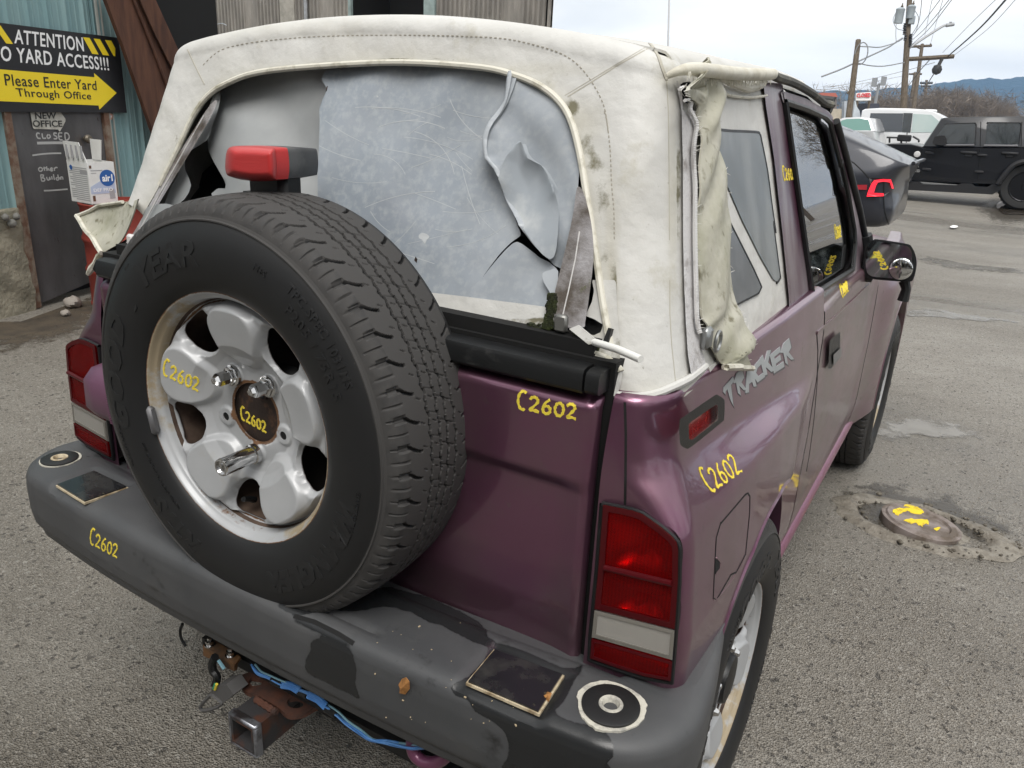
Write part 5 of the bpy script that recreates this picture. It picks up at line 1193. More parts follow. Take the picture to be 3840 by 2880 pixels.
# cross plate with two holes, rusty
zp = float(C0[2])+W2+.004
outl = smoothpath(np.array([tuple(onZ(u, v, zp)[:2]) for u, v in zh((600, 700), (640, 655), (760, 640), (900, 700), (1180, 870), (1150, 920), (1060, 965), (960, 965), (880, 900), (740, 830), (640, 780))]), 3, True)
h1 = np.array([tuple(onZ(u, v, zp)[:2]) for u, v in zh((665, 720), (690, 680), (790, 700), (760, 740), (700, 750))]); h2 = np.array([tuple(onZ(u, v, zp)[:2]) for u, v in zh(*[(1023+66*math.cos(a), 875+42*math.sin(a)) for a in np.linspace(0, 2*math.pi, 20, endpoint=False)])])
xs_ = np.linspace(outl[:, 0].min()-.01, outl[:, 0].max()+.01, 70); ys_ = np.linspace(outl[:, 1].min()-.01, outl[:, 1].max()+.01, 50); XX, YY = np.meshgrid(xs_, ys_, indexing='ij'); q = np.stack([XX.ravel(), YY.ravel()], -1)
fv = np.minimum(np.minimum(-sdf(q, outl), sdf(q, h1)), sdf(q, h2)).reshape(XX.shape); v, f = grid(np.stack([XX, YY, np.full(XX.shape, zp)], -1), fv); v, f = solid(v, f, np.array([0, 0, -.010]))
M_RUST2 = mat('rusty_hitch_plate', (.055, .032, .026), .7, .2, col2=(.11, .045, .028), scale=18, lo=.42, hi=.62, bump=.4, bscale=120); mk('cross_plate', v, f, M_RUST2, hitch, smooth=False)
mb = MB(); mb.tube(smoothpath([onZ(u, v, zp+.002) for u, v in zh((720, 845), (780, 885), (850, 930), (880, 950))], 4), [.006+.002*(i % 2) for i in range(13)], 7); mb.build('weld_bead', M_RUST2, hitch)
mb = MB(); mb.box((.12, -.02, zp+.02), (.74, .09, .02)); mb.box((.12, .02, zp-.03), (.7, .06, .07)); mb.build('cross_member', mat('black_hitch_bar', (.014, .014, .014), .6), hitch, smooth=False)
# rusty angle with two bolts
zb2 = onY(*zh((420, 500))[0], -.10); mb = MB(); aa_ = [onY(u, v, -.10) for u, v in zh((325, 440), (560, 590), (560, 640), (325, 520))]
mb.prism(aa_, (0, .008, 0)); tp = [onZ(u, v, float(aa_[0][2])) for u, v in zh((325, 440), (560, 590), (610, 530), (400, 395))]; mb.prism(tp, (0, 0, -.006)); ang = mb.build('angle_bracket', mat('rusty_angle', (.17, .085, .035), .7, .2, col2=(.07, .045, .03), scale=20, lo=.42, hi=.6), hitch, smooth=False)
for u, v in zh((378, 440), (535, 520)):
    b_ = onZ(u, v, float(aa_[0][2])); mb = MB(); mb.lathe([(.011, .0), (.011, .003), (.0085, .003), (.0085, .011), (.005, .012), (.005, .018), (.001, .019)], 12, loc=b_); mb.build('bolt', M_CHROME, ang)
# towing eye
te = [onY(u, v, -.11) for u, v in zh((1960, 1090), (1915, 1130), (1900, 1200), (1925, 1270), (1990, 1320), (2080, 1325), (2150, 1285), (2180, 1215))]
mb = MB(); mb.tube(smoothpath(np.array(te), 5), .0105, 12); mb.build('towing_eye', mat('plum_towing_eye', (.17, .055, .11), .35, .3, coat=.4), car)
# blue wiring loom
loom = empty('wiring_loom', parent=car)
M_BLUE = mat('blue_wire', (.045, .16, .42), .45, col2=(.10, .24, .5), scale=30); M_TEAL = mat('pale_blue_wire', (.16, .30, .36), .45)
base_ = [(700, 600), (745, 655), (830, 690), (900, 725), (985, 760), (1060, 785), (1130, 815), (1190, 860), (1250, 910), (1330, 965), (1400, 1030), (1500, 1095), (1600, 1160), (1700, 1175), (1800, 1195), (1900, 1215), (2000, 1210), (2100, 1180), (2160, 1155)]
bp_ = smoothpath(np.array(zh(*base_)), 4)
for k_ in range(5):
    mb = MB(); P_ = []
    for i, (u, v) in enumerate(bp_):
        t = i/(len(bp_)-1); sp_ = 9*(abs(math.sin(t*9+.3))*.6+.45); P_.append(onY(u+(k_-2)*sp_*.5+2*math.sin(t*23+k_*2), v+(k_-2)*sp_*.55*math.cos(k_*2.2)+2*math.sin(t*31+k_), -.118+.006*math.sin(k_*2+t*17)))
    mb.tube(np.array(P_), .0019, 5); mb.build('wire', M_BLUE if k_ < 4 else M_TEAL, loom)
for a, b in (((850, 700), (920, 738)), ((1055, 785), (1120, 815)), ((1255, 912), (1335, 962))):
    mb = MB(); mb.tube([onY(*zh(a)[0], -.118), onY(*zh(b)[0], -.118)], .0085, 8); mb.build('tape_wrap', M_TRIM, loom)
for a, b in (((925, 740), (1050, 785)), ((1120, 815), (1250, 905))):
    for k_ in range(4):
        mb = MB(); o2 = (k_-1.5)*9; mb.tube([onY(zh(a)[0][0]-o2*.3, zh(a)[0][1]+o2*.6, -.123), onY((zh(a)[0][0]+zh(b)[0][0])/2-o2*.3+3, (zh(a)[0][1]+zh(b)[0][1])/2+o2*.6-6, -.124), onY(zh(b)[0][0]-o2*.3, zh(b)[0][1]+o2*.6, -.123)], .0034, 6); mb.build('wire', M_BLUE, loom)
# hanging trailer plug with its cover
M_PLUG = mat('grey_plug', (.075, .073, .072), .6)
mb = MB(); mb.prism([onY(u, v, -.13) for u, v in zh((430, 750), (500, 735), (555, 815), (470, 885), (385, 800))], (0, .035, 0)); pg = mb.build('trailer_plug', M_PLUG, loom, smooth=False)
mb = MB(); mb.tube(smoothpath(np.array([onY(u, v, -.13) for u, v in zh((385, 815), (330, 870), (305, 910), (325, 932), (400, 920), (465, 885), (440, 850), (400, 820))]), 4), .0038, 6); mb.build('plug_bail', M_PLUG, pg)
mb = MB(); mb.tube(smoothpath(np.array([onY(u, v, -.12) for u, v in zh((415, 530), (395, 570), (400, 630), (430, 680), (415, 740))]), 4), .008, 7); mb.build('black_lead', M_TRIM, loom); mb = MB(); mb.tube(smoothpath(np.array([onY(u, v, -.13) for u, v in zh((170, 280), (152, 330), (160, 390), (195, 450))]), 4), .003, 6); mb.build('black_lead', M_TRIM, loom)
mb = MB(); mb.tube([onY(u, v, -.125) for u, v in zh((440, 555), (485, 620))], .0035, 6); mb.build('pale_lead', M_TEAL, loom)
mb = MB(); mb.tube([onY(u, v, -.132) for u, v in zh((405, 770), (418, 735))], .003, 6); mb.build('green_lead', mat('green_wire', (.02, .22, .12), .4), loom)
mb = MB(); mb.tube([onY(u, v, -.132) for u, v in zh((415, 775), (428, 735))], .003, 6); mb.tube([onY(u, v, -.10) for u, v in zh((225, 268), (240, 292))], .003, 6); mb.build('yellow_lead', mat('yellow_wire', (.55, .45, .05), .4), loom)
# ---------------------------------------------------------------- yellow C2602 on panel after panel
bpy.context.view_layer.update()
B_RIM = bvh_of(srim); B_HUB = bvh_of(hub); B_MG = bvh_of(mg); B_GL = bvh_of(glassdoor)
def mark(parent, b, bl, br, up, w, **k):
    mb = MB(); chalk(mb, b, 'C2602', bl, br, up, w, **k)
    if mb.v:
        o = mb.build('painted_number', M_CHALK, None, smooth=False)
        o.parent = parent; o.matrix_parent_inverse = parent.matrix_world.inverted()
        return o
mark(srim, B_RIM, (609, 1402), (748, 1470), (8, -58), .0032)
mark(hub, B_HUB, (904, 1569), (1003, 1625), (-2, -48), .0030)
mark(tailgate, B_TG, (1937, 1530), (2168, 1573), (6, -66), .0038)
mark(body, B_SIDE, (2664, 1848), (2786, 1764), (-50, -84), .0036)
mark(bumper, B_BUMP, (336, 2036), (443, 2094), (6, -58), .0032)
mark(pil, B_UP, (2938, 676), (2982, 672), (-6, -52), .0032)
mark(door, B_SIDE, (3158, 1117), (3183, 1090), (-11, -50), .0035)
mark(glassdoor, B_GL, (3133, 897), (3155, 886), (-4, -52), .0035)
mark(mg, B_MG, (3332, 1008), (3292, 938), (-24, 4), .004)
mark(None or body, B_SIDE, (0, 0), (1, 1), (1, 1), .001) if False else None
# ---------------------------------------------------------------- leaves and bits lying on the bumper
M_LEAF = mat('dry_brown_leaf', (.36, .17, .05), .8, col2=(.20, .085, .025), scale=40, bump=.6, bscale=120)
def leaf(px, label):
    px = np.array(px); c = px.mean(0); P_ = []
    l0, n0 = hit(B_BUMP, *c)
    n_ = len(px); V = [l0+n0*.012]
    for i, q in enumerate(px):
        l, nn = hit(B_BUMP, *q); V.append(l+nn*(.002+.010*abs(math.sin(i*2.3))))
    F = [(0, 1+i, 1+(i+1) % n_) for i in range(n_)]; v_, f_ = solid(np.array(V), F, -n0*.001)
    tag(mk('dry_leaf', v_, f_, M_LEAF, None, smooth=False), label, 'leaf')
leaf(zz((600, 2200), 2.011, (1830, 690), (1880, 675), (1912, 705), (1905, 750), (1862, 800), (1838, 775), (1842, 735), (1815, 725)), 'crumpled brown dead leaf lying alone on the open middle of the grey bumper')
leaf(zz((1400, 2100), 1.58, (1003, 808), (1030, 812), (1056, 830), (1050, 866), (1030, 850), (1008, 838)), 'small brown leaf scrap stuck on the rear edge of the black step pad')
mb = MB()
for _ in range(26):
    u, v = 1400+RNG.random()*560, 2300+RNG.random()*420; l, nn = hit(B_BUMP, u, v)
    if l is None: continue
    s_ = .0006+.0013*RNG.random()**3; mb.box(l+nn*.0005, (s_*2.2, s_, s_), rz=RNG.random()*3)
tag(mb.build('seed_litter', mat('pale_seed_litter', (.42, .34, .22), .9), None, smooth=False), 'pale seeds and crumbs scattered over the grey bumper top', 'crumbs', kind='stuff')
# ================================================================ shed wall on the left
WD = np.array([-.266, .964, 0]); WN = np.array([.964, .266, 0]); WP = np.array([-4.38, 1.88, 0.])
def wl_(u, v, off=0.0): return onP(u, v, WP+WN*off, WN)
def wpt(t, z, off=0.0): return WP+WD*t+np.array([0, 0, z])+WN*off
shed = tag(empty('metal_clad_shed', tuple(WP)), 'old shed wall of weathered teal corrugated metal on a crumbling concrete base', 'building')
def loc_(o): o.parent = shed; o.matrix_parent_inverse = Matrix.Translation(tuple(-WP)); return o
M_TEAL_ = mat('weathered_teal_metal', (.19, .31, .325), .5, .1, col2=(.26, .375, .375), scale=3, lo=.4, hi=.7, rough2=.7, stretch=(2, 2, .35), spots=[((.10, .10, .09), 5, .64, .82, .8), ((.24, .36, .37), 22, .58, .72, .7)], bump=.15, bscale=90)
tb = [wl_(*q) for q in kk((0, 455), (35, 452))]; zb_b = .64
def corr(t0, t1, z0, z1, mb, per=.152, off=0.0):
    ts = np.arange(t0, t1+.001, .006); P_ = []
    for z in np.linspace(z0, z1, 8):
        row = []
        for t in ts:
            ph = (t % per)/per; d = .016*np.clip(1-abs(ph-.5)/.12, 0, 1)+.004*(abs(((t*3) % per)/per-.5) < .12); row.append(wpt(t, z, d+off))
        P_.append(row)
    v, f = grid(np.array(P_)); mb.add(v, f)
mb = MB(); corr(-3.5, -.06, zb_b, 3.6, mb); corr(.76, 1.36, .30, 3.6, mb, off=.0); corr(-.06, .76, 1.66, 3.6, mb)
loc_(mb.build('metal_cladding', M_TEAL_, None, sharp=25))
mb = MB()
for t, h in ((-.055, 2.0), (.76, 2.0)): mb.box(wpt(t, h/2*.84, .012), (.05, .05, h*.84), rz=math.atan2(WD[1], WD[0]))
loc_(mb.build('door_frame', mat('rusty_door_frame', (.13, .07, .045), .8, col2=(.22, .18, .14), scale=14, lo=.4, hi=.6), None, smooth=False))
mb = MB(); mb.tube([wpt(.80, .3, .02), wpt(.80, 2, .02)], .012, 6); mb.tube([wpt(.84, .3, .02), wpt(.84, 2, .02)], .008, 6); loc_(mb.build('corner_strip', mat('grey_strip', (.28, .29, .27), .6), None))
# concrete base, bulging and broken
P_ = []
for t in np.linspace(-3.5, -.08, 90):
    P_.append([wpt(t, z, .02+.03*(1-z/.66)+.008*math.sin(t*9+z*14)+.006*math.sin(t*23+z*31)+.004*math.sin(t*77+z*61)) for z in np.linspace(-.02, .66, 34)]+[wpt(t, .66, -.02)])
v, f = grid(np.array(P_)); loc_(mk('concrete_base', v, f, mat('crumbling_concrete', (.30, .275, .21), .9, col2=(.20, .185, .14), scale=5, lo=.4, hi=.65, bump=1, bscale=22, bdetail=8, bdist=.02, spots=[((.085, .10, .06), 2.2, .56, .72, .95), ((.10, .085, .07), 11, .62, .74, .95)]), None, sharp=0))
mb = MB()
for q, r_ in (((45, 838), .035), ((20, 815), .03), ((62, 812), .03)):
    p = wl_(q[0]*1.0, q[1]*1.0, .06); mb.box(p, (r_*1.3, r_*1.6, r_*1.5), bevel=r_*.5, rz=RNG.random())
loc_(mb.build('base_stone', mat('grey_base_stone', (.17, .165, .15), .9, bump=.6, bscale=60), None))
mb = MB(); mb.box(wpt(-.8, 1.7, -.16), (3.2*2, .02, 3.5), rz=math.atan2(WD[1], WD[0])); loc_(mb.build('backing_wall', M_BLACK, None, smooth=False))
# steel door with chalk notes
zd2 = lambda *p: zz((0, 400), 3.95, *p); zd3 = lambda *p: zz((0, 780), 3.53, *p)
dl = wl_(*zd3((560, 1280))[0]); dr = wl_(*zd3((1085, 1100))[0])
M_DOOR = mat('grimy_steel_door', (.082, .08, .08), .55, .4, col2=(.15, .145, .15), scale=2.2, lo=.42, hi=.68, rough2=.7, stretch=(1.5, 1.5, .5), spots=[((.20, .16, .11), 2.6, .60, .78, .8), ((.05, .03, .025), 14, .64, .72, .8)])
P_ = []
for t in np.linspace(-.025, .73, 16):
    lo_ = .02+.10*max(0, t)/.73*1.0; P_.append([wpt(t, z, .014+.018*max(0, 1-z/.5)*t) for z in np.linspace(lo_, 1.66, 14)])
v, f = grid(np.array(P_)); v, f = solid(v, f, -WN*.03); dr_ = loc_(mk('steel_door', v, f, M_DOOR, None, sharp=30)); B_DR = bvh_of(dr_)
mb = MB()
n_ = WN
mb.lathe([(.001, .05), (.022, .048), (.030, .036), (.026, .02), (.014, .012), (.014, 0)], 20, loc=(0, 0, 0)); V = np.vstack(mb.v); F = mb.f
kn = wl_(*zd2((1248, 475))[0], .02); Mx = np.stack([WD, np.array([0, 0, 1.]), WN], 1); c = mk('door_knob', V@Mx.T+kn, F, mat('dull_brass', (.16, .14, .11), .5, .6), None); c.parent = dr_
M_CHK = mat('white_chalk', (.42, .42, .41), .95)
def on_dr(o): o.parent = dr_; return o
def scrawl(mb, strokes, w=.007):
    for st in strokes: stick(mb, B_DR, smoothpath(np.array(zd2(*st), float), 3), w, .001, 3)
mb = MB()
scrawl(mb, [[(585, 400), (555, 390), (540, 420), (560, 465), (600, 470)], [(622, 395), (635, 465), (680, 465)], [(715, 410), (695, 440), (715, 470), (745, 445), (725, 412)], [(840, 395), (800, 390), (800, 420), (840, 445), (835, 475), (795, 475)], [(920, 390), (868, 395), (880, 485), (925, 490)], [(870, 440), (915, 440)], [(960, 390), (968, 490), (1010, 485), (1025, 440), (1000, 395), (958, 390)]], .009)
scrawl(mb, [[(550, 540), (700, 537), (860, 535), (1035, 538)]], .017); scrawl(mb, [[(480, 722), (600, 705), (750, 692), (905, 690)], [(650, 1245), (780, 1240), (1000, 1222)]], .010)
scrawl(mb, [[(595, 900), (570, 920), (585, 955), (620, 950), (625, 915), (598, 900)], [(650, 890), (662, 950)], [(640, 915), (680, 905)], [(690, 885), (695, 950), (702, 925), (720, 925), (728, 950)], [(745, 935), (775, 925), (765, 905), (745, 925), (755, 952), (785, 945)], [(800, 905), (808, 950)], [(802, 925), (825, 900), (850, 905)],
            [(600, 1010), (615, 1100)], [(600, 1010), (645, 1015), (630, 1045), (610, 1050), (660, 1065), (655, 1100), (615, 1102)], [(690, 1040), (700, 1080), (725, 1085), (735, 1045), (745, 1085)], [(765, 1030), (772, 1080)], [(790, 1000), (805, 1085)], [(850, 1050), (830, 1060), (840, 1085), (865, 1080), (855, 1005)], [(880, 1045), (888, 1080)], [(905, 1080), (900, 1045), (925, 1045), (932, 1080)]], .008)
on_dr(mb.build('chalk_writing', M_CHK, None, smooth=False))
pp_ = zd2((445, 60), (880, 55), (980, 195), (915, 330), (890, 385), (880, 338), (490, 330)); nf = sheet('paper_notice', pp_, lambda u, v: wl_(u, v, .022), mat('dirty_white_paper', (.52, .51, .46), .85, col2=(.30, .29, .25), scale=16, lo=.45, hi=.7), None, step=8, thick=.001)
tag(nf, 'torn white paper arrow reading NEW OFFICE stuck on the grey steel door', 'notice')
mb = MB(); text_quad(mb, 'NEW', [wl_(*q, .0235) for q in zd2((525, 185), (835, 175), (830, 85), (515, 85))], WN, .001, offset=.02); text_quad(mb, 'OFFICE', [wl_(*q, .0235) for q in zd2((490, 300), (925, 300), (915, 205), (478, 200))], WN, .001, offset=.02); mb.build('printed_words', mat('faded_black_print', (.045, .045, .045), .9, col2=(.2, .2, .18), scale=30, lo=.55, hi=.7), nf, smooth=False)
st_ = sheet('sticker', smoothpath(zd2((1535, 110), (1555, 95), (1640, 95), (1668, 130), (1660, 185), (1630, 200), (1550, 195), (1538, 170)), 2, True), lambda u, v: wl_(u, v, .024), mat('orange_sticker', (.40, .16, .08), .6, col2=(.5, .3, .25), scale=12), None, step=6, thick=.001); tag(st_, 'small faded orange sticker on teal metal right of the steel door', 'sticker')
mb = MB(); mb.prism([wl_(*q, .026) for q in zd2((1545, 135), (1655, 130), (1655, 160), (1548, 162))], WN*.001); mb.build('sticker_band', mat('pale_sticker_band', (.5, .42, .42), .6), st_, smooth=False)
# black and yellow notice board
zs_ = lambda *p: zz((0, 0), 3.072, *p)
SO = .045
def sq(u, v, o=SO): return wl_(u, v, o)
TL, TR_, BR_, BL_ = wpt(-.33, 1.742, SO), wpt(.955, 1.742, SO), wpt(.955, 1.238, SO), wpt(-.33, 1.238, SO)
mb = MB(); mb.prism([TL, TR_, BR_, BL_], -WN*.012); sign = mb.build('notice_board', mat('black_sign_board', (.012, .012, .014), .45), None, smooth=False); tag(sign, 'black and yellow warning board reading ATTENTION NO YARD ACCESS above the steel door', 'sign')
M_SY = mat('sign_yellow', (.83, .63, .02), .45); M_SW = mat('sign_white', (.82, .82, .82), .45); M_SB = mat('sign_black_letters', (.012, .012, .012), .5)
def spoly(mb, px, th=.0012): mb.prism([sq(u, v, SO+.0005) for u, v in px], WN*th)
mb = MB(); spoly(mb, zs_((-60, 270), (0, 290), (150, 507), (70, 500), (-20, 370)))
for a in (((955, 428), (1030, 436), (1135, 628), (1062, 620)), ((1078, 444), (1150, 452), (1256, 640), (1185, 634)), ((1208, 460), (1280, 468), (1326, 555), (1326, 648), (1308, 644))): spoly(mb, zs_(*a))
spoly(mb, zs_((-330, 770), (1088, 890), (1083, 842), (1342, 1070), (1145, 1262), (1135, 1215), (-330, 1150))); mb.build('yellow_arrow', M_SY, sign, smooth=False)
mb = MB(); text_quad(mb, 'ATTENTION', [sq(*q, SO+.001) for q in zs_((165, 500), (968, 595), (950, 430), (165, 335))], WN, .0015, offset=.012, spacing=1.1)
text_quad(mb, 'NO YARD ACCESS!!!', [sq(*q, SO+.001) for q in zs_((-120, 690), (1258, 815), (1240, 665), (-130, 510))], WN, .0015, offset=.012, spacing=1.1); mb.build('white_lettering', M_SW, sign, smooth=False)
mb = MB(); text_quad(mb, 'Please Enter Yard', [sq(*q, SO+.002) for q in zs_((62, 985), (1115, 1040), (1105, 930), (42, 850))], WN, .0012, offset=.008, spacing=1.08); text_quad(mb, 'Through Office', [sq(*q, SO+.002) for q in zs_((205, 1140), (1052, 1172), (1045, 1065), (175, 1012))], WN, .0012, offset=.008, spacing=1.08); mb.build('black_lettering', M_SB, sign, smooth=False)
# rusty raking steel columns
M_COL = mat('rusty_steel_column', (.075, .034, .022), .75, .25, col2=(.14, .065, .04), scale=5, lo=.4, hi=.66, rough2=.85, stretch=(3, 3, .5), spots=[((.19, .12, .09), 12, .63, .78, .85), ((.03, .018, .015), 3, .6, .75, .7)], bump=.25, bscale=60)
col = tag(empty('raking_steel_column', tuple(wpt(1.5, 0, .2))), 'rusty brown steel column leaning against the end of the teal wall', 'column')
def oncol(o): o.parent = col; o.matrix_parent_inverse = Matrix.Translation(tuple(-np.array(col.location))); return o
def cpoly(name, px, off, th):
    pts = [wl_(u, v, off) for u, v in px]; lo_ = sorted(range(len(pts)), key=lambda i: pts[i][2])[:2]; hi_ = pts[0]; c_ = (pts[lo_[0]]+pts[lo_[1]])/2; sl_ = (c_-hi_)/(hi_[2]-c_[2]); sl_[2] = -1
    for i in lo_: pts[i] = pts[i]+sl_*pts[i][2]
    mb = MB(); mb.prism(pts, -WN*th); return oncol(mb.build(name, M_COL, None, smooth=False))
cpoly('flange', zs_((1180, -120), (1490, -120), (1990, 1170), (2080, 1475), (2020, 1900), (1900, 1900), (1750, 1475), (1620, 1100), (1420, 520)), .16, .03)
cpoly('web', zs_((1490, -120), (1700, -120), (2090, 860), (2180, 1100), (2120, 1475), (1990, 1170), (1760, 560)), .10, .02)
cpoly('rear_flange', zs_((1560, -120), (1740, -120), (2095, 860), (2060, 960), (1800, 420)), .13, .012)
mb = MB(); mb.tube([wl_(*q, .17) for q in zs_((1490, -120), (1760, 560), (1990, 1170), (2080, 1475))], .012, 6); oncol(mb.build('flange_edge', M_COL, None))
# red oil drum and the carton on it
DC = np.array([-4.03, 2.34, 0]); DRD = .275; DH = .69
drum = tag(empty('oil_drum', tuple(DC)), 'dented red steel oil drum standing in front of the steel door', 'drum')
pr = [(.001, 0), (DRD-.01, 0), (DRD, .008), (DRD, .02), (DRD-.006, .03)]
for zc in (DH*.36, DH*.66): pr += [(DRD-.006, zc-.03), (DRD+.006, zc-.008), (DRD+.006, zc+.008), (DRD-.006, zc+.03)]
pr += [(DRD-.006, DH-.03), (DRD, DH-.018), (DRD+.003, DH-.004), (DRD, DH), (DRD-.012, DH), (DRD-.014, DH-.018), (.001, DH-.018)]
mb = MB(); mb.lathe(pr, 64); mb.build('drum_shell', mat('faded_red_drum', (.27, .045, .03), .55, .1, col2=(.19, .03, .022), scale=4, lo=.4, hi=.66, rough2=.75, spots=[((.30, .15, .10), 13, .64, .76, .8), ((.10, .045, .03), 7, .66, .78, .85)], bump=.2, bscale=30), drum, sharp=30)
mb = MB(); mb.lathe([(.035, DH-.018), (.035, DH-.006), (.03, DH-.004), (.001, DH-.004)], 16, loc=(.12, -.05, 0)); mb.build('bung_cap', M_RUST, drum)
def at(u, v, D): return atD(u, v, D)
e_n = [at(*q, 5.02) for q in zd2((1255, 758), (1360, 1402))]; e_l = [at(*q, 5.14) for q in zd2((955, 800), (1072, 1395))]; e_r = [at(*q, 5.16) for q in zd2((1620, 760), (1735, 1345))]
zbot = DH+.002
def vert(e): b_ = e[1].copy(); tzz = e[0].copy(); return b_, tzz
nb, ntp = e_n[1], e_n[0]; lb, ltp = e_l[1], e_l[0]; rb, rtp = e_r[1], e_r[0]
sh = zbot-nb[2]
box = tag(empty('carton', tuple(nb+np.array([0, 0, sh]))), 'open white cardboard carton with a round blue badge on top of the red drum', 'box')
BO = np.array(box.location)
def onbox(o): o.parent = box; o.matrix_parent_inverse = Matrix.Translation(tuple(-BO)); return o
up = np.array([0, 0, 1.]); hgt = float(ntp[2]-nb[2])
A = nb+up*sh; L0 = np.array([lb[0], lb[1], A[2]]); R0 = np.array([rb[0], rb[1], A[2]]); F0_ = L0+R0-A
M_CARD = mat('white_carton', (.72, .72, .71), .7, col2=(.64, .64, .62), scale=8); M_KRAFT = mat('brown_carton_inside', (.50, .44, .33), .85)
mb = MB()
for p, q in ((A, L0), (A, R0), (L0, F0_), (R0, F0_)):
    nn = np.cross(q-p, up); nn /= np.linalg.norm(nn); mb.prism([p, q, q+up*hgt, p+up*hgt], -nn*.004 if nn@(A-F0_) > 0 else nn*.004)
mb.prism([A, L0, F0_, R0], up*.004); onbox(mb.build('carton_sides', M_CARD, None, smooth=False))
lf = (L0-A)/np.linalg.norm(L0-A); rf = (R0-A)/np.linalg.norm(R0-A); nl = np.cross(up, lf); nl = nl if nl@(A-F0_) > 0 else -nl; nr_ = np.cross(rf, up); nr_ = nr_ if nr_@(A-F0_) > 0 else -nr_
wL = np.linalg.norm(L0-A); wR = np.linalg.norm(R0-A)
mb = MB(); mb.prism([A+up*hgt, L0+up*hgt, L0+up*(hgt+.12)+nl*.01, A+up*(hgt+.12)+nl*.01+lf*.05], -nl*.004); mb.prism([F0_+up*hgt, F0_+up*hgt-lf*.10, F0_+up*(hgt+.13)-lf*.13, F0_+up*(hgt+.13)+lf*.0], -rf*.004); onbox(mb.build('raised_flap', M_CARD, None, smooth=False))
def face(mb, o, a, na, x0, y0, x1, y1): mb.prism([o+a*x0+up*y0+na*.0006, o+a*x1+up*y0+na*.0006, o+a*x1+up*y1+na*.0006, o+a*x0+up*y1+na*.0006], na*.0008)
mb = MB()
for i in range(17): face(mb, A, lf, nl, .012, .02+i*.0125, wL*(.93-.25*RNG.random()*(i % 3 == 0)), .02+i*.0125+.0055)
face(mb, A, lf, nl, .01, hgt*.72, wL*.4, hgt*.80)
for k_ in range(4): face(mb, A, lf, nl*9, wL*(.1+.24*k_), hgt+.02, wL*(.16+.24*k_), hgt+.10)
onbox(mb.build('grey_print', mat('grey_print', (.34, .34, .35), .8), None, smooth=False)); mb = MB(); face(mb, A, rf, nr_, wR*.1, hgt*.80, wR*.55, hgt*.82); face(mb, A, rf, nr_, wR*.1, hgt*.74, wR*.3, hgt*.755); face(mb, A, rf, nr_, wR*.72, .03, wR*.93, .09); onbox(mb.build('grey_print', mat('grey_print', (.34, .34, .35), .8), None, smooth=False))
mb = MB(); pts = [A+rf*(wR*.02)+up*hgt*.25]+[A+rf*wR*(.02+.95*t)+up*hgt*(.42+.20*math.sin(t*1.7)) for t in np.linspace(0, 1, 9)]+[A+rf*wR*.97+up*hgt*.25]; mb.prism([p+nr_*.0006 for p in pts], nr_*.0006); onbox(mb.build('pale_blue_panel', mat('pale_blue_print', (.42, .48, .62), .7), None, smooth=False))
cb = A+rf*wR*.70+up*hgt*.62; mb = MB(); mb.prism([cb+nr_*.0014+rf*.052*math.cos(a)+up*.052*math.sin(a) for a in np.linspace(0, 2*math.pi, 28, endpoint=False)], nr_*.0006); onbox(mb.build('blue_badge', mat('blue_badge', (.022, .10, .33), .6), None, smooth=False)); mb = MB(); mb.prism([A+lf*wL*.82+up*hgt*.84+nl*.0014+lf*.016*math.cos(a)+up*.016*math.sin(a) for a in np.linspace(0, 2*math.pi, 20, endpoint=False)], nl*.0006); onbox(mb.build('blue_badge', mat('blue_badge', (.022, .10, .33), .6), None, smooth=False))
mb = MB(); text_quad(mb, 'air1', [cb+rf*a+up*b+nr_*.0022 for a, b in ((-.036, -.022), (.036, -.022), (.036, .022), (-.036, .022))], nr_, .0006, offset=.03); text_quad(mb, 'DEF PRO', [A+rf*wR*a+up*hgt*b+nr_*.0016 for a, b in ((.12, .30), (.86, .30), (.86, .38), (.12, .38))], nr_, .0006, offset=.01); onbox(mb.build('white_print', M_SW, None, smooth=False))
mb = MB(); face(mb, A, rf, nr_, wR*.06, .02, wR*.16, .055); face(mb, A, rf, nr_, wR*.06, hgt*.86, wR*.14, hgt*.93); onbox(mb.build('hazard_mark', mat('brown_mark', (.12, .06, .035), .8), None, smooth=False))
# stones on the ground by the door
for px, r_, lb_ in (((275, 1150), .065, 'rounded grey stone lying below the gap under the steel door'), ((247, 1183), .035, 'small pale stone on dirt, nearest the camera of the two by the door')):
    p = onZ(px[0], px[1], 0); mb = MB(); th_ = []
    V = []
    for i in range(9):
        for k_ in range(14):
            a = math.pi*i/8; b = 2*math.pi*k_/14; rr = r_*(1+.12*math.sin(3*b+i)+.1*math.sin(2*a+b)); V.append((rr*math.sin(a)*math.cos(b), rr*math.sin(a)*math.sin(b)*.8, rr*.65*math.cos(a)))
    mb.add(np.array(V)+p+np.array([0, 0, r_*.45]), [(i*14+k_, i*14+(k_+1) % 14, (i+1)*14+(k_+1) % 14, (i+1)*14+k_) for i in range(8) for k_ in range(14)]); tag(mb.build('stone', mat('pale_stone', (.30, .27, .24), .9, bump=.5, bscale=50), None), lb_, 'stone')
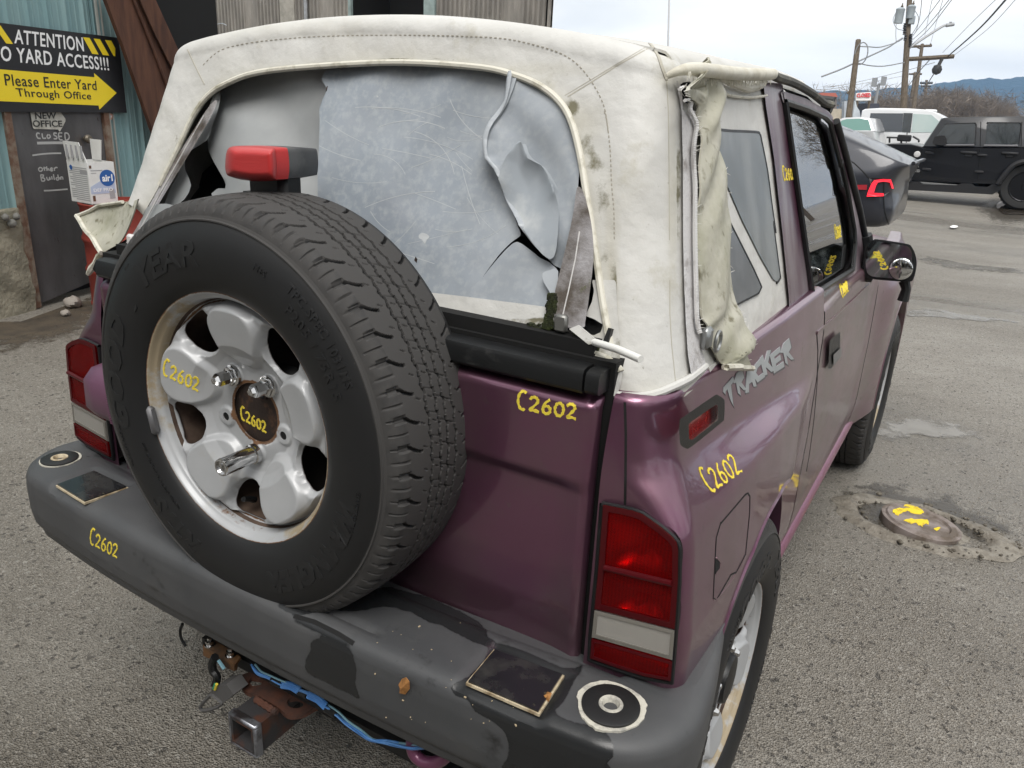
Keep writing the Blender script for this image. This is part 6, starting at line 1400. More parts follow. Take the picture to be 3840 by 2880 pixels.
# ================================================================ ribbed concrete building behind, with a dark doorway; chain-link gate beside it
YB_ = 8.5
bb = tag(empty('concrete_building', (-7, YB_, 0)), 'grey ribbed concrete block building with a dark open doorway behind the white roof', 'building')
def onbb(o): o.parent = bb; o.matrix_parent_inverse = Matrix.Translation((7, -YB_, 0)); return o
M_RIB = mat('ribbed_concrete', (.30, .28, .25), .9, col2=(.17, .16, .145), scale=1.6, lo=.36, hi=.66, stretch=(2.5, 1, .6), spots=[((.38, .36, .33), 9, .6, .75, .9), ((.10, .095, .085), 3.5, .62, .8, .95)], bump=.6, bscale=60)
def xw(u): return float(onY(u, 40, YB_)[0])
x_d0, x_d1, x_e = xw(1322), xw(1592), xw(2074)
def ribs(x0, x1, z0, z1, mb, per=.075):
    xs_ = np.arange(x0, x1+.001, per/8); P_ = []
    for z in (z0, z1): P_.append([(x, YB_-.028*(1 if (x/per) % 1 < .5 else 0)*(1 if abs(((x/1.6) % 1)-.5) < .42 else .15), z) for x in xs_])
    v, f = grid(np.array(P_)); mb.add(v, f)
mb = MB(); ribs(-13.2, x_d0, 0, 5, mb); ribs(x_d1+.22, x_e, 0, 5, mb); mb.box((( x_d0+x_d1)/2, YB_+.05, 4.6), (x_d1-x_d0+.6, .1, .8)); mb.prism([(x_e, YB_, 0), (x_e-3.5, YB_+5, 0), (x_e-3.6, YB_+4.9, 0), (x_e-.1, YB_, 0)], (0, 0, 5)); onbb(mb.build('ribbed_wall', M_RIB, None, smooth=False))
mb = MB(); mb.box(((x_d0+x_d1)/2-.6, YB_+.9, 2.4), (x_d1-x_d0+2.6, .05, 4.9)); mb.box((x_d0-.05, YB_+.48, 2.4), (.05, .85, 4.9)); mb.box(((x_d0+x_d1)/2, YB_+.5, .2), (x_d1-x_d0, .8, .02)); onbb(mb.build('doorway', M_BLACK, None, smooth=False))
mb = MB(); mb.box((x_d1+.12, YB_-.02, 2.1), (.18, .08, 4.2)); mb.box((x_d0-.02, YB_-.02, 2.1), (.05, .05, 4.2)); onbb(mb.build('door_jamb', mat('pale_teal_jamb', (.30, .38, .37), .6, col2=(.2, .25, .24), scale=5), None, smooth=False))
mb = MB(); x_p = xw(1162); mb.tube([(x_p, YB_-.08, 0), (x_p, YB_-.08, 5)], .03, 10); onbb(mb.build('drain_pipe', mat('galvanised_pipe', (.42, .44, .46), .45, .6, col2=(.3, .3, .3), scale=9), None))
mb = MB(); x_s = xw(1085); mb.box((x_s, YB_-.035, 2.5), (.30, .03, 5)); onbb(mb.build('smooth_pier', mat('smooth_concrete', (.36, .34, .30), .9, col2=(.25, .24, .21), scale=6), None, smooth=False))
# chain-link panel: netting, steel post
gate = tag(empty('chain_link_gate', tuple(onP(640, 300, WP+WD*3.2, np.array([.6, -.8, 0])))), 'dark chain-link gate with galvanised post between rusty column and concrete building', 'gate')
GO = np.array(gate.location); GN = np.array([.35, -.937, 0]); GP = WP+WD*3.4
def gp(u, v, o=0): return onP(u, v, GP+GN*o, GN)
def ong(o): o.parent = gate; o.matrix_parent_inverse = Matrix.Translation(tuple(-GO)); return o
mb = MB(); mb.tube([gp(690, -60, .05), gp(728, 130, .05), gp(790, 420, .05)], .030, 10); mb.tube([gp(716, 28, .05), gp(690, 32, .05)], .016, 6); mb.box(gp(714, 30, .05), (.05, .05, .05), bevel=.01); ong(mb.build('gate_post', mat('galvanised_post', (.40, .42, .43), .4, .65, col2=(.25, .26, .26), scale=12), None))
a0 = gp(560, -60); b0 = gp(730, 140); gx_ = np.cross(up, GN); gx_ /= np.linalg.norm(gx_)
if gx_@(b0-a0) < 0: gx_ = -gx_
mb = MB(); wd = float((gp(720, 60)-a0)@gx_)
for k_ in range(-60, 60):
    for s_ in (1, -1):
        p = a0+gx_*(k_*.06)+up*(.4); q = p+gx_*s_*1.6-up*2.6*1.0
        t0 = 0
        pts = [p+(q-p)*t for t in np.linspace(0, 1, 30)]; pts = [r_ for r_ in pts if 0-.15 < (r_-a0)@gx_ < wd]
        if len(pts) > 1: mb.tube([pts[0], pts[-1]], .0034, 4)
ong(mb.build('wire_netting', mat('netting_wire', (.34, .37, .40), .5, .4), None))
mb = MB(); mb.prism([gp(520, -120, -.25), gp(735, -120, -.25), gp(790, 420, -.25), gp(560, 420, -.25)], -GN*.01); ong(mb.build('dark_screen', mat('dark_screen_cloth', (.012, .014, .018), .9), None, smooth=False))
mb = MB()
for a in ((745, 88, 770, 92, 785, 116), (800, 95, 830, 88, 850, 95)): mb.tube(smoothpath(np.array([gp(a[0], a[1], .1), gp(a[2], a[3], .1), gp(a[4], a[5], .1)]), 4), .004, 5)
ong(mb.build('loose_wire', mat('netting_wire', (.22, .24, .25)), None))
# tall thin mast behind the car
mb = MB(); mb.tube([atD(2512, -80, 15), atD(2508, 60, 15), atD(2500, 400, 15)], [.016, .018, .02], 8); ms_ = mb.build('thin_mast', mat('grey_mast', (.45, .46, .48), .5), None); tag(ms_, 'thin pale grey mast rising behind the white roof against the sky', 'mast')
# ================================================================ parked vehicles on the right
zv = lambda *p: zz((3050, 350), 2.8, *p)
M_TYRE2 = mat('background_tyre', (.022, .022, .022), .75, bump=.4, bscale=60)
def wheel_at(parent, c, r, w, rim_m, axis='Y', spokes=6, face=-1):
    """tyre with tread blocks, dished rim with spokes; axle along Y"""
    mb = MB(); n = 72; prof = [(r*.62, -w/2+.01), (r*.70, -w/2), (r*.88, -w/2-.005), (r*.96, -w/2+.02), (r, -w/2+.05), (r, w/2-.05), (r*.96, w/2-.02), (r*.62, w/2)]
    V = []
    for rr, y in prof:
        for k_ in range(n):
            a = 2*math.pi*k_/n; q = rr-(.012*r/.4 if (rr > r*.94 and k_ % 2) else 0); V.append((q*math.cos(a), y, q*math.sin(a)))
    F = [(i*n+k_, i*n+(k_+1) % n, (i+1)*n+(k_+1) % n, (i+1)*n+k_) for i in range(len(prof)-1) for k_ in range(n)]
    wh = empty('wheel', tuple(c), parent=parent); mb.add(V, F); mb.build('tyre', M_TYRE2, wh)
    mb = MB(); mb.lathe([(r*.62, -w/2+.012), (r*.60, -w/2), (r*.57, -w/2+.01), (r*.55, -w/2+.06), (r*.30, -w/2+.05), (r*.16, -w/2+.02), (r*.14, -w/2), (.001, -w/2)], 40, axis='Y')
    for k_ in range(spokes):
        a = 2*math.pi*k_/spokes; mb.box((math.cos(a)*r*.36, -w/2+.045, math.sin(a)*r*.36), (r*.46, .03, r*.13), M=Matrix.Rotation(-a, 3, 'Y'), bevel=.008)
    for k_ in range(12):
        a = 2*math.pi*k_/12; mb.box((math.cos(a)*r*.585, -w/2-.003, math.sin(a)*r*.585), (.016, .01, .016))
    mb.build('rim', rim_m, wh); return wh
def side_slab(name, px, y, depth, m_, parent, tumble=0.0, zb=None, bev=.02, fn=None):
    """side outline read at distance y, real width depth, edges rounded, upper part leaning in"""
    pts = np.array([onY(u, v, y) for u, v in px]); pts = pts if fn is None else np.array([fn(p) for p in pts])
    n = len(pts); c = pts.mean(0); layers = []
    def lean(z): return tumble*max(0, z-zb) if zb is not None else 0
    for t, sh in ((0, bev), (bev*.4, bev*.35), (bev, 0), (depth-bev, 0), (depth-bev*.4, bev*.35), (depth, bev)):
        L_ = []
        for p in pts:
            d = p-c; l_ = np.linalg.norm(d); q = p-d/l_*sh
            yy = t
            ln = lean(p[2]); yy = ln+t*(depth-2*ln)/depth
            L_.append((q[0], y+yy, q[2]))
        layers.append(L_)
    V = np.array(layers).reshape(-1, 3); nl_ = len(layers)
    F = [(i*n+k_, i*n+(k_+1) % n, (i+1)*n+(k_+1) % n, (i+1)*n+k_) for i in range(nl_-1) for k_ in range(n)]
    t1 = tessellate_polygon([[Vector((p[0], p[2], 0)) for p in layers[0]]]); F += [tuple(t) for t in t1]+[tuple(i+(nl_-1)*n for i in t) for t in t1]
    mb = MB(); mb.add(V, F); return mb.build(name, m_, parent, sharp=35)
def panel(name, px, y, m_, parent, th=.012, off=.006, tumble=0.0, zb=0.0):
    P_ = []
    for u, v in px:
        p = onY(u, v, y)
        if tumble and p[2] > zb: p = onY(u, v, y+tumble*(p[2]-zb))
        P_.append(p-np.array([0, off, 0]))
    mb = MB(); mb.prism(P_, (0, th, 0)); return mb.build(name, m_, parent, smooth=False)
M_JBLK = mat('black_suv_paint', (.006, .0065, .009), .35, .1, coat=.6, coat_r=.08, bump=.02, bscale=20)
M_JPL = mat('black_suv_plastic', (.018, .018, .020), .55)
M_DGL = mat('dark_window_glass', (.015, .02, .022), .04, 0, spec=.6, coat=.8, coat_r=.02)
M_PGL = mat('pale_screen_glass', (.34, .44, .43), .06, coat=1, coat_r=.02, col2=(.42, .5, .48), scale=1)
M_GRIM = mat('dark_alloy', (.02, .02, .022), .35, .6); M_ARIM = mat('alloy_rim', (.4, .4, .41), .35, .7)
# ---- black four-door off-roader, facing left
YJ = 17.0
jp = tag(empty('off_road_suv', (1.0, YJ, 0)), 'black boxy four-door off-roader parked facing left with big knobbly tyres', 'car')
def J(o): o.parent = jp; o.matrix_parent_inverse = Matrix.Translation((-1.0, -YJ, 0)); return o
side_slab('body', zv((330, 600), (420, 560), (800, 528), (1020, 530), (1150, 560), (2330, 570), (2480, 590), (2500, 930), (2420, 960), (1960, 960), (950, 920), (700, 920), (430, 860), (330, 820)), YJ, 1.75, M_JBLK, None, bev=.03); J(bpy.data.objects['body'])
J(side_slab('cabin', zv((1150, 560), (1335, 272), (1365, 256), (1700, 244), (2500, 240), (2520, 570)), YJ, 1.75, M_JBLK, None, tumble=.16, zb=1.04, bev=.02))
yj2 = YJ+.03
def jl(u, v):
    p = onY(u, v, YJ); return onY(u, v, YJ+.16*max(0, p[2]-1.04))
far = np.array([0, 1.65, 0])
a_, b_ = jl(*zv((1165, 548))[0]), jl(*zv((1352, 268))[0]); ins_ = np.array([0, .05, 0])
mb = MB(); fw = lambda p, k_: p+np.array([-.012, k_, .012])
mb.prism([fw(a_, .10), fw(b_, .10), fw(b_, 1.45), fw(a_, 1.62)], (-.008, 0, .008)); J(mb.build('windscreen', M_PGL, None, smooth=False))
for pl_, mm in ((((1392, 322), (1690, 316), (1704, 330), (1690, 520), (1675, 530), (1330, 530), (1280, 470)), M_DGL), (((1840, 312), (2160, 314), (2176, 330), (2150, 530), (2135, 540), (1815, 535), (1806, 520), (1822, 330)), M_DGL), (((2240, 314), (2480, 320), (2480, 560), (2230, 545)), M_DGL)):
    J(panel('window', zv(*pl_), YJ, mm, None, tumble=.16, zb=1.04))
mb = MB()
for pl_ in (((1380, 318), (1700, 308), (1714, 330), (1700, 535)), ((1822, 306), (2170, 306), (2188, 330), (2160, 545))):
    mb.tube([jl(*q)-np.array([0, .012, 0]) for q in zv(*pl_)], .010, 6)
J(mb.build('window_seal', M_JPL, None))
mb = MB()
for pl_ in (((1370, 545), (1690, 545)), ((1790, 548), (2150, 552))): mb.tube([jl(*q)-np.array([0, .02, 0]) for q in zv(*pl_)], .022, 8)
J(mb.build('belt_strip', mat('grey_suv_trim', (.10, .10, .11), .35, coat=.4), None))
J(panel('side_mirror', smoothpath(zv((1280, 455), (1380, 448), (1385, 540), (1260, 530), (1262, 490)), 3, True), YJ-.16, M_JPL, None, th=.14))
for (u, v) in ((1630, 622), (2065, 630)):
    mb = MB(); mb.box(onY(*zv((u, v))[0], YJ)-np.array([0, .02, 0]), (.28, .05, .05), bevel=.015); mb.box(onY(*zv((u, v+25))[0], YJ)-np.array([0, .006, 0]), (.13, .02, .07), bevel=.008); J(mb.build('door_handle', M_JPL, None))
mb = MB()
for u, v in ((1220, 625), (1190, 798), (1775, 650), (1740, 825)): mb.box(onY(*zv((u, v))[0], YJ)-np.array([0, .015, 0]), (.16, .04, .05), bevel=.012)
J(mb.build('door_hinge', M_JPL, None))
mb = MB()
for u in (1760, 1150, 2190): mb.tube([jl(*q)-np.array([0, .003, 0]) for q in zv((u, 300 if u > 1300 else 560), (u-10, 600), (u-30, 910))], .006, 4)
J(mb.build('door_gap', M_BLACK, None))
mb = MB(); p = onY(*zv((1090, 640))[0], YJ); mb.lathe([(.001, -.02), (.05, -.012), (.06, 0)], 20, axis='Y', loc=p); J(mb.build('round_badge', mat('pale_badge', (.6, .6, .6), .4), None))
mb = MB(); text_quad(mb, 'SAHARA', [onY(*q, YJ-.01) for q in zv((1010, 775), (1110, 778), (1108, 752), (1010, 750))], (0, -1, 0), .006, offset=.02); mb.prism([onY(*q, YJ-.01) for q in zv((1030, 780), (1095, 782), (1075, 795), (1055, 795))], (0, -.006, 0)); text_quad(mb, 'UNLIMITED', [onY(*q, YJ-.01) for q in zv((975, 825), (1120, 828), (1120, 800), (975, 797))], (0, -1, 0), .006, offset=.02); J(mb.build('badge_lettering', mat('silver_badge', (.55, .55, .55), .35, .6), None, smooth=False))
J(panel('rock_rail', zv((945, 925), (1110, 928), (1150, 958), (1500, 968), (1560, 945), (1660, 948), (1700, 980), (1830, 985), (1880, 955), (1995, 968), (1960, 1015), (1880, 1062), (900, 1010)), YJ-.05, M_JPL, None, th=.16))
fl_ = smoothpath(np.array(zv((1940, 950), (1990, 880), (2080, 775), (2160, 730), (2260, 715), (2360, 740), (2440, 830), (2480, 920))), 4)
mb = MB(); mb.tube([onY(u, v, YJ-.10) for u, v in fl_], .05, 8); P_ = np.array([[onY(u, v, YJ-.10), onY(u, v, YJ+.12)] for u, v in fl_]); v_, f_ = grid(P_); mb.add(v_, f_)
J(mb.build('fender_flare', M_JPL, None)); mb = MB(); fl2 = smoothpath(np.array(zv((640, 930), (690, 860), (760, 800), (860, 760), (940, 770), (985, 830), (1010, 920))), 4); mb.tube([onY(u, v, YJ-.10) for u, v in fl2], .05, 8); J(mb.build('fender_flare', M_JPL, None))
pc = onY(*zv((2215, 1015))[0], YJ+.05); rj = .445; pc[2] = rj
for dx in (0, -2.95):
    for dy in (0.08, 1.62): w_ = wheel_at(None, (pc[0]+dx, YJ+dy, rj), rj, .26, M_GRIM); J(w_)
mb = MB(); mb.box((pc[0]-1.5, YJ+.85, .50), (3.6, 1.1, .28), bevel=.05); mb.box((pc[0], YJ+.85, .42), (.2, 1.5, .14)); J(mb.build('underbody', M_LINER, None))
mb = MB()
for q in (((770, 462), (1000, 470)), ((800, 462), (800, 520)), ((910, 450), (930, 545)), ((995, 440), (1000, 470)), ((1045, 452), (1110, 490)), ((1110, 490), (1105, 515))): mb.tube([onY(*a, YJ+.5) for a in zv(*q)], .020, 6)
mb.box(onY(*zv((955, 470))[0], YJ+.5), (.26, .1, .13), bevel=.02); J(mb.build('bonnet_gear', M_JPL, None))
mb = MB(); mb.box((pc[0]-1.6, YJ+.9, 1.15), (.12, 1.3, .5), bevel=.04); mb.box((pc[0]-.7, YJ+.9, 1.2), (.14, 1.3, .5), bevel=.04); J(mb.build('seats', M_INT, None))
# ---- dark grey fastback hatch, tail towards the right
YT = 8.55
ts = tag(empty('grey_hatchback', (-1.8, YT, 0)), 'dark grey fastback car with a glowing-red C shaped tail lamp, parked behind the side mirror', 'car')
def T_(o): o.parent = ts; o.matrix_parent_inverse = Matrix.Translation((1.8, -YT, 0)); return o
M_TG = mat('dark_grey_car_paint', (.020, .022, .030), .36, .2, coat=.6, coat_r=.06, bump=.02, bscale=15)
def xz(u, v): p = onY(u, v, YT); return p[0], p[2]
xr = xz(*zv((1010, 690))[0])[0]      # tip of the tail spoiler
# body stations along the length: (distance from tail, half width, sill, belt, roof, tumble)
st_t = [(.0, .66, .36, 1.00, 1.015, .02), (.03, .76, .34, 1.00, 1.03, .03), (.10, .85, .32, .99, 1.055, .04), (.22, .91, .31, .97, 1.10, .06), (.45, .94, .31, .95, 1.20, .12), (.8, .96, .30, .96, 1.33, .2), (1.2, .965, .30, .97, 1.46, .26), (1.7, .965, .30, .96, 1.56, .28), (2.3, .965, .28, .95, 1.60, .28), (2.9, .965, .28, .93, 1.55, .27), (3.4, .96, .28, .91, 1.36, .2), (3.8, .95, .28, .88, 1.08, .1), (4.3, .90, .30, .80, .92, .05), (4.6, .80, .34, .68, .76, .02), (4.72, .55, .42, .58, .60, .01)]
P_ = []
for d, hw_, zsil, zbel, zrf, tb_ in st_t:
    x = xr-d; sec_ = []
    low_x = .10*max(0, 1-d/.25)
    sec_ += [(0, zsil), (hw_*.85, zsil), (hw_*.96, zsil+.05), (hw_, zsil+.18), (hw_*1.0, (zsil+zbel)/2+.05), (hw_*.985, zbel-.06), (hw_*.955, zbel)]
    sec_ += [(hw_*.955-tb_*.55, zbel+(zrf-zbel)*.55), (hw_*.955-tb_*.95, zbel+(zrf-zbel)*.88), (hw_*.955-tb_*1.35, zrf-.008), (hw_*.3, zrf+.012), (0, zrf+.015)]
    full = [(-a, b) for a, b in sec_[::-1]]+sec_[1:-1]
    P_.append([(x-float(np.interp(b, [.30, .36, .50, .62, .72, .84, .92, 1.0], [.14, .07, .04, .06, .13, .13, .10, 0]))*float(np.clip(1-d/.4, 0, 1)), YT+.965+a, b) for a, b in full])
P_ = np.array(P_)
Pm = P_
v_, f_ = grid(np.concatenate([Pm, Pm[:, :1]], 1)); n_s = Pm.shape[1]+1; f_ = f_+[list(range(n_s-1))]
tb_o = T_(mk('body', v_, f_, M_TG, None, sharp=0)); md = tb_o.modifiers.new('smooth', 'SUBSURF'); md.levels = 2; md.render_levels = 2
B_T = None
bpy.context.view_layer.update()
dg = bpy.context.evaluated_depsgraph_get(); ev = tb_o.evaluated_get(dg); me_ = ev.to_mesh(); mw_ = tb_o.matrix_world
B_T = BVHTree.FromPolygons([mw_@q.co for q in me_.vertices], [list(q.vertices) for q in me_.polygons]); ev.to_mesh_clear()
def tdec(name, px, m_, lift=.004, th=.006, step=10):
    mb = MB(); px = dense(np.array(px, float), step, True); P2 = []
    for q in px:
        l, n_ = hit(B_T, *q); P2.append(l-np.array(ray(*q))*lift if l is not None else onY(*q, YT))
    mb.prism(P2, (0, -th, 0)); return T_(mb.build(name, m_, None, smooth=False))
M_TL = mat('lit_tail_lamp', (.7, .02, .03), .3, emit=(1, .03, .06), emit_s=.45)
tdec('lamp_housing', zv((585, 890), (735, 895), (815, 905), (850, 1000), (740, 1080), (560, 1088), (600, 960)), mat('dark_lamp', (.05, .05, .05), .2, coat=.6), .003, .004)
tdec('tail_lamp', zv((560, 1085), (575, 1030), (610, 950), (640, 912), (735, 900), (815, 905), (835, 960), (845, 1000), (825, 1000), (805, 935), (735, 925), (680, 935), (660, 965), (635, 1045), (740, 1050), (740, 1078)), M_TL, .012, .008)
tdec('side_reflector', zv((430, 960), (565, 960), (560, 1012), (430, 1010)), mat('red_side_reflector', (.34, .02, .03), .3, coat=.5), .006, .006)
mb = MB()
for pl_ in (((360, 690), (430, 735), (510, 810), (585, 890)), ((740, 900), (738, 1100), (745, 1230), (780, 1350), (825, 1450)), ((585, 892), (735, 896))):
    P2 = []
    for q in dense(np.array(zv(*pl_)), 8):
        l, n_ = hit(B_T, *q)
        if l is not None: P2.append(l+n_*.001)
    if len(P2) > 1: mb.tube(P2, .006, 4)
T_(mb.build('panel_gap', M_BLACK, None))
def side_glass(name, pts):
    P2 = []
    for x, z in dense(np.array(pts, float), .08, True):
        l, n_, i_, d_ = B_T.ray_cast(Vector((x, YT-2, z)), Vector((0, 1, 0)))
        if l is not None: P2.append(np.array(l)-np.array([0, .004, 0]))
    mb = MB(); mb.prism(P2, (0, -.003, 0)); T_(mb.build(name, M_DGL, None, smooth=False))
side_glass('side_window', [(xr-.95, 1.03), (xr-1.9, 1.01), (xr-1.9, 1.46), (xr-1.45, 1.42), (xr-1.1, 1.30)]); side_glass('side_window', [(xr-1.97, 1.01), (xr-3.35, .98), (xr-3.1, 1.20), (xr-2.7, 1.42), (xr-1.97, 1.47)])
mb = MB(); mb.box((xr-.155, YT+.55, .77), (.02, .5, .16)); T_(mb.build('number_plate', mat('plate_edge', (.05, .05, .055), .5), None, smooth=False))
mb = MB(); pp_ = [(xr+.02, YT+.30+.0, 1.035), (xr+.035, YT+.6, 1.045), (xr+.035, YT+1.3, 1.045), (xr+.02, YT+1.62, 1.035)]; mb.tube(smoothpath(np.array(pp_), 5), .022, 8); T_(mb.build('tail_spoiler', M_TG, None))
for dx in (.95, 3.85):
    for dy in (.12, 1.80): T_(wheel_at(None, (xr-dx, YT+dy, .35), .35, .24, M_ARIM, spokes=5))
# ---- white crew-cab pickup, facing right
YP = 21.5
pk = tag(empty('white_pickup', (0, YP, 0)), 'white crew-cab pickup truck parked behind the black off-roader', 'truck')
def P2_(o): o.parent = pk; o.matrix_parent_inverse = Matrix.Translation((0, -YP, 0)); return o
M_WP = mat('white_truck_paint', (.70, .71, .72), .3, coat=.7, coat_r=.08)
P2_(side_slab('body', zv((-500, 440), (440, 430), (480, 425), (1300, 430), (1700, 440), (2050, 470), (2080, 560), (2080, 800), (-500, 800)), YP, 1.95, M_WP, None, bev=.04))
P2_(side_slab('cab', zv((462, 440), (488, 300), (500, 225), (505, 180), (540, 163), (700, 153), (1000, 158), (1160, 168), (1270, 195), (1350, 235), (1480, 330), (1560, 430)), YP, 1.95, M_WP, None, tumble=.14, zb=1.2, bev=.03))
P2_(panel('window', zv((602, 208), (945, 210), (930, 405), (570, 395)), YP, mat('tinted_truck_glass', (.045, .052, .062), .08, coat=.8), None, tumble=.14, zb=1.2))
P2_(panel('window_pillar', zv((948, 206), (1045, 208), (1020, 412), (930, 408)), YP, M_DGL, None, tumble=.14, zb=1.2, off=.004))
P2_(panel('window', zv((1050, 215), (1240, 225), (1360, 330), (1400, 410), (1030, 410)), YP, M_PGL, None, tumble=.14, zb=1.2, off=.008))
mb = MB(); text_quad(mb, 'CREW CAB', [onY(*q, YP+.0) for q in zv((605, 388), (740, 392), (740, 374), (605, 370))], (0, -1, 0), .02, offset=.02); P2_(mb.build('window_lettering', M_SW, None, smooth=False))
mb = MB(); mb.tube([onY(*q, YP-.03) for q in zv((525, 472), (628, 478))], .03, 8); P2_(mb.build('door_handle', mat('chrome_handle', (.55, .55, .55), .25, .8), None))
mb = MB()
for q in (((455, 420), (450, 560)), ((985, 410), (975, 560))): mb.tube([onY(*a, YP-.002) for a in zv(*q)], .010, 4)
P2_(mb.build('door_gap', mat('grey_gap', (.1, .1, .1), .8), None))
mb = MB(); mb.box(onY(*zv((1235, 185))[0], YP+.4), (.28, .2, .07), bevel=.03); P2_(mb.build('roof_aerial', M_WP, None))
for dx in (-2.6, 1.3):
    for dy in (.1, 1.8): P2_(wheel_at(None, (dx, YP+dy, .42), .42, .26, M_ARIM))
# ---- pale silver car at its left
YS = 19.6
sv = tag(empty('silver_car', (-2.5, YS, 0)), 'pale silver car with greenish side glass seen left of the white pickup', 'car')
def S2(o): o.parent = sv; o.matrix_parent_inverse = Matrix.Translation((2.5, -YS, 0)); return o
M_SP = mat('pale_silver_paint', (.55, .56, .57), .3, .3, coat=.7)
S2(side_slab('body', zv((-260, 470), (-200, 410), (100, 395), (490, 390), (640, 400), (660, 520), (640, 720), (-250, 720)), YS, 1.8, M_SP, None, bev=.04))
S2(side_slab('cabin', zv((150, 395), (215, 320), (270, 272), (310, 256), (490, 248), (600, 262), (650, 400)), YS, 1.8, M_SP, None, tumble=.18, zb=1.1, bev=.03))
S2(panel('window', zv((245, 345), (300, 285), (350, 270), (490, 264), (580, 280), (610, 388), (235, 388)), YS, mat('green_car_glass', (.16, .32, .28), .1, coat=.8), None, tumble=.18, zb=1.1))
for dx in (-1.3, 1.3):
    for dy in (.1, 1.6): S2(wheel_at(None, (-2.5+dx, YS+dy, .33), .33, .22, M_ARIM))
# ================================================================ poles, wires, sign, far buildings
zp_ = lambda *p: zz((3100, 0), 2.989, *p)
M_POLE = mat('weathered_pole_wood', (.085, .065, .045), .9, col2=(.14, .115, .085), scale=4, stretch=(4, 4, .4), lo=.4, hi=.65)
M_WIRE = mat('cable_black', (.03, .03, .032), .6); M_WIREG = mat('cable_grey', (.22, .23, .24), .6); M_TRF = mat('grey_transformer', (.33, .37, .39), .5, col2=(.26, .29, .31), scale=3)
DP = 46.0
def ground_under(u, v, D):
    p = atD(u, v, D); return np.array([p[0], p[1], 0.])
def pole(name, label, top, base, D, r0, r1):
    t = atD(*top, D); b = atD(*base, D); dr = (b-t)/(t[2]-b[2]); b = t+dr*t[2]
    root = tag(empty(name, tuple(b)), label, 'utility pole')
    def rel(o): o.parent = root; o.matrix_parent_inverse = Matrix.Translation(tuple(-b)); return o
    mb = MB(); mb.tube([t+(b-t)*k_ for k_ in np.linspace(0, 1, 9)], np.linspace(r0, r1, 9), 12); rel(mb.build('pole_shaft', M_POLE, None)); return root, rel
root, rel = pole('utility_pole', 'tall wooden utility pole carrying two grey transformers, a lamp arm and a side beam', zp_((938, -160))[0], zp_((860, 1200))[0], DP, .14, .20)
def D3(u, v, D=DP): return atD(*zp_((u, v))[0], D)
for u0, u1, v0, v1 in ((770, 860, 105, 255), (900, 985, 75, 200)):
    c = D3((u0+u1)/2, (v0+v1)/2, DP-.4); h_ = (v1-v0)/2.989*DP/FPX; r_ = (u1-u0)/2/2.989*DP/FPX
    mb = MB(); mb.lathe([(.001, -h_/2), (r_*.97, -h_/2), (r_, -h_/2+.05), (r_, h_/2-.10), (r_*1.05, h_/2-.08), (r_*1.05, h_/2-.02), (r_*.6, h_/2+.06), (.001, h_/2+.08)], 28, loc=c)
    tr_ = rel(mb.build('transformer', M_TRF, None)); mb = MB(); mb.lathe([(.06, 0), (.09, .04), (.05, .08), (.09, .12), (.05, .16), (.02, .3), (.001, .32)], 10, loc=c+np.array([.05, 0, h_/2])); o = mb.build('bushing', M_POLE, None); o.parent = tr_
mb = MB(); mb.box(D3(955, 225, DP-.3), (.32, .3, .45), bevel=.03); rel(mb.build('meter_box', M_TRF, None))
mb = MB(); mb.tube([D3(880, 665), D3(1150, 650), D3(1420, 632)], .14, 6); rel(mb.build('side_beam', M_POLE, None))
mb = MB(); mb.tube(smoothpath(np.array([D3(915, 545), D3(1100, 420), D3(1290, 300), D3(1340, 282)]), 4), .07, 6); mb.tube([D3(1340, 285), D3(1425, 272)], .10, 8); mb.box(D3(1388, 262), (.14, .14, .16)); rel(mb.build('lamp_arm', mat('grey_lamp_arm', (.30, .31, .32), .5, .3), None))
M_INS = mat('dark_insulator', (.035, .035, .035), .5)
for u, v in ((875, 290), (875, 320), (872, 360), (880, 425), (942, 410), (942, 450), (940, 490)):
    mb = MB(); mb.lathe([(.001, -.16), (.10, -.12), (.05, -.06), (.10, 0), (.05, .06), (.10, .12), (.001, .16)], 10, loc=D3(u, v, DP-.2)); rel(mb.build('insulator', M_INS, None))
mb = MB(); mb.lathe([(.001, -.3), (.22, -.2), (.28, 0), (.2, .22), (.001, .3)], 14, loc=D3(1236, 780)); mb.tube([D3(1296, 655), D3(1262, 720), D3(1240, 770)], .11, 6); rel(mb.build('cable_pulley', M_INS, None))
def cable(name, pts, r, label, m_=M_WIRE):
    mb = MB(); mb.tube(smoothpath(np.array(pts), 6), r, 5); return mb
def wire_thing(paths, r, label, m_=M_WIRE, group=None):
    mb = MB()
    for q in paths: mb.tube(smoothpath(np.array(q), 6), r, 5)
    return tag(mb.build('overhead_cable', m_, None), label, 'cable', group)
wire_thing([[D3(1360, 630), D3(1700, 330, 34), D3(2020, -20, 25), D3(2300, -360, 19)]], .035, 'thick dark cable sloping up to the right from the side beam of the tall pole')
wire_thing([[D3(1300, 590), D3(1600, 280, 36), D3(1900, -10, 28)], [D3(1420, 625), D3(1800, 330, 36), D3(2120, -10, 28)]], .012, 'pair of thin pale wires running either side of the thick dark cable', M_WIREG)
wire_thing([[D3(945, 460), D3(1100, 320, 40), D3(1370, 0, 30), D3(1600, -300, 24)], [D3(955, 500), D3(1150, 320, 40), D3(1400, 0, 30), D3(1640, -300, 24)], [D3(950, 420), D3(1120, 200, 40), D3(1290, -30, 30)], [D3(945, 400), D3(1030, 250, 40), D3(1070, -30, 34)], [D3(1100, 400, 70), D3(1150, 150, 55), D3(1190, -40, 44)], [D3(1165, 490, 80), D3(1230, 250, 60), D3(1310, -30, 44)]], .016, 'fan of thin grey wires climbing from the tall pole out of the picture top', M_WIREG)
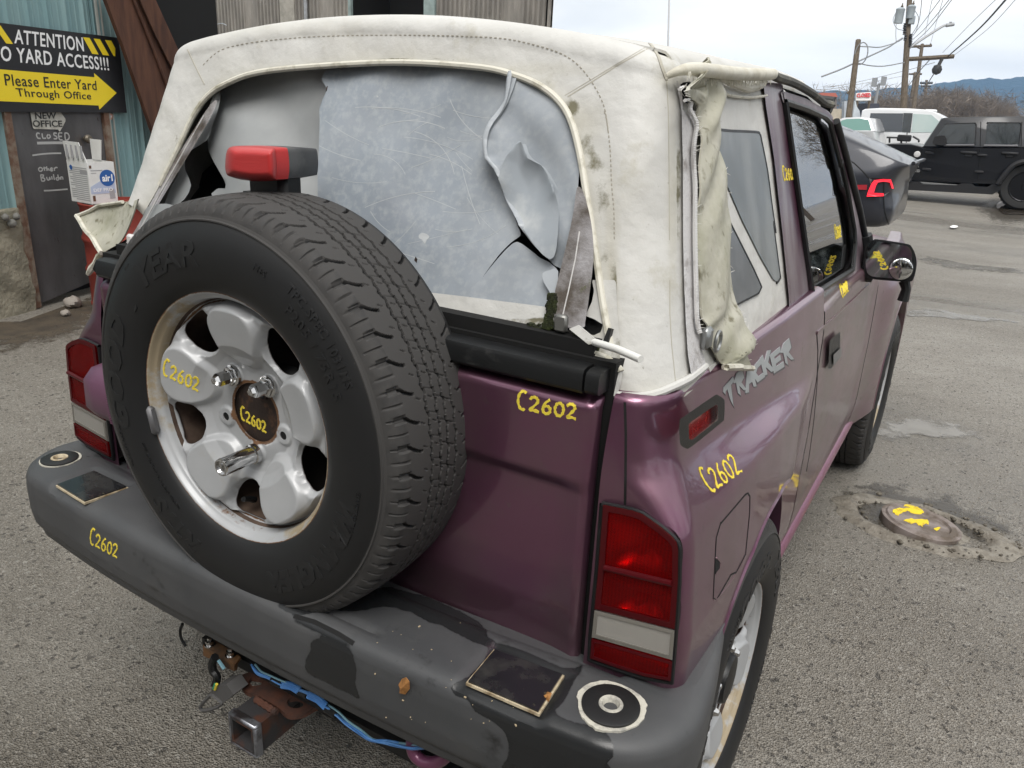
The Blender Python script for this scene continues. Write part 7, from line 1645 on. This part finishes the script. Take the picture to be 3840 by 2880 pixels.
wire_thing([[D3(-60, 860, 40), D3(150, 780, 40), D3(300, 712, 41), D3(480, 630, 43), D3(690, 530, 45), D3(780, 470, 45.7), D3(850, 425, 45.8)]], .042, 'thick pale cable from the tall pole past the short pole down to the left', M_WIREG)
wire_thing([[D3(360, 520, 41), D3(480, 525, 42), D3(600, 528, 43), D3(780, 478, 45)], [D3(350, 705, 41), D3(480, 735, 42), D3(650, 740, 44), D3(870, 700, 45.7)]], .030, 'slack grey cables strung between the short pole and the tall pole', M_WIREG)
wire_thing([[D3(770, 150, DP-.4), D3(745, 230, DP-.4), D3(790, 320, DP-.4), D3(870, 340, DP-.2)], [D3(780, 260, DP-.4), D3(775, 400, DP-.4), D3(790, 470, DP-.4), D3(860, 430, DP-.2)], [D3(990, 120, DP-.3), D3(1030, 200, DP-.3), D3(1010, 330, DP-.3), D3(950, 420, DP-.2)]], .018, 'looped jumper wires hanging below the two grey transformers', M_WIREG)
wire_thing([[D3(1220, 800), D3(1150, 910, 55), D3(1100, 1000, 70)], [D3(1160, 665), D3(1040, 800, 60), D3(910, 970, 80)]], .03, 'dark guy cables dropping from the side beam behind the farther poles')
wire_thing([[D3(-40, 975, 60), D3(250, 940, 60), D3(850, 800, 60), D3(1210, 700, 48)], [D3(-40, 1010, 60), D3(270, 960, 60), D3(860, 850, 70), D3(1000, 800, 90)]], .018, 'faint low wires crossing behind the short pole just above the red roof', M_WIREG)
root, rel = pole('utility_pole', 'short bare-topped leaning wooden pole left of the tall transformer pole', zp_((355, 450))[0], zp_((272, 1110))[0], 40, .13, .17)
mb = MB(); c = D3(388, 600, 39.8); mb.tube([c+np.array([.30*math.cos(a), 0, .52*math.sin(a)]) for a in np.linspace(0, 2*math.pi, 25)], .03, 5); rel(mb.build('cable_coil', M_WIREG, None))
mb = MB(); mb.tube([D3(312, 955, 39.9), D3(230, 1050, 40)], .05, 5); rel(mb.build('guy_brace', M_POLE, None))
root, rel = pole('utility_pole', 'farther wooden pole with a T crossarm just right of the tall pole', zp_((1072, 495))[0], zp_((975, 1200))[0], 75, .15, .23)
mb = MB(); mb.tube([D3(960, 522, 75), D3(1175, 512, 75)], .13, 6); mb.tube([D3(1005, 525, 75), D3(1050, 550, 75)], .06, 5)
for u in (975, 1076, 1165): mb.tube([D3(u, 518, 75), D3(u, 490, 75)], .08, 6)
rel(mb.build('crossarm', M_POLE, None))
root, rel = pole('utility_pole', 'small distant pole with crossarm, its top below the T pole crossarm', zp_((992, 815))[0], zp_((945, 1180))[0], 105, .2, .32)
mb = MB(); mb.tube([D3(925, 830, 105), D3(1065, 830, 105)], .14, 6); rel(mb.build('crossarm', M_POLE, None))
root, rel = pole('utility_pole', 'farthest pole with a double crossarm in front of the bare wood', zp_((1120, 900))[0], zp_((1100, 1150))[0], 120, .2, .3)
mb = MB(); mb.tube([D3(1050, 930, 120), D3(1185, 930, 120)], .2, 6); mb.tube([D3(1060, 965, 120), D3(1165, 965, 120)], .16, 6); mb.tube([D3(1085, 1010, 120), D3(1120, 990, 120), D3(1160, 988, 120)], .12, 6); rel(mb.build('crossarm', mat('distant_steelwork', (.07, .08, .09), .7), None))
# roadside sign, red letters on white
DS = 52
q4 = [atD(*q, DS) for q in zz((3090, 280), 7.135, (860, 690), (1255, 690), (1260, 460), (865, 490))]
sgn = tag(empty('roadside_sign', (float(q4[0][0]), float(q4[0][1]), 0)), 'small white roadside sign with worn red block letters above the silver car', 'sign')
def rs(o): o.parent = sgn; o.matrix_parent_inverse = Matrix.Translation(tuple(-np.array(sgn.location))); return o
nS = np.cross(q4[1]-q4[0], q4[3]-q4[0]); nS /= np.linalg.norm(nS); nS = nS if nS@(CO-q4[0]) > 0 else -nS
mb = MB(); mb.prism(q4, -nS*.12); rs(mb.build('sign_face', mat('sign_white_old', (.66, .66, .65), .6), None, smooth=False))
mb = MB(); text_quad(mb, 'CLOSED', [atD(*q, DS-.05) for q in zz((3090, 280), 7.135, (875, 610), (1245, 605), (1245, 490), (878, 505))], nS, .03, offset=.03); rs(mb.build('red_lettering', mat('sign_red', (.55, .03, .04), .6), None, smooth=False))
mb = MB()
for u in (905, 1225): t = atD(*zz((3090, 280), 7.135, (u, 690))[0], DS); mb.tube([t, (t[0], t[1], 0)], .08, 6)
rs(mb.build('sign_post', M_POLE, None))
# red-roofed building, low wall and tanks far left of the pole
DB = 62
def bx(name, px, D, depth, m_, parent):
    P2 = [atD(*q, D) for q in px]; mb = MB(); d = np.array([_f[0], _f[1], 0]); d /= np.linalg.norm(d); mb.prism(P2, d*depth); return mb.build(name, m_, parent, smooth=False)
z7 = lambda *p: zz((3090, 280), 7.135, *p)
rb_ = tag(empty('red_roofed_building', (float(atD(*z7((100, 900))[0], DB)[0]), float(atD(*z7((100, 900))[0], DB)[1]), 0)), 'low dark building with a rust-red roof beyond the parked cars', 'building')
def rr2(o): o.parent = rb_; o.matrix_parent_inverse = Matrix.Translation(tuple(-np.array(rb_.location))); return o
rr2(bx('roof', z7((-700, 480), (310, 485), (375, 595), (-700, 605)), DB, 8, mat('rust_red_roof', (.30, .085, .06), .7), None)); rr2(bx('wall', z7((-700, 606), (340, 600), (345, 1500), (-700, 1500)), DB+.3, 7, mat('dark_far_wall', (.10, .09, .09), .8, col2=(.16, .14, .13), scale=.5), None))
wl3 = bx('boundary_wall', z7((-500, 915), (520, 915), (520, 1600), (-500, 1600)), DB-8, .3, mat('cream_block_wall', (.42, .37, .29), .9, col2=(.30, .27, .22), scale=.8, lo=.45, hi=.6), None); tag(wl3, 'pale cream block wall in front of the red-roofed building', 'wall')
M_TANK = mat('pale_galvanised', (.40, .44, .47), .55, .2, col2=(.24, .26, .29), scale=.6)
tk = bx('metal_gate_panel', z7((540, 720), (610, 720), (610, 1500), (540, 1500)), DB-12, .4, M_TANK, None); tag(tk, 'narrow pale metal panel standing at the right end of the cream wall', 'panel')
tk = bx('scrap_heap', smoothpath(z7((760, 1500), (790, 1000), (820, 820), (850, 700), (880, 860), (930, 930), (970, 1060), (980, 1500)), 2, True), DB-10, 2, M_TANK, None); tag(tk, 'heaped pale grey metal sheets under the red lettered sign', 'scrap')
bl_ = bx('dark_shed', z7((1160, 770), (1480, 770), (1480, 1500), (1160, 1500)), DB+4, 4, mat('navy_shed', (.03, .032, .045), .7), None); tag(bl_, 'low dark blue shed behind the white pickup roof', 'shed')
lp = empty('yard_light', tuple(np.array([*atD(*z7((1475, 500))[0], 85)[:2], 0]))); tag(lp, 'tall yard light pole with a cluster head right of the lettered sign', 'lamp')
mb = MB(); t = atD(*z7((1475, 235))[0], 85); mb.tube([t, (t[0], t[1], 0)], .16, 6); mb.box(t+np.array([-.5, 0, .1]), (.5, .5, .9)); mb.box(t+np.array([.4, 0, .25]), (.5, .5, .9)); o = mb.build('light_cluster', mat('grey_far_light', (.25, .26, .27), .6), None, smooth=False); o.parent = lp; o.matrix_parent_inverse = Matrix.Translation(tuple(-np.array(lp.location)))
# ================================================================ trees
M_BARK = mat('bare_bark', (.115, .092, .072), .9, col2=(.16, .135, .11), scale=3); M_TWIG = mat('bare_twigs', (.17, .14, .115), .9, col2=(.13, .11, .09), scale=.4)
def bare_tree(seed, H=9.0, dens=1.0, spread=.5):
    r = np.random.default_rng(seed); trunk = MB(); tw = MB()
    def grow(p, d, L, rad, lev):
        n = 4 if lev < 2 else 3; pts = [p]; dd = d.copy()
        for i in range(n):
            dd = dd+r.normal(0, .13+.03*lev, 3)+np.array([0, 0, .05]); dd /= np.linalg.norm(dd); pts.append(pts[-1]+dd*L/n)
        (trunk if lev < 2 else tw).tube(pts, np.linspace(rad, rad*.45, n+1), 6 if lev < 2 else 3, cap=False)
        if lev >= 5: return
        kids = int((5, 5, 5, 4, 4)[lev]*dens+r.random())
        for k_ in range(kids):
            t = .35+.65*(k_+r.random())/kids; q = pts[0]*0+np.array([np.interp(t*n, range(n+1), [a[j] for a in pts]) for j in range(3)])
            ax = r.normal(0, 1, 3); ax -= ax@dd*dd; ax /= np.linalg.norm(ax); nd = dd*(1-.35*spread)+ax*(spread+.25*r.random()); nd[2] += .12; nd /= np.linalg.norm(nd)
            grow(q, nd, L*(.55+.2*r.random())*(1.1-.25*t), rad*(.42+.1*r.random()), lev+1)
    grow(np.zeros(3), np.array([0, 0, 1.]), H*.48, H*.018, 0)
    return trunk, tw
PROT = []
for s_ in range(5):
    trk, tw = bare_tree(11+s_, 9, (1.0, .9, 1.1, 1.0, .95)[s_], (.5, .62, .45, .55, .7)[s_])
    e_ = empty('bare_tree'); trk.build('trunk', M_BARK, e_); tw.build('crown', M_TWIG, e_, smooth=False); PROT.append(e_)
def plant(p, H, kind, lab, grp, rz, used=set()):
    o = PROT[kind] if kind not in used else copy_tree(PROT[kind]); used.add(kind); o.location = p; s_ = H/9; o.scale = (s_*1.05, s_*1.05, s_); o.rotation_euler = (0, 0, rz); tag(o, lab, 'tree', grp); return o
LAB = 'bare grey-brown winter tree in the thicket behind the parked cars and poles'
# crown tops read off along the wood's skyline: (pixel u, pixel v of the top, distance)
SKY_ = [(560, 1000), (640, 990), (700, 975), (760, 985), (830, 1000), (900, 1000), (960, 1010), (1040, 1020), (1120, 990), (1180, 960), (1240, 930), (1300, 915), (1360, 905), (1420, 900), (1480, 890), (1540, 895), (1600, 905), (1660, 920), (1720, 945), (1780, 985), (1840, 990), (1900, 1000), (1960, 1020), (2020, 1050), (2080, 1090), (2130, 1150)]
rg = np.random.default_rng(8); k_ = 0
for D in (92, 104, 118):
    for u, v in SKY_:
        uu = u+rg.normal(0, 14); vv = v+rg.normal(8, 12)+(25 if D < 100 else 0); t = atD(*zp_((uu, vv))[0], D*(1+rg.normal(0, .02))); H = t[2]*1.02
        plant((float(t[0]), float(t[1]), 0), H, k_ % 5, LAB, 'bare trees in the thicket', rg.random()*6.3); k_ += 1
for u, v in ((150, 990), (260, 1000), (380, 985), (-40, 1010), (480, 1010)):
    t = atD(*zp_((u, v))[0], 100); plant((float(t[0]), float(t[1]), 0), t[2], k_ % 5, 'bare winter tree beyond the red-roofed building, left of the lettered sign', 'bare trees beyond the red roof', rg.random()*6); k_ += 1
for i in range(20):
    x = 9+2.6*i+rg.normal(0, 1); y = 40+38*rg.random(); plant((x, y, 0), 8+4*rg.random(), i % 5, 'bare tree along the road right of the parked cars, outside the picture', 'bare trees along the road', rg.random()*6)
# trees of the yard's right and rear side, out of the picture, seen mirrored in glass and paint
for i, (x, y, H) in enumerate(((13, 7, 9), (16, 12, 11), (14, 18, 10), (19, 22, 12), (15, 1, 9), (22, 30, 11), (12, -7, 10), (6, -14, 11), (-3, -16, 12), (-10, -13, 10), (17, -3, 11), (24, 15, 12), (2, -10, 12), (-5, -11, 11), (9, -11, 13), (14, -12, 12), (-12, -10, 12), (5, -13, 13))):
    plant((x, y, 0), H, i % 5, 'bare tree along the yard edge outside the picture', 'bare trees along the yard edge', i*1.3)
hz_ = MB(); r_ = np.random.default_rng(5)
def brush(mb, n, x0, y0, x1, y1, h, w, s=.3, thin=.25):
    V = []; F = []
    t = r_.random(n); X_ = x0+(x1-x0)*t+r_.normal(0, w, n); Y_ = y0+(y1-y0)*t+r_.normal(0, w, n); hh = h*(.75+.25*np.sin(t*23)+.12*np.sin(t*71)); Z_ = hh*r_.random(n)**.8
    for i in range(n):
        a = r_.normal(0, 1, 3); a /= np.linalg.norm(a); b = np.cross(a, r_.normal(0, 1, 3)); b /= np.linalg.norm(b); c = np.array([X_[i], Y_[i], Z_[i]]); q = s*(.5+r_.random())
        V += [c-a*q, c+b*q*thin, c+a*q, c-b*q*thin]; F.append((4*i, 4*i+1, 4*i+2, 4*i+3))
    mb.add(V, F)
brush(hz_, 9000, 17, -12, 21, 34, 2.6, 1.2); brush(hz_, 14000, 18, -13, -16, -17, 7.0, 1.0, .4)
o = hz_.build('hedge_brush', mat('dark_brush', (.045, .05, .032), .9, col2=(.09, .075, .05), scale=1.2, lo=.4, hi=.6), None, smooth=False); tag(o, kind='stuff', label='dark brushwood along the yard edge outside the picture', cat='brushwood')
ug = MB(); a = atD(*zp_((420, 1180))[0], 96); b = atD(*zp_((2150, 1230))[0], 110); brush(ug, 12000, a[0], a[1], b[0], b[1], 6.0, 4.5, .7, .035)
o = ug.build('undergrowth', mat('grey_brown_undergrowth', (.15, .125, .105), .95, col2=(.20, .17, .14), scale=.3), None, smooth=False); tag(o, kind='stuff', label='grey-brown brushwood at the foot of the bare trees', cat='brushwood')
# ================================================================ ground, puddles, manhole, hills
def ground_mat():
    M = bpy.data.materials.new('gritty_yard_surface'); M.use_nodes = True; t = M.node_tree; b = t.nodes['Principled BSDF']; L = t.links.new; N = t.nodes.new
    co = N('ShaderNodeTexCoord').outputs['Object']
    def noise(s, d=5, r=.6, vec=None):
        n_ = N('ShaderNodeTexNoise'); n_.inputs['Scale'].default_value = s; n_.inputs['Detail'].default_value = d; n_.inputs['Roughness'].default_value = r; L(vec or co, n_.inputs['Vector']); return n_.outputs['Fac']
    def rng(x, a, c, o0=0, o1=1):
        r_ = N('ShaderNodeMapRange'); r_.clamp = True; r_.inputs[1].default_value = a; r_.inputs[2].default_value = c; r_.inputs[3].default_value = o0; r_.inputs[4].default_value = o1; L(x, r_.inputs[0]); return r_.outputs[0]
    def mix(f, c1, c2):
        x = N('ShaderNodeMixRGB'); L(f, x.inputs[0])
        for i_, c in ((1, c1), (2, c2)):
            if isinstance(c, tuple): x.inputs[i_].default_value = (*c, 1)
            else: L(c, x.inputs[i_])
        return x.outputs[0]
    mp_ = N('ShaderNodeMapping'); mp_.inputs['Scale'].default_value = (.28, 1.0, 1); mp_.inputs['Rotation'].default_value = (0, 0, R(-8)); L(co, mp_.inputs['Vector'])
    big = rng(noise(.75, 6, .62, mp_.outputs[0]), .42, .62); patch_ = rng(noise(2.6, 6, .7), .40, .62)
    base = mix(patch_, (.275, .252, .216), (.35, .327, .287)); base = mix(big, base, (.190, .169, .138))
    vo = N('ShaderNodeTexVoronoi'); vo.inputs['Scale'].default_value = 210; L(co, vo.inputs['Vector'])
    vs = N('ShaderNodeTexVoronoi'); vs.inputs['Scale'].default_value = 95; L(co, vs.inputs['Vector'])
    sep = N('ShaderNodeSeparateColor'); L(vo.outputs['Color'], sep.inputs[0]); sp2 = N('ShaderNodeSeparateColor'); L(vs.outputs['Color'], sp2.inputs[0])
    stone = rng(sep.outputs[0], .0, 1.0); c_ = mix(rng(sep.outputs[0], .70, .97, 0, .65), base, (.50, .47, .42)); c_ = mix(rng(sep.outputs[1], .80, .96, 0, .75), c_, (.085, .074, .06))
    c_ = mix(rng(sp2.outputs[0], .972, .992), c_, (.42, .40, .355)); c_ = mix(rng(sp2.outputs[1], .94, .98), c_, (.055, .05, .045))
    fine = rng(noise(420, 3, .8), .35, .65); c_ = mix(fine, c_, mix(fine, c_, (.2, .185, .16)))
    wet = rng(noise(.42, 4, .55, mp_.outputs[0]), .50, .60); c_ = mix(rng(noise(.42, 4, .55, mp_.outputs[0]), .47, .62, 0, .42), c_, (.085, .076, .063)); c_ = mix(rng(noise(.9, 5, .6, mp_.outputs[0]), .60, .70, 0, .5), c_, (.27, .255, .225))
    L(c_, b.inputs['Base Color'])
    L(rng(wet, 0, 1, .50, .17), b.inputs['Roughness']); b.inputs['Specular IOR Level'].default_value = .45
    bp_ = N('ShaderNodeBump'); bp_.inputs['Strength'].default_value = 1.0; bp_.inputs['Distance'].default_value = .0075
    ad = N('ShaderNodeMath'); ad.operation = 'ADD'; L(vo.outputs['Distance'], ad.inputs[0]); L(noise(38, 8, .75), ad.inputs[1]); L(ad.outputs[0], bp_.inputs['Height']); L(bp_.outputs[0], b.inputs['Normal'])
    return M
M_GND = ground_mat()
gx_ = np.concatenate([-np.geomspace(2500, 14, 16), np.linspace(-12, 14, 66), np.geomspace(16, 2500, 16)]); gy_ = np.concatenate([-np.geomspace(600, 8, 10), np.linspace(-6, 26, 80), np.geomspace(28, 3500, 20)])
XX, YY = np.meshgrid(gx_, gy_, indexing='ij'); ZZ = np.zeros_like(XX); near = np.clip(1-np.hypot(XX, YY-8)/26, 0, 1)
ZZ += near*(.012*np.sin(XX*1.3+YY*.7)*np.sin(YY*1.1-XX*.4)-.004)
v, f = grid(np.stack([XX, YY, ZZ], -1)); f = [q if np.cross(v[q[1]]-v[q[0]], v[q[2]]-v[q[0]])[2] > 0 else q[::-1] for q in f]; gnd = mk('ground', v, f, M_GND, None, sharp=0); gnd['kind'] = 'structure'
def gz(x, y): nr = max(0, 1-math.hypot(x, y-8)/26); return nr*(.012*math.sin(x*1.3+y*.7)*math.sin(y*1.1-x*.4)-.004)
M_WET = mat('puddle_water', (.055, .046, .036), .03, spec=.6, bump=.05, bscale=4)
def puddle(px, z=.011):
    o = smoothpath(np.array(px, float), 4, True); P2 = [onZ(u+RNG.normal(0, 3), v+RNG.normal(0, 1), z) for u, v in o]; mb = MB(); mb.prism(P2, (0, 0, -.004)); q = mb.build('puddle', M_WET, None, smooth=False); q['kind'] = 'structure'
M_DAMP = mat('damp_silt', (.20, .188, .165), .14, col2=(.15, .138, .118), scale=6, rough2=.3, spec=.5, bump=.25, bscale=40, bdist=.004)
M_DARKW = mat('dark_damp_ground', (.06, .052, .041), .35, bump=.6, bscale=60, bdist=.005)
M_BROWND = mat('brown_dirt', (.085, .066, .045), .85, col2=(.05, .04, .03), scale=9, bump=.8, bscale=70, bdist=.006)
for m_ in (M_DAMP, M_DARKW, M_BROWND):      # ragged, thinning edges
    t = m_.node_tree; N = t.nodes.new; L = t.links.new; out = t.nodes['Material Output']; b = t.nodes['Principled BSDF']
    at = N('ShaderNodeAttribute'); at.attribute_name = 'core'; tc2 = N('ShaderNodeTexCoord'); n2 = N('ShaderNodeTexNoise'); n2.inputs['Scale'].default_value = 11; n2.inputs['Detail'].default_value = 8; n2.inputs['Roughness'].default_value = .7
    L(tc2.outputs['Object'], n2.inputs['Vector']); ma = N('ShaderNodeMath'); ma.operation = 'MULTIPLY_ADD'; L(n2.outputs['Fac'], ma.inputs[0]); ma.inputs[1].default_value = 1.7; ma.inputs[2].default_value = -.85
    a2 = N('ShaderNodeMath'); L(at.outputs['Fac'], a2.inputs[0]); L(ma.outputs[0], a2.inputs[1]); mr = N('ShaderNodeMapRange'); mr.inputs[1].default_value = .25; mr.inputs[2].default_value = .55; mr.inputs[4].default_value = .85; L(a2.outputs[0], mr.inputs[0]); L(mr.outputs[0], b.inputs['Alpha'])
def damp(px, m_, z=.003, jit=4):
    o = smoothpath(np.array(px, float), 8, True); P2 = np.array([onZ(u, v, z) for u, v in o]); c = P2.mean(0); V = [(c[0], c[1], gz(c[0], c[1])+.004)]; co = [1.0]; n = len(P2); F = []
    for k_ in range(1, 9):
        t = 1.25*k_/8
        for p in P2: q = c+(p-c)*t; V.append((q[0], q[1], gz(q[0], q[1])+.004)); co.append(max(0, 1-t/1.25))
    F = [(0, 1+i, 1+(i+1) % n) for i in range(n)]+[(1+k_*n+i, 1+(k_+1)*n+i, 1+(k_+1)*n+(i+1) % n, 1+k_*n+(i+1) % n) for k_ in range(7) for i in range(n)]
    F = [q if np.cross(np.subtract(V[q[1]], V[q[0]]), np.subtract(V[q[2]], V[q[0]]))[2] > 0 else q[::-1] for q in F]
    q = mk('puddle', V, F, m_, None, attrs={'core': co}, sharp=0); q['kind'] = 'structure'
damp(kk((1868, 936), (1890, 918), (1935, 902), (1990, 896), (2050, 910), (2110, 930), (2128, 940), (2060, 948), (1980, 942), (1930, 950)), M_DAMP)
damp(kk((1965, 556), (2010, 552), (2070, 566), (2150, 574), (2225, 582), (2225, 592), (2140, 588), (2040, 578)), M_DAMP)
damp(kk((1940, 668), (2010, 664), (2090, 676), (2180, 688), (2215, 696), (2120, 694), (2010, 684), (1950, 682)), M_DAMP)
damp(kk((1800, 1075), (1835, 1040), (1930, 1045), (2080, 1080), (2190, 1130), (2170, 1180), (2050, 1190), (1900, 1150), (1830, 1120)), M_DARKW, jit=3)
damp([(-600, 1180), (-100, 1200), (160, 1190), (420, 1080), (520, 1120), (420, 1230), (200, 1290), (-100, 1340), (-600, 1330)], M_BROWND, jit=3)
damp(zz((3380, 450), 4.365, (1180, 1440), (1500, 1250), (2100, 1250), (2400, 1420), (2350, 1660), (1900, 1720), (1500, 1680), (1300, 1560)), M_DARKW, jit=2)
puddle(zz((3380, 450), 4.365, (1560, 1400), (1640, 1330), (1800, 1300), (2100, 1330), (2300, 1450), (2150, 1530), (1900, 1540), (1700, 1540), (1600, 1480)))
# manhole: a tipped round cover with flaking yellow paint, in a dug-out hollow
zm = lambda *p: zz((3000, 1700), 2.633, *p)
mc = [onZ(*q, .035) for q in zm((815, 590), (1600, 690), (1100, 470), (1290, 800))]; cm = (mc[0]+mc[1])/2; rm_ = np.linalg.norm(mc[0]-mc[1])/2
mh = tag(empty('valve_cover', (float(cm[0]), float(cm[1]), 0)), 'tipped round iron valve cover with flaking yellow paint in the yard ground', 'cover'); tilt = Matrix.Rotation(R(-3), 3, 'X')@Matrix.Rotation(R(5), 3, 'Y')
Mt = np.array(tilt); mb = MB(); mb.lathe([(.001, .0), (rm_*.70, .0), (rm_*.74, .007), (rm_*.86, .009), (rm_*.90, .002), (rm_*.95, .004), (rm_, .002), (rm_*1.01, -.01), (rm_*.97, -.05), (rm_*.94, -.09)], 56, M=Mt, loc=(0, 0, .018))
mb.build('iron_lid', mat('muddy_iron_lid', (.24, .205, .19), .7, .1, col2=(.12, .095, .075), scale=14, lo=.42, hi=.62, bump=.4, bscale=80), mh)
ypatch = [((1020, 520), (1050, 500), (1120, 515), (1170, 535), (1060, 530)), ((910, 560), (960, 550), (1000, 545), (1080, 530), (1180, 545), (1220, 580), (1200, 605), (1120, 595), (1060, 570), (1000, 590), (970, 610), (930, 590)), ((1020, 665), (1080, 650), (1160, 655), (1255, 660), (1270, 695), (1230, 700), (1190, 720), (1150, 690), (1100, 690)), ((1320, 740), (1370, 730), (1380, 750), (1340, 760))]
bpy.context.view_layer.update(); B_LID = bvh_of(*[o for o in mh.children])
mb = MB()
for q in ypatch:
    px = smoothpath(np.array(zm(*q)), 3, True)+RNG.normal(0, 1.6, (len(q)*3, 2)); patch(mb, B_LID, px, .001, .0006, 5)
o = mb.build('flaking_paint', mat('flaking_yellow', (.75, .56, .02), .7, col2=(.4, .28, .03), scale=60, lo=.55, hi=.7), None, smooth=False); o.parent = mh; o.matrix_parent_inverse = Matrix.Translation(tuple(-np.array(mh.location)))
# crumbled edge of the hollow and dirt round the lid
P_ = []; n1, n2 = 70, 12
for i in range(n1):
    a = 2*math.pi*i/n1; row = []
    for j in range(n2):
        t = j/(n2-1); rr = rm_*(1.0+.75*t+.10*math.sin(3*a+1)*t+.06*math.sin(9*a)*t); ex = rr*math.cos(a)*(1.35 if t > 0 else 1); ey = rr*math.sin(a)*.8
        h_ = .004-.028*math.exp(-((t-.12)/.12)**2)+(.008+.007*math.sin(5*a)+.004*math.sin(17*a))*math.exp(-((t-.55)/.22)**2)*(.3+.7*abs(math.sin(a*1.5+.4))); row.append((cm[0]+ex, cm[1]+ey, h_+.012*(1-t)-.004*(t == 1)+RNG.normal(0, .0012)))
    P_.append(row)
v, f = grid(np.array(P_), wrap=True); f = [q if np.cross(v[q[1]]-v[q[0]], v[q[2]]-v[q[0]])[2] > 0 else q[::-1] for q in f]; hl = mk('ground_hollow', v, f, mat('dark_wet_dirt', (.15, .132, .106), .5, col2=(.235, .215, .18), scale=26, lo=.4, hi=.62, bump=1, bscale=110, bdist=.006, spots=[((.05, .045, .037), 40, .58, .68, .5)]), None, sharp=0); hl['kind'] = 'structure'
mb = MB()
for _ in range(190):
    a = RNG.random()*6.28; rr = rm_*(1.05+.75*RNG.random()); ex, ey = rr*math.cos(a)*1.35, rr*math.sin(a)*.8
    if ex < 0 and RNG.random() < .6: continue
    s_ = .003+.008*RNG.random()**3; mb.box((cm[0]+ex, cm[1]+ey, .010+s_*.3), (s_*2, s_*1.6, s_*1.2), rz=RNG.random()*3, bevel=s_*.4)
o = mb.build('dirt_clods', mat('wet_clods', (.075, .065, .05), .7, col2=(.13, .115, .09), scale=30), None, smooth=False); tag(o, kind='stuff', label='crumbly dirt and clods round the tipped iron cover', cat='dirt')
# loose gravel and litter
mb = MB(); mb2 = MB()
for i in range(5200):
    if i < 3600: u, v_ = 2750+1090*RNG.random(), 1250+1630*RNG.random()**.8
    else: u, v_ = 1200*RNG.random(), 1500+1380*RNG.random()
    p = onZ(u, v_, 0); p[2] = gz(p[0], p[1]); s_ = .001+.0036*RNG.random()**5; (mb if RNG.random() < .6 else mb2).box(p+np.array([0, 0, s_*.2]), (s_*2.2, s_*1.6, s_*1.1), rz=RNG.random()*3, bevel=s_*.5 if s_ > .003 else 0)
o = mb.build('loose_gravel', mat('pale_gravel', (.23, .21, .18), .9), None, smooth=False); tag(o, kind='stuff', label='pale loose gravel chips strewn over the yard ground', cat='gravel')
o = mb2.build('dark_gravel', mat('dark_gravel', (.09, .083, .075), .9), None, smooth=False); tag(o, kind='stuff', label='dark loose gravel chips strewn over the yard ground', cat='gravel')
for px, lb_ in (((3578, 850), 'flat white scrap lying on the ground in front of the black off-roader'),):
    o = sheet('litter_scrap', smoothpath(np.array([(px[0]-16, px[1]), (px[0]-4, px[1]-6), (px[0]+14, px[1]-3), (px[0]+10, px[1]+3), (px[0]-8, px[1]+4)], float), 2, True), lambda u, v: onZ(u, v, .025), M_SW, None, step=3, thick=.01); tag(o, lb_, 'litter')
# far wooded ridge
DM = 900
rid = [(-7000, 1045), (-4000, 1020), (-2200, 1010), (-400, 1020), (300, 1015), (520, 1010), (700, 990), (850, 975), (1000, 955), (1150, 950), (1300, 930), (1450, 905), (1600, 890), (1700, 885), (1800, 875), (1850, 880), (1920, 890), (2000, 880), (2080, 872), (2212, 865), (2500, 850), (2900, 880), (3600, 930)]
P_ = []
for u, v in smoothpath(np.array(rid, float), 8):
    t = atD(*zp_((u, v))[0], DM); away = np.array([t[0]-CO[0], t[1]-CO[1], 0]); away /= np.linalg.norm(away); h_ = t[2]+.7*math.sin(u*.021)+.25*math.sin(u*.063)
    row = []
    for k_ in np.linspace(0, 1, 14):
        d = -260*(1-k_); row.append(np.array([t[0], t[1], 0])+away*d+np.array([0, 0, h_*(k_**1.25)+1.5*math.sin(u*.03+k_*9)*k_*(1-k_)*2]))
    row.append(np.array([t[0], t[1], -2])+away*240); P_.append(row)
v, f = grid(np.array(P_)); rdg = mk('hills', v, f, mat('wooded_ridge', (.02, .05, .075), .95, col2=(.028, .065, .09), scale=.02, lo=.4, hi=.65, bump=.8, bscale=.2, bdist=3), None, sharp=0); rdg['kind'] = 'structure'
# ================================================================ air: thin blue haze between here and the far ridge
mb = MB(); mb.box((150, 650, 48), (3000, 1700, 98))
hz = mb.build('haze', None, None, smooth=False)
Mh = bpy.data.materials.new('blue_air'); Mh.use_nodes = True; t = Mh.node_tree; t.nodes.clear(); o_ = t.nodes.new('ShaderNodeOutputMaterial'); pv = t.nodes.new('ShaderNodeVolumePrincipled')
pv.inputs['Color'].default_value = (.38, .62, 1.0, 1); pv.inputs['Density'].default_value = .00034; pv.inputs['Anisotropy'].default_value = 0.0
t.links.new(pv.outputs[0], o_.inputs['Volume']); hz.data.materials.clear(); hz.data.materials.append(Mh); tag(hz, kind='stuff', label='thin blue air fading the far wooded ridge', cat='haze')
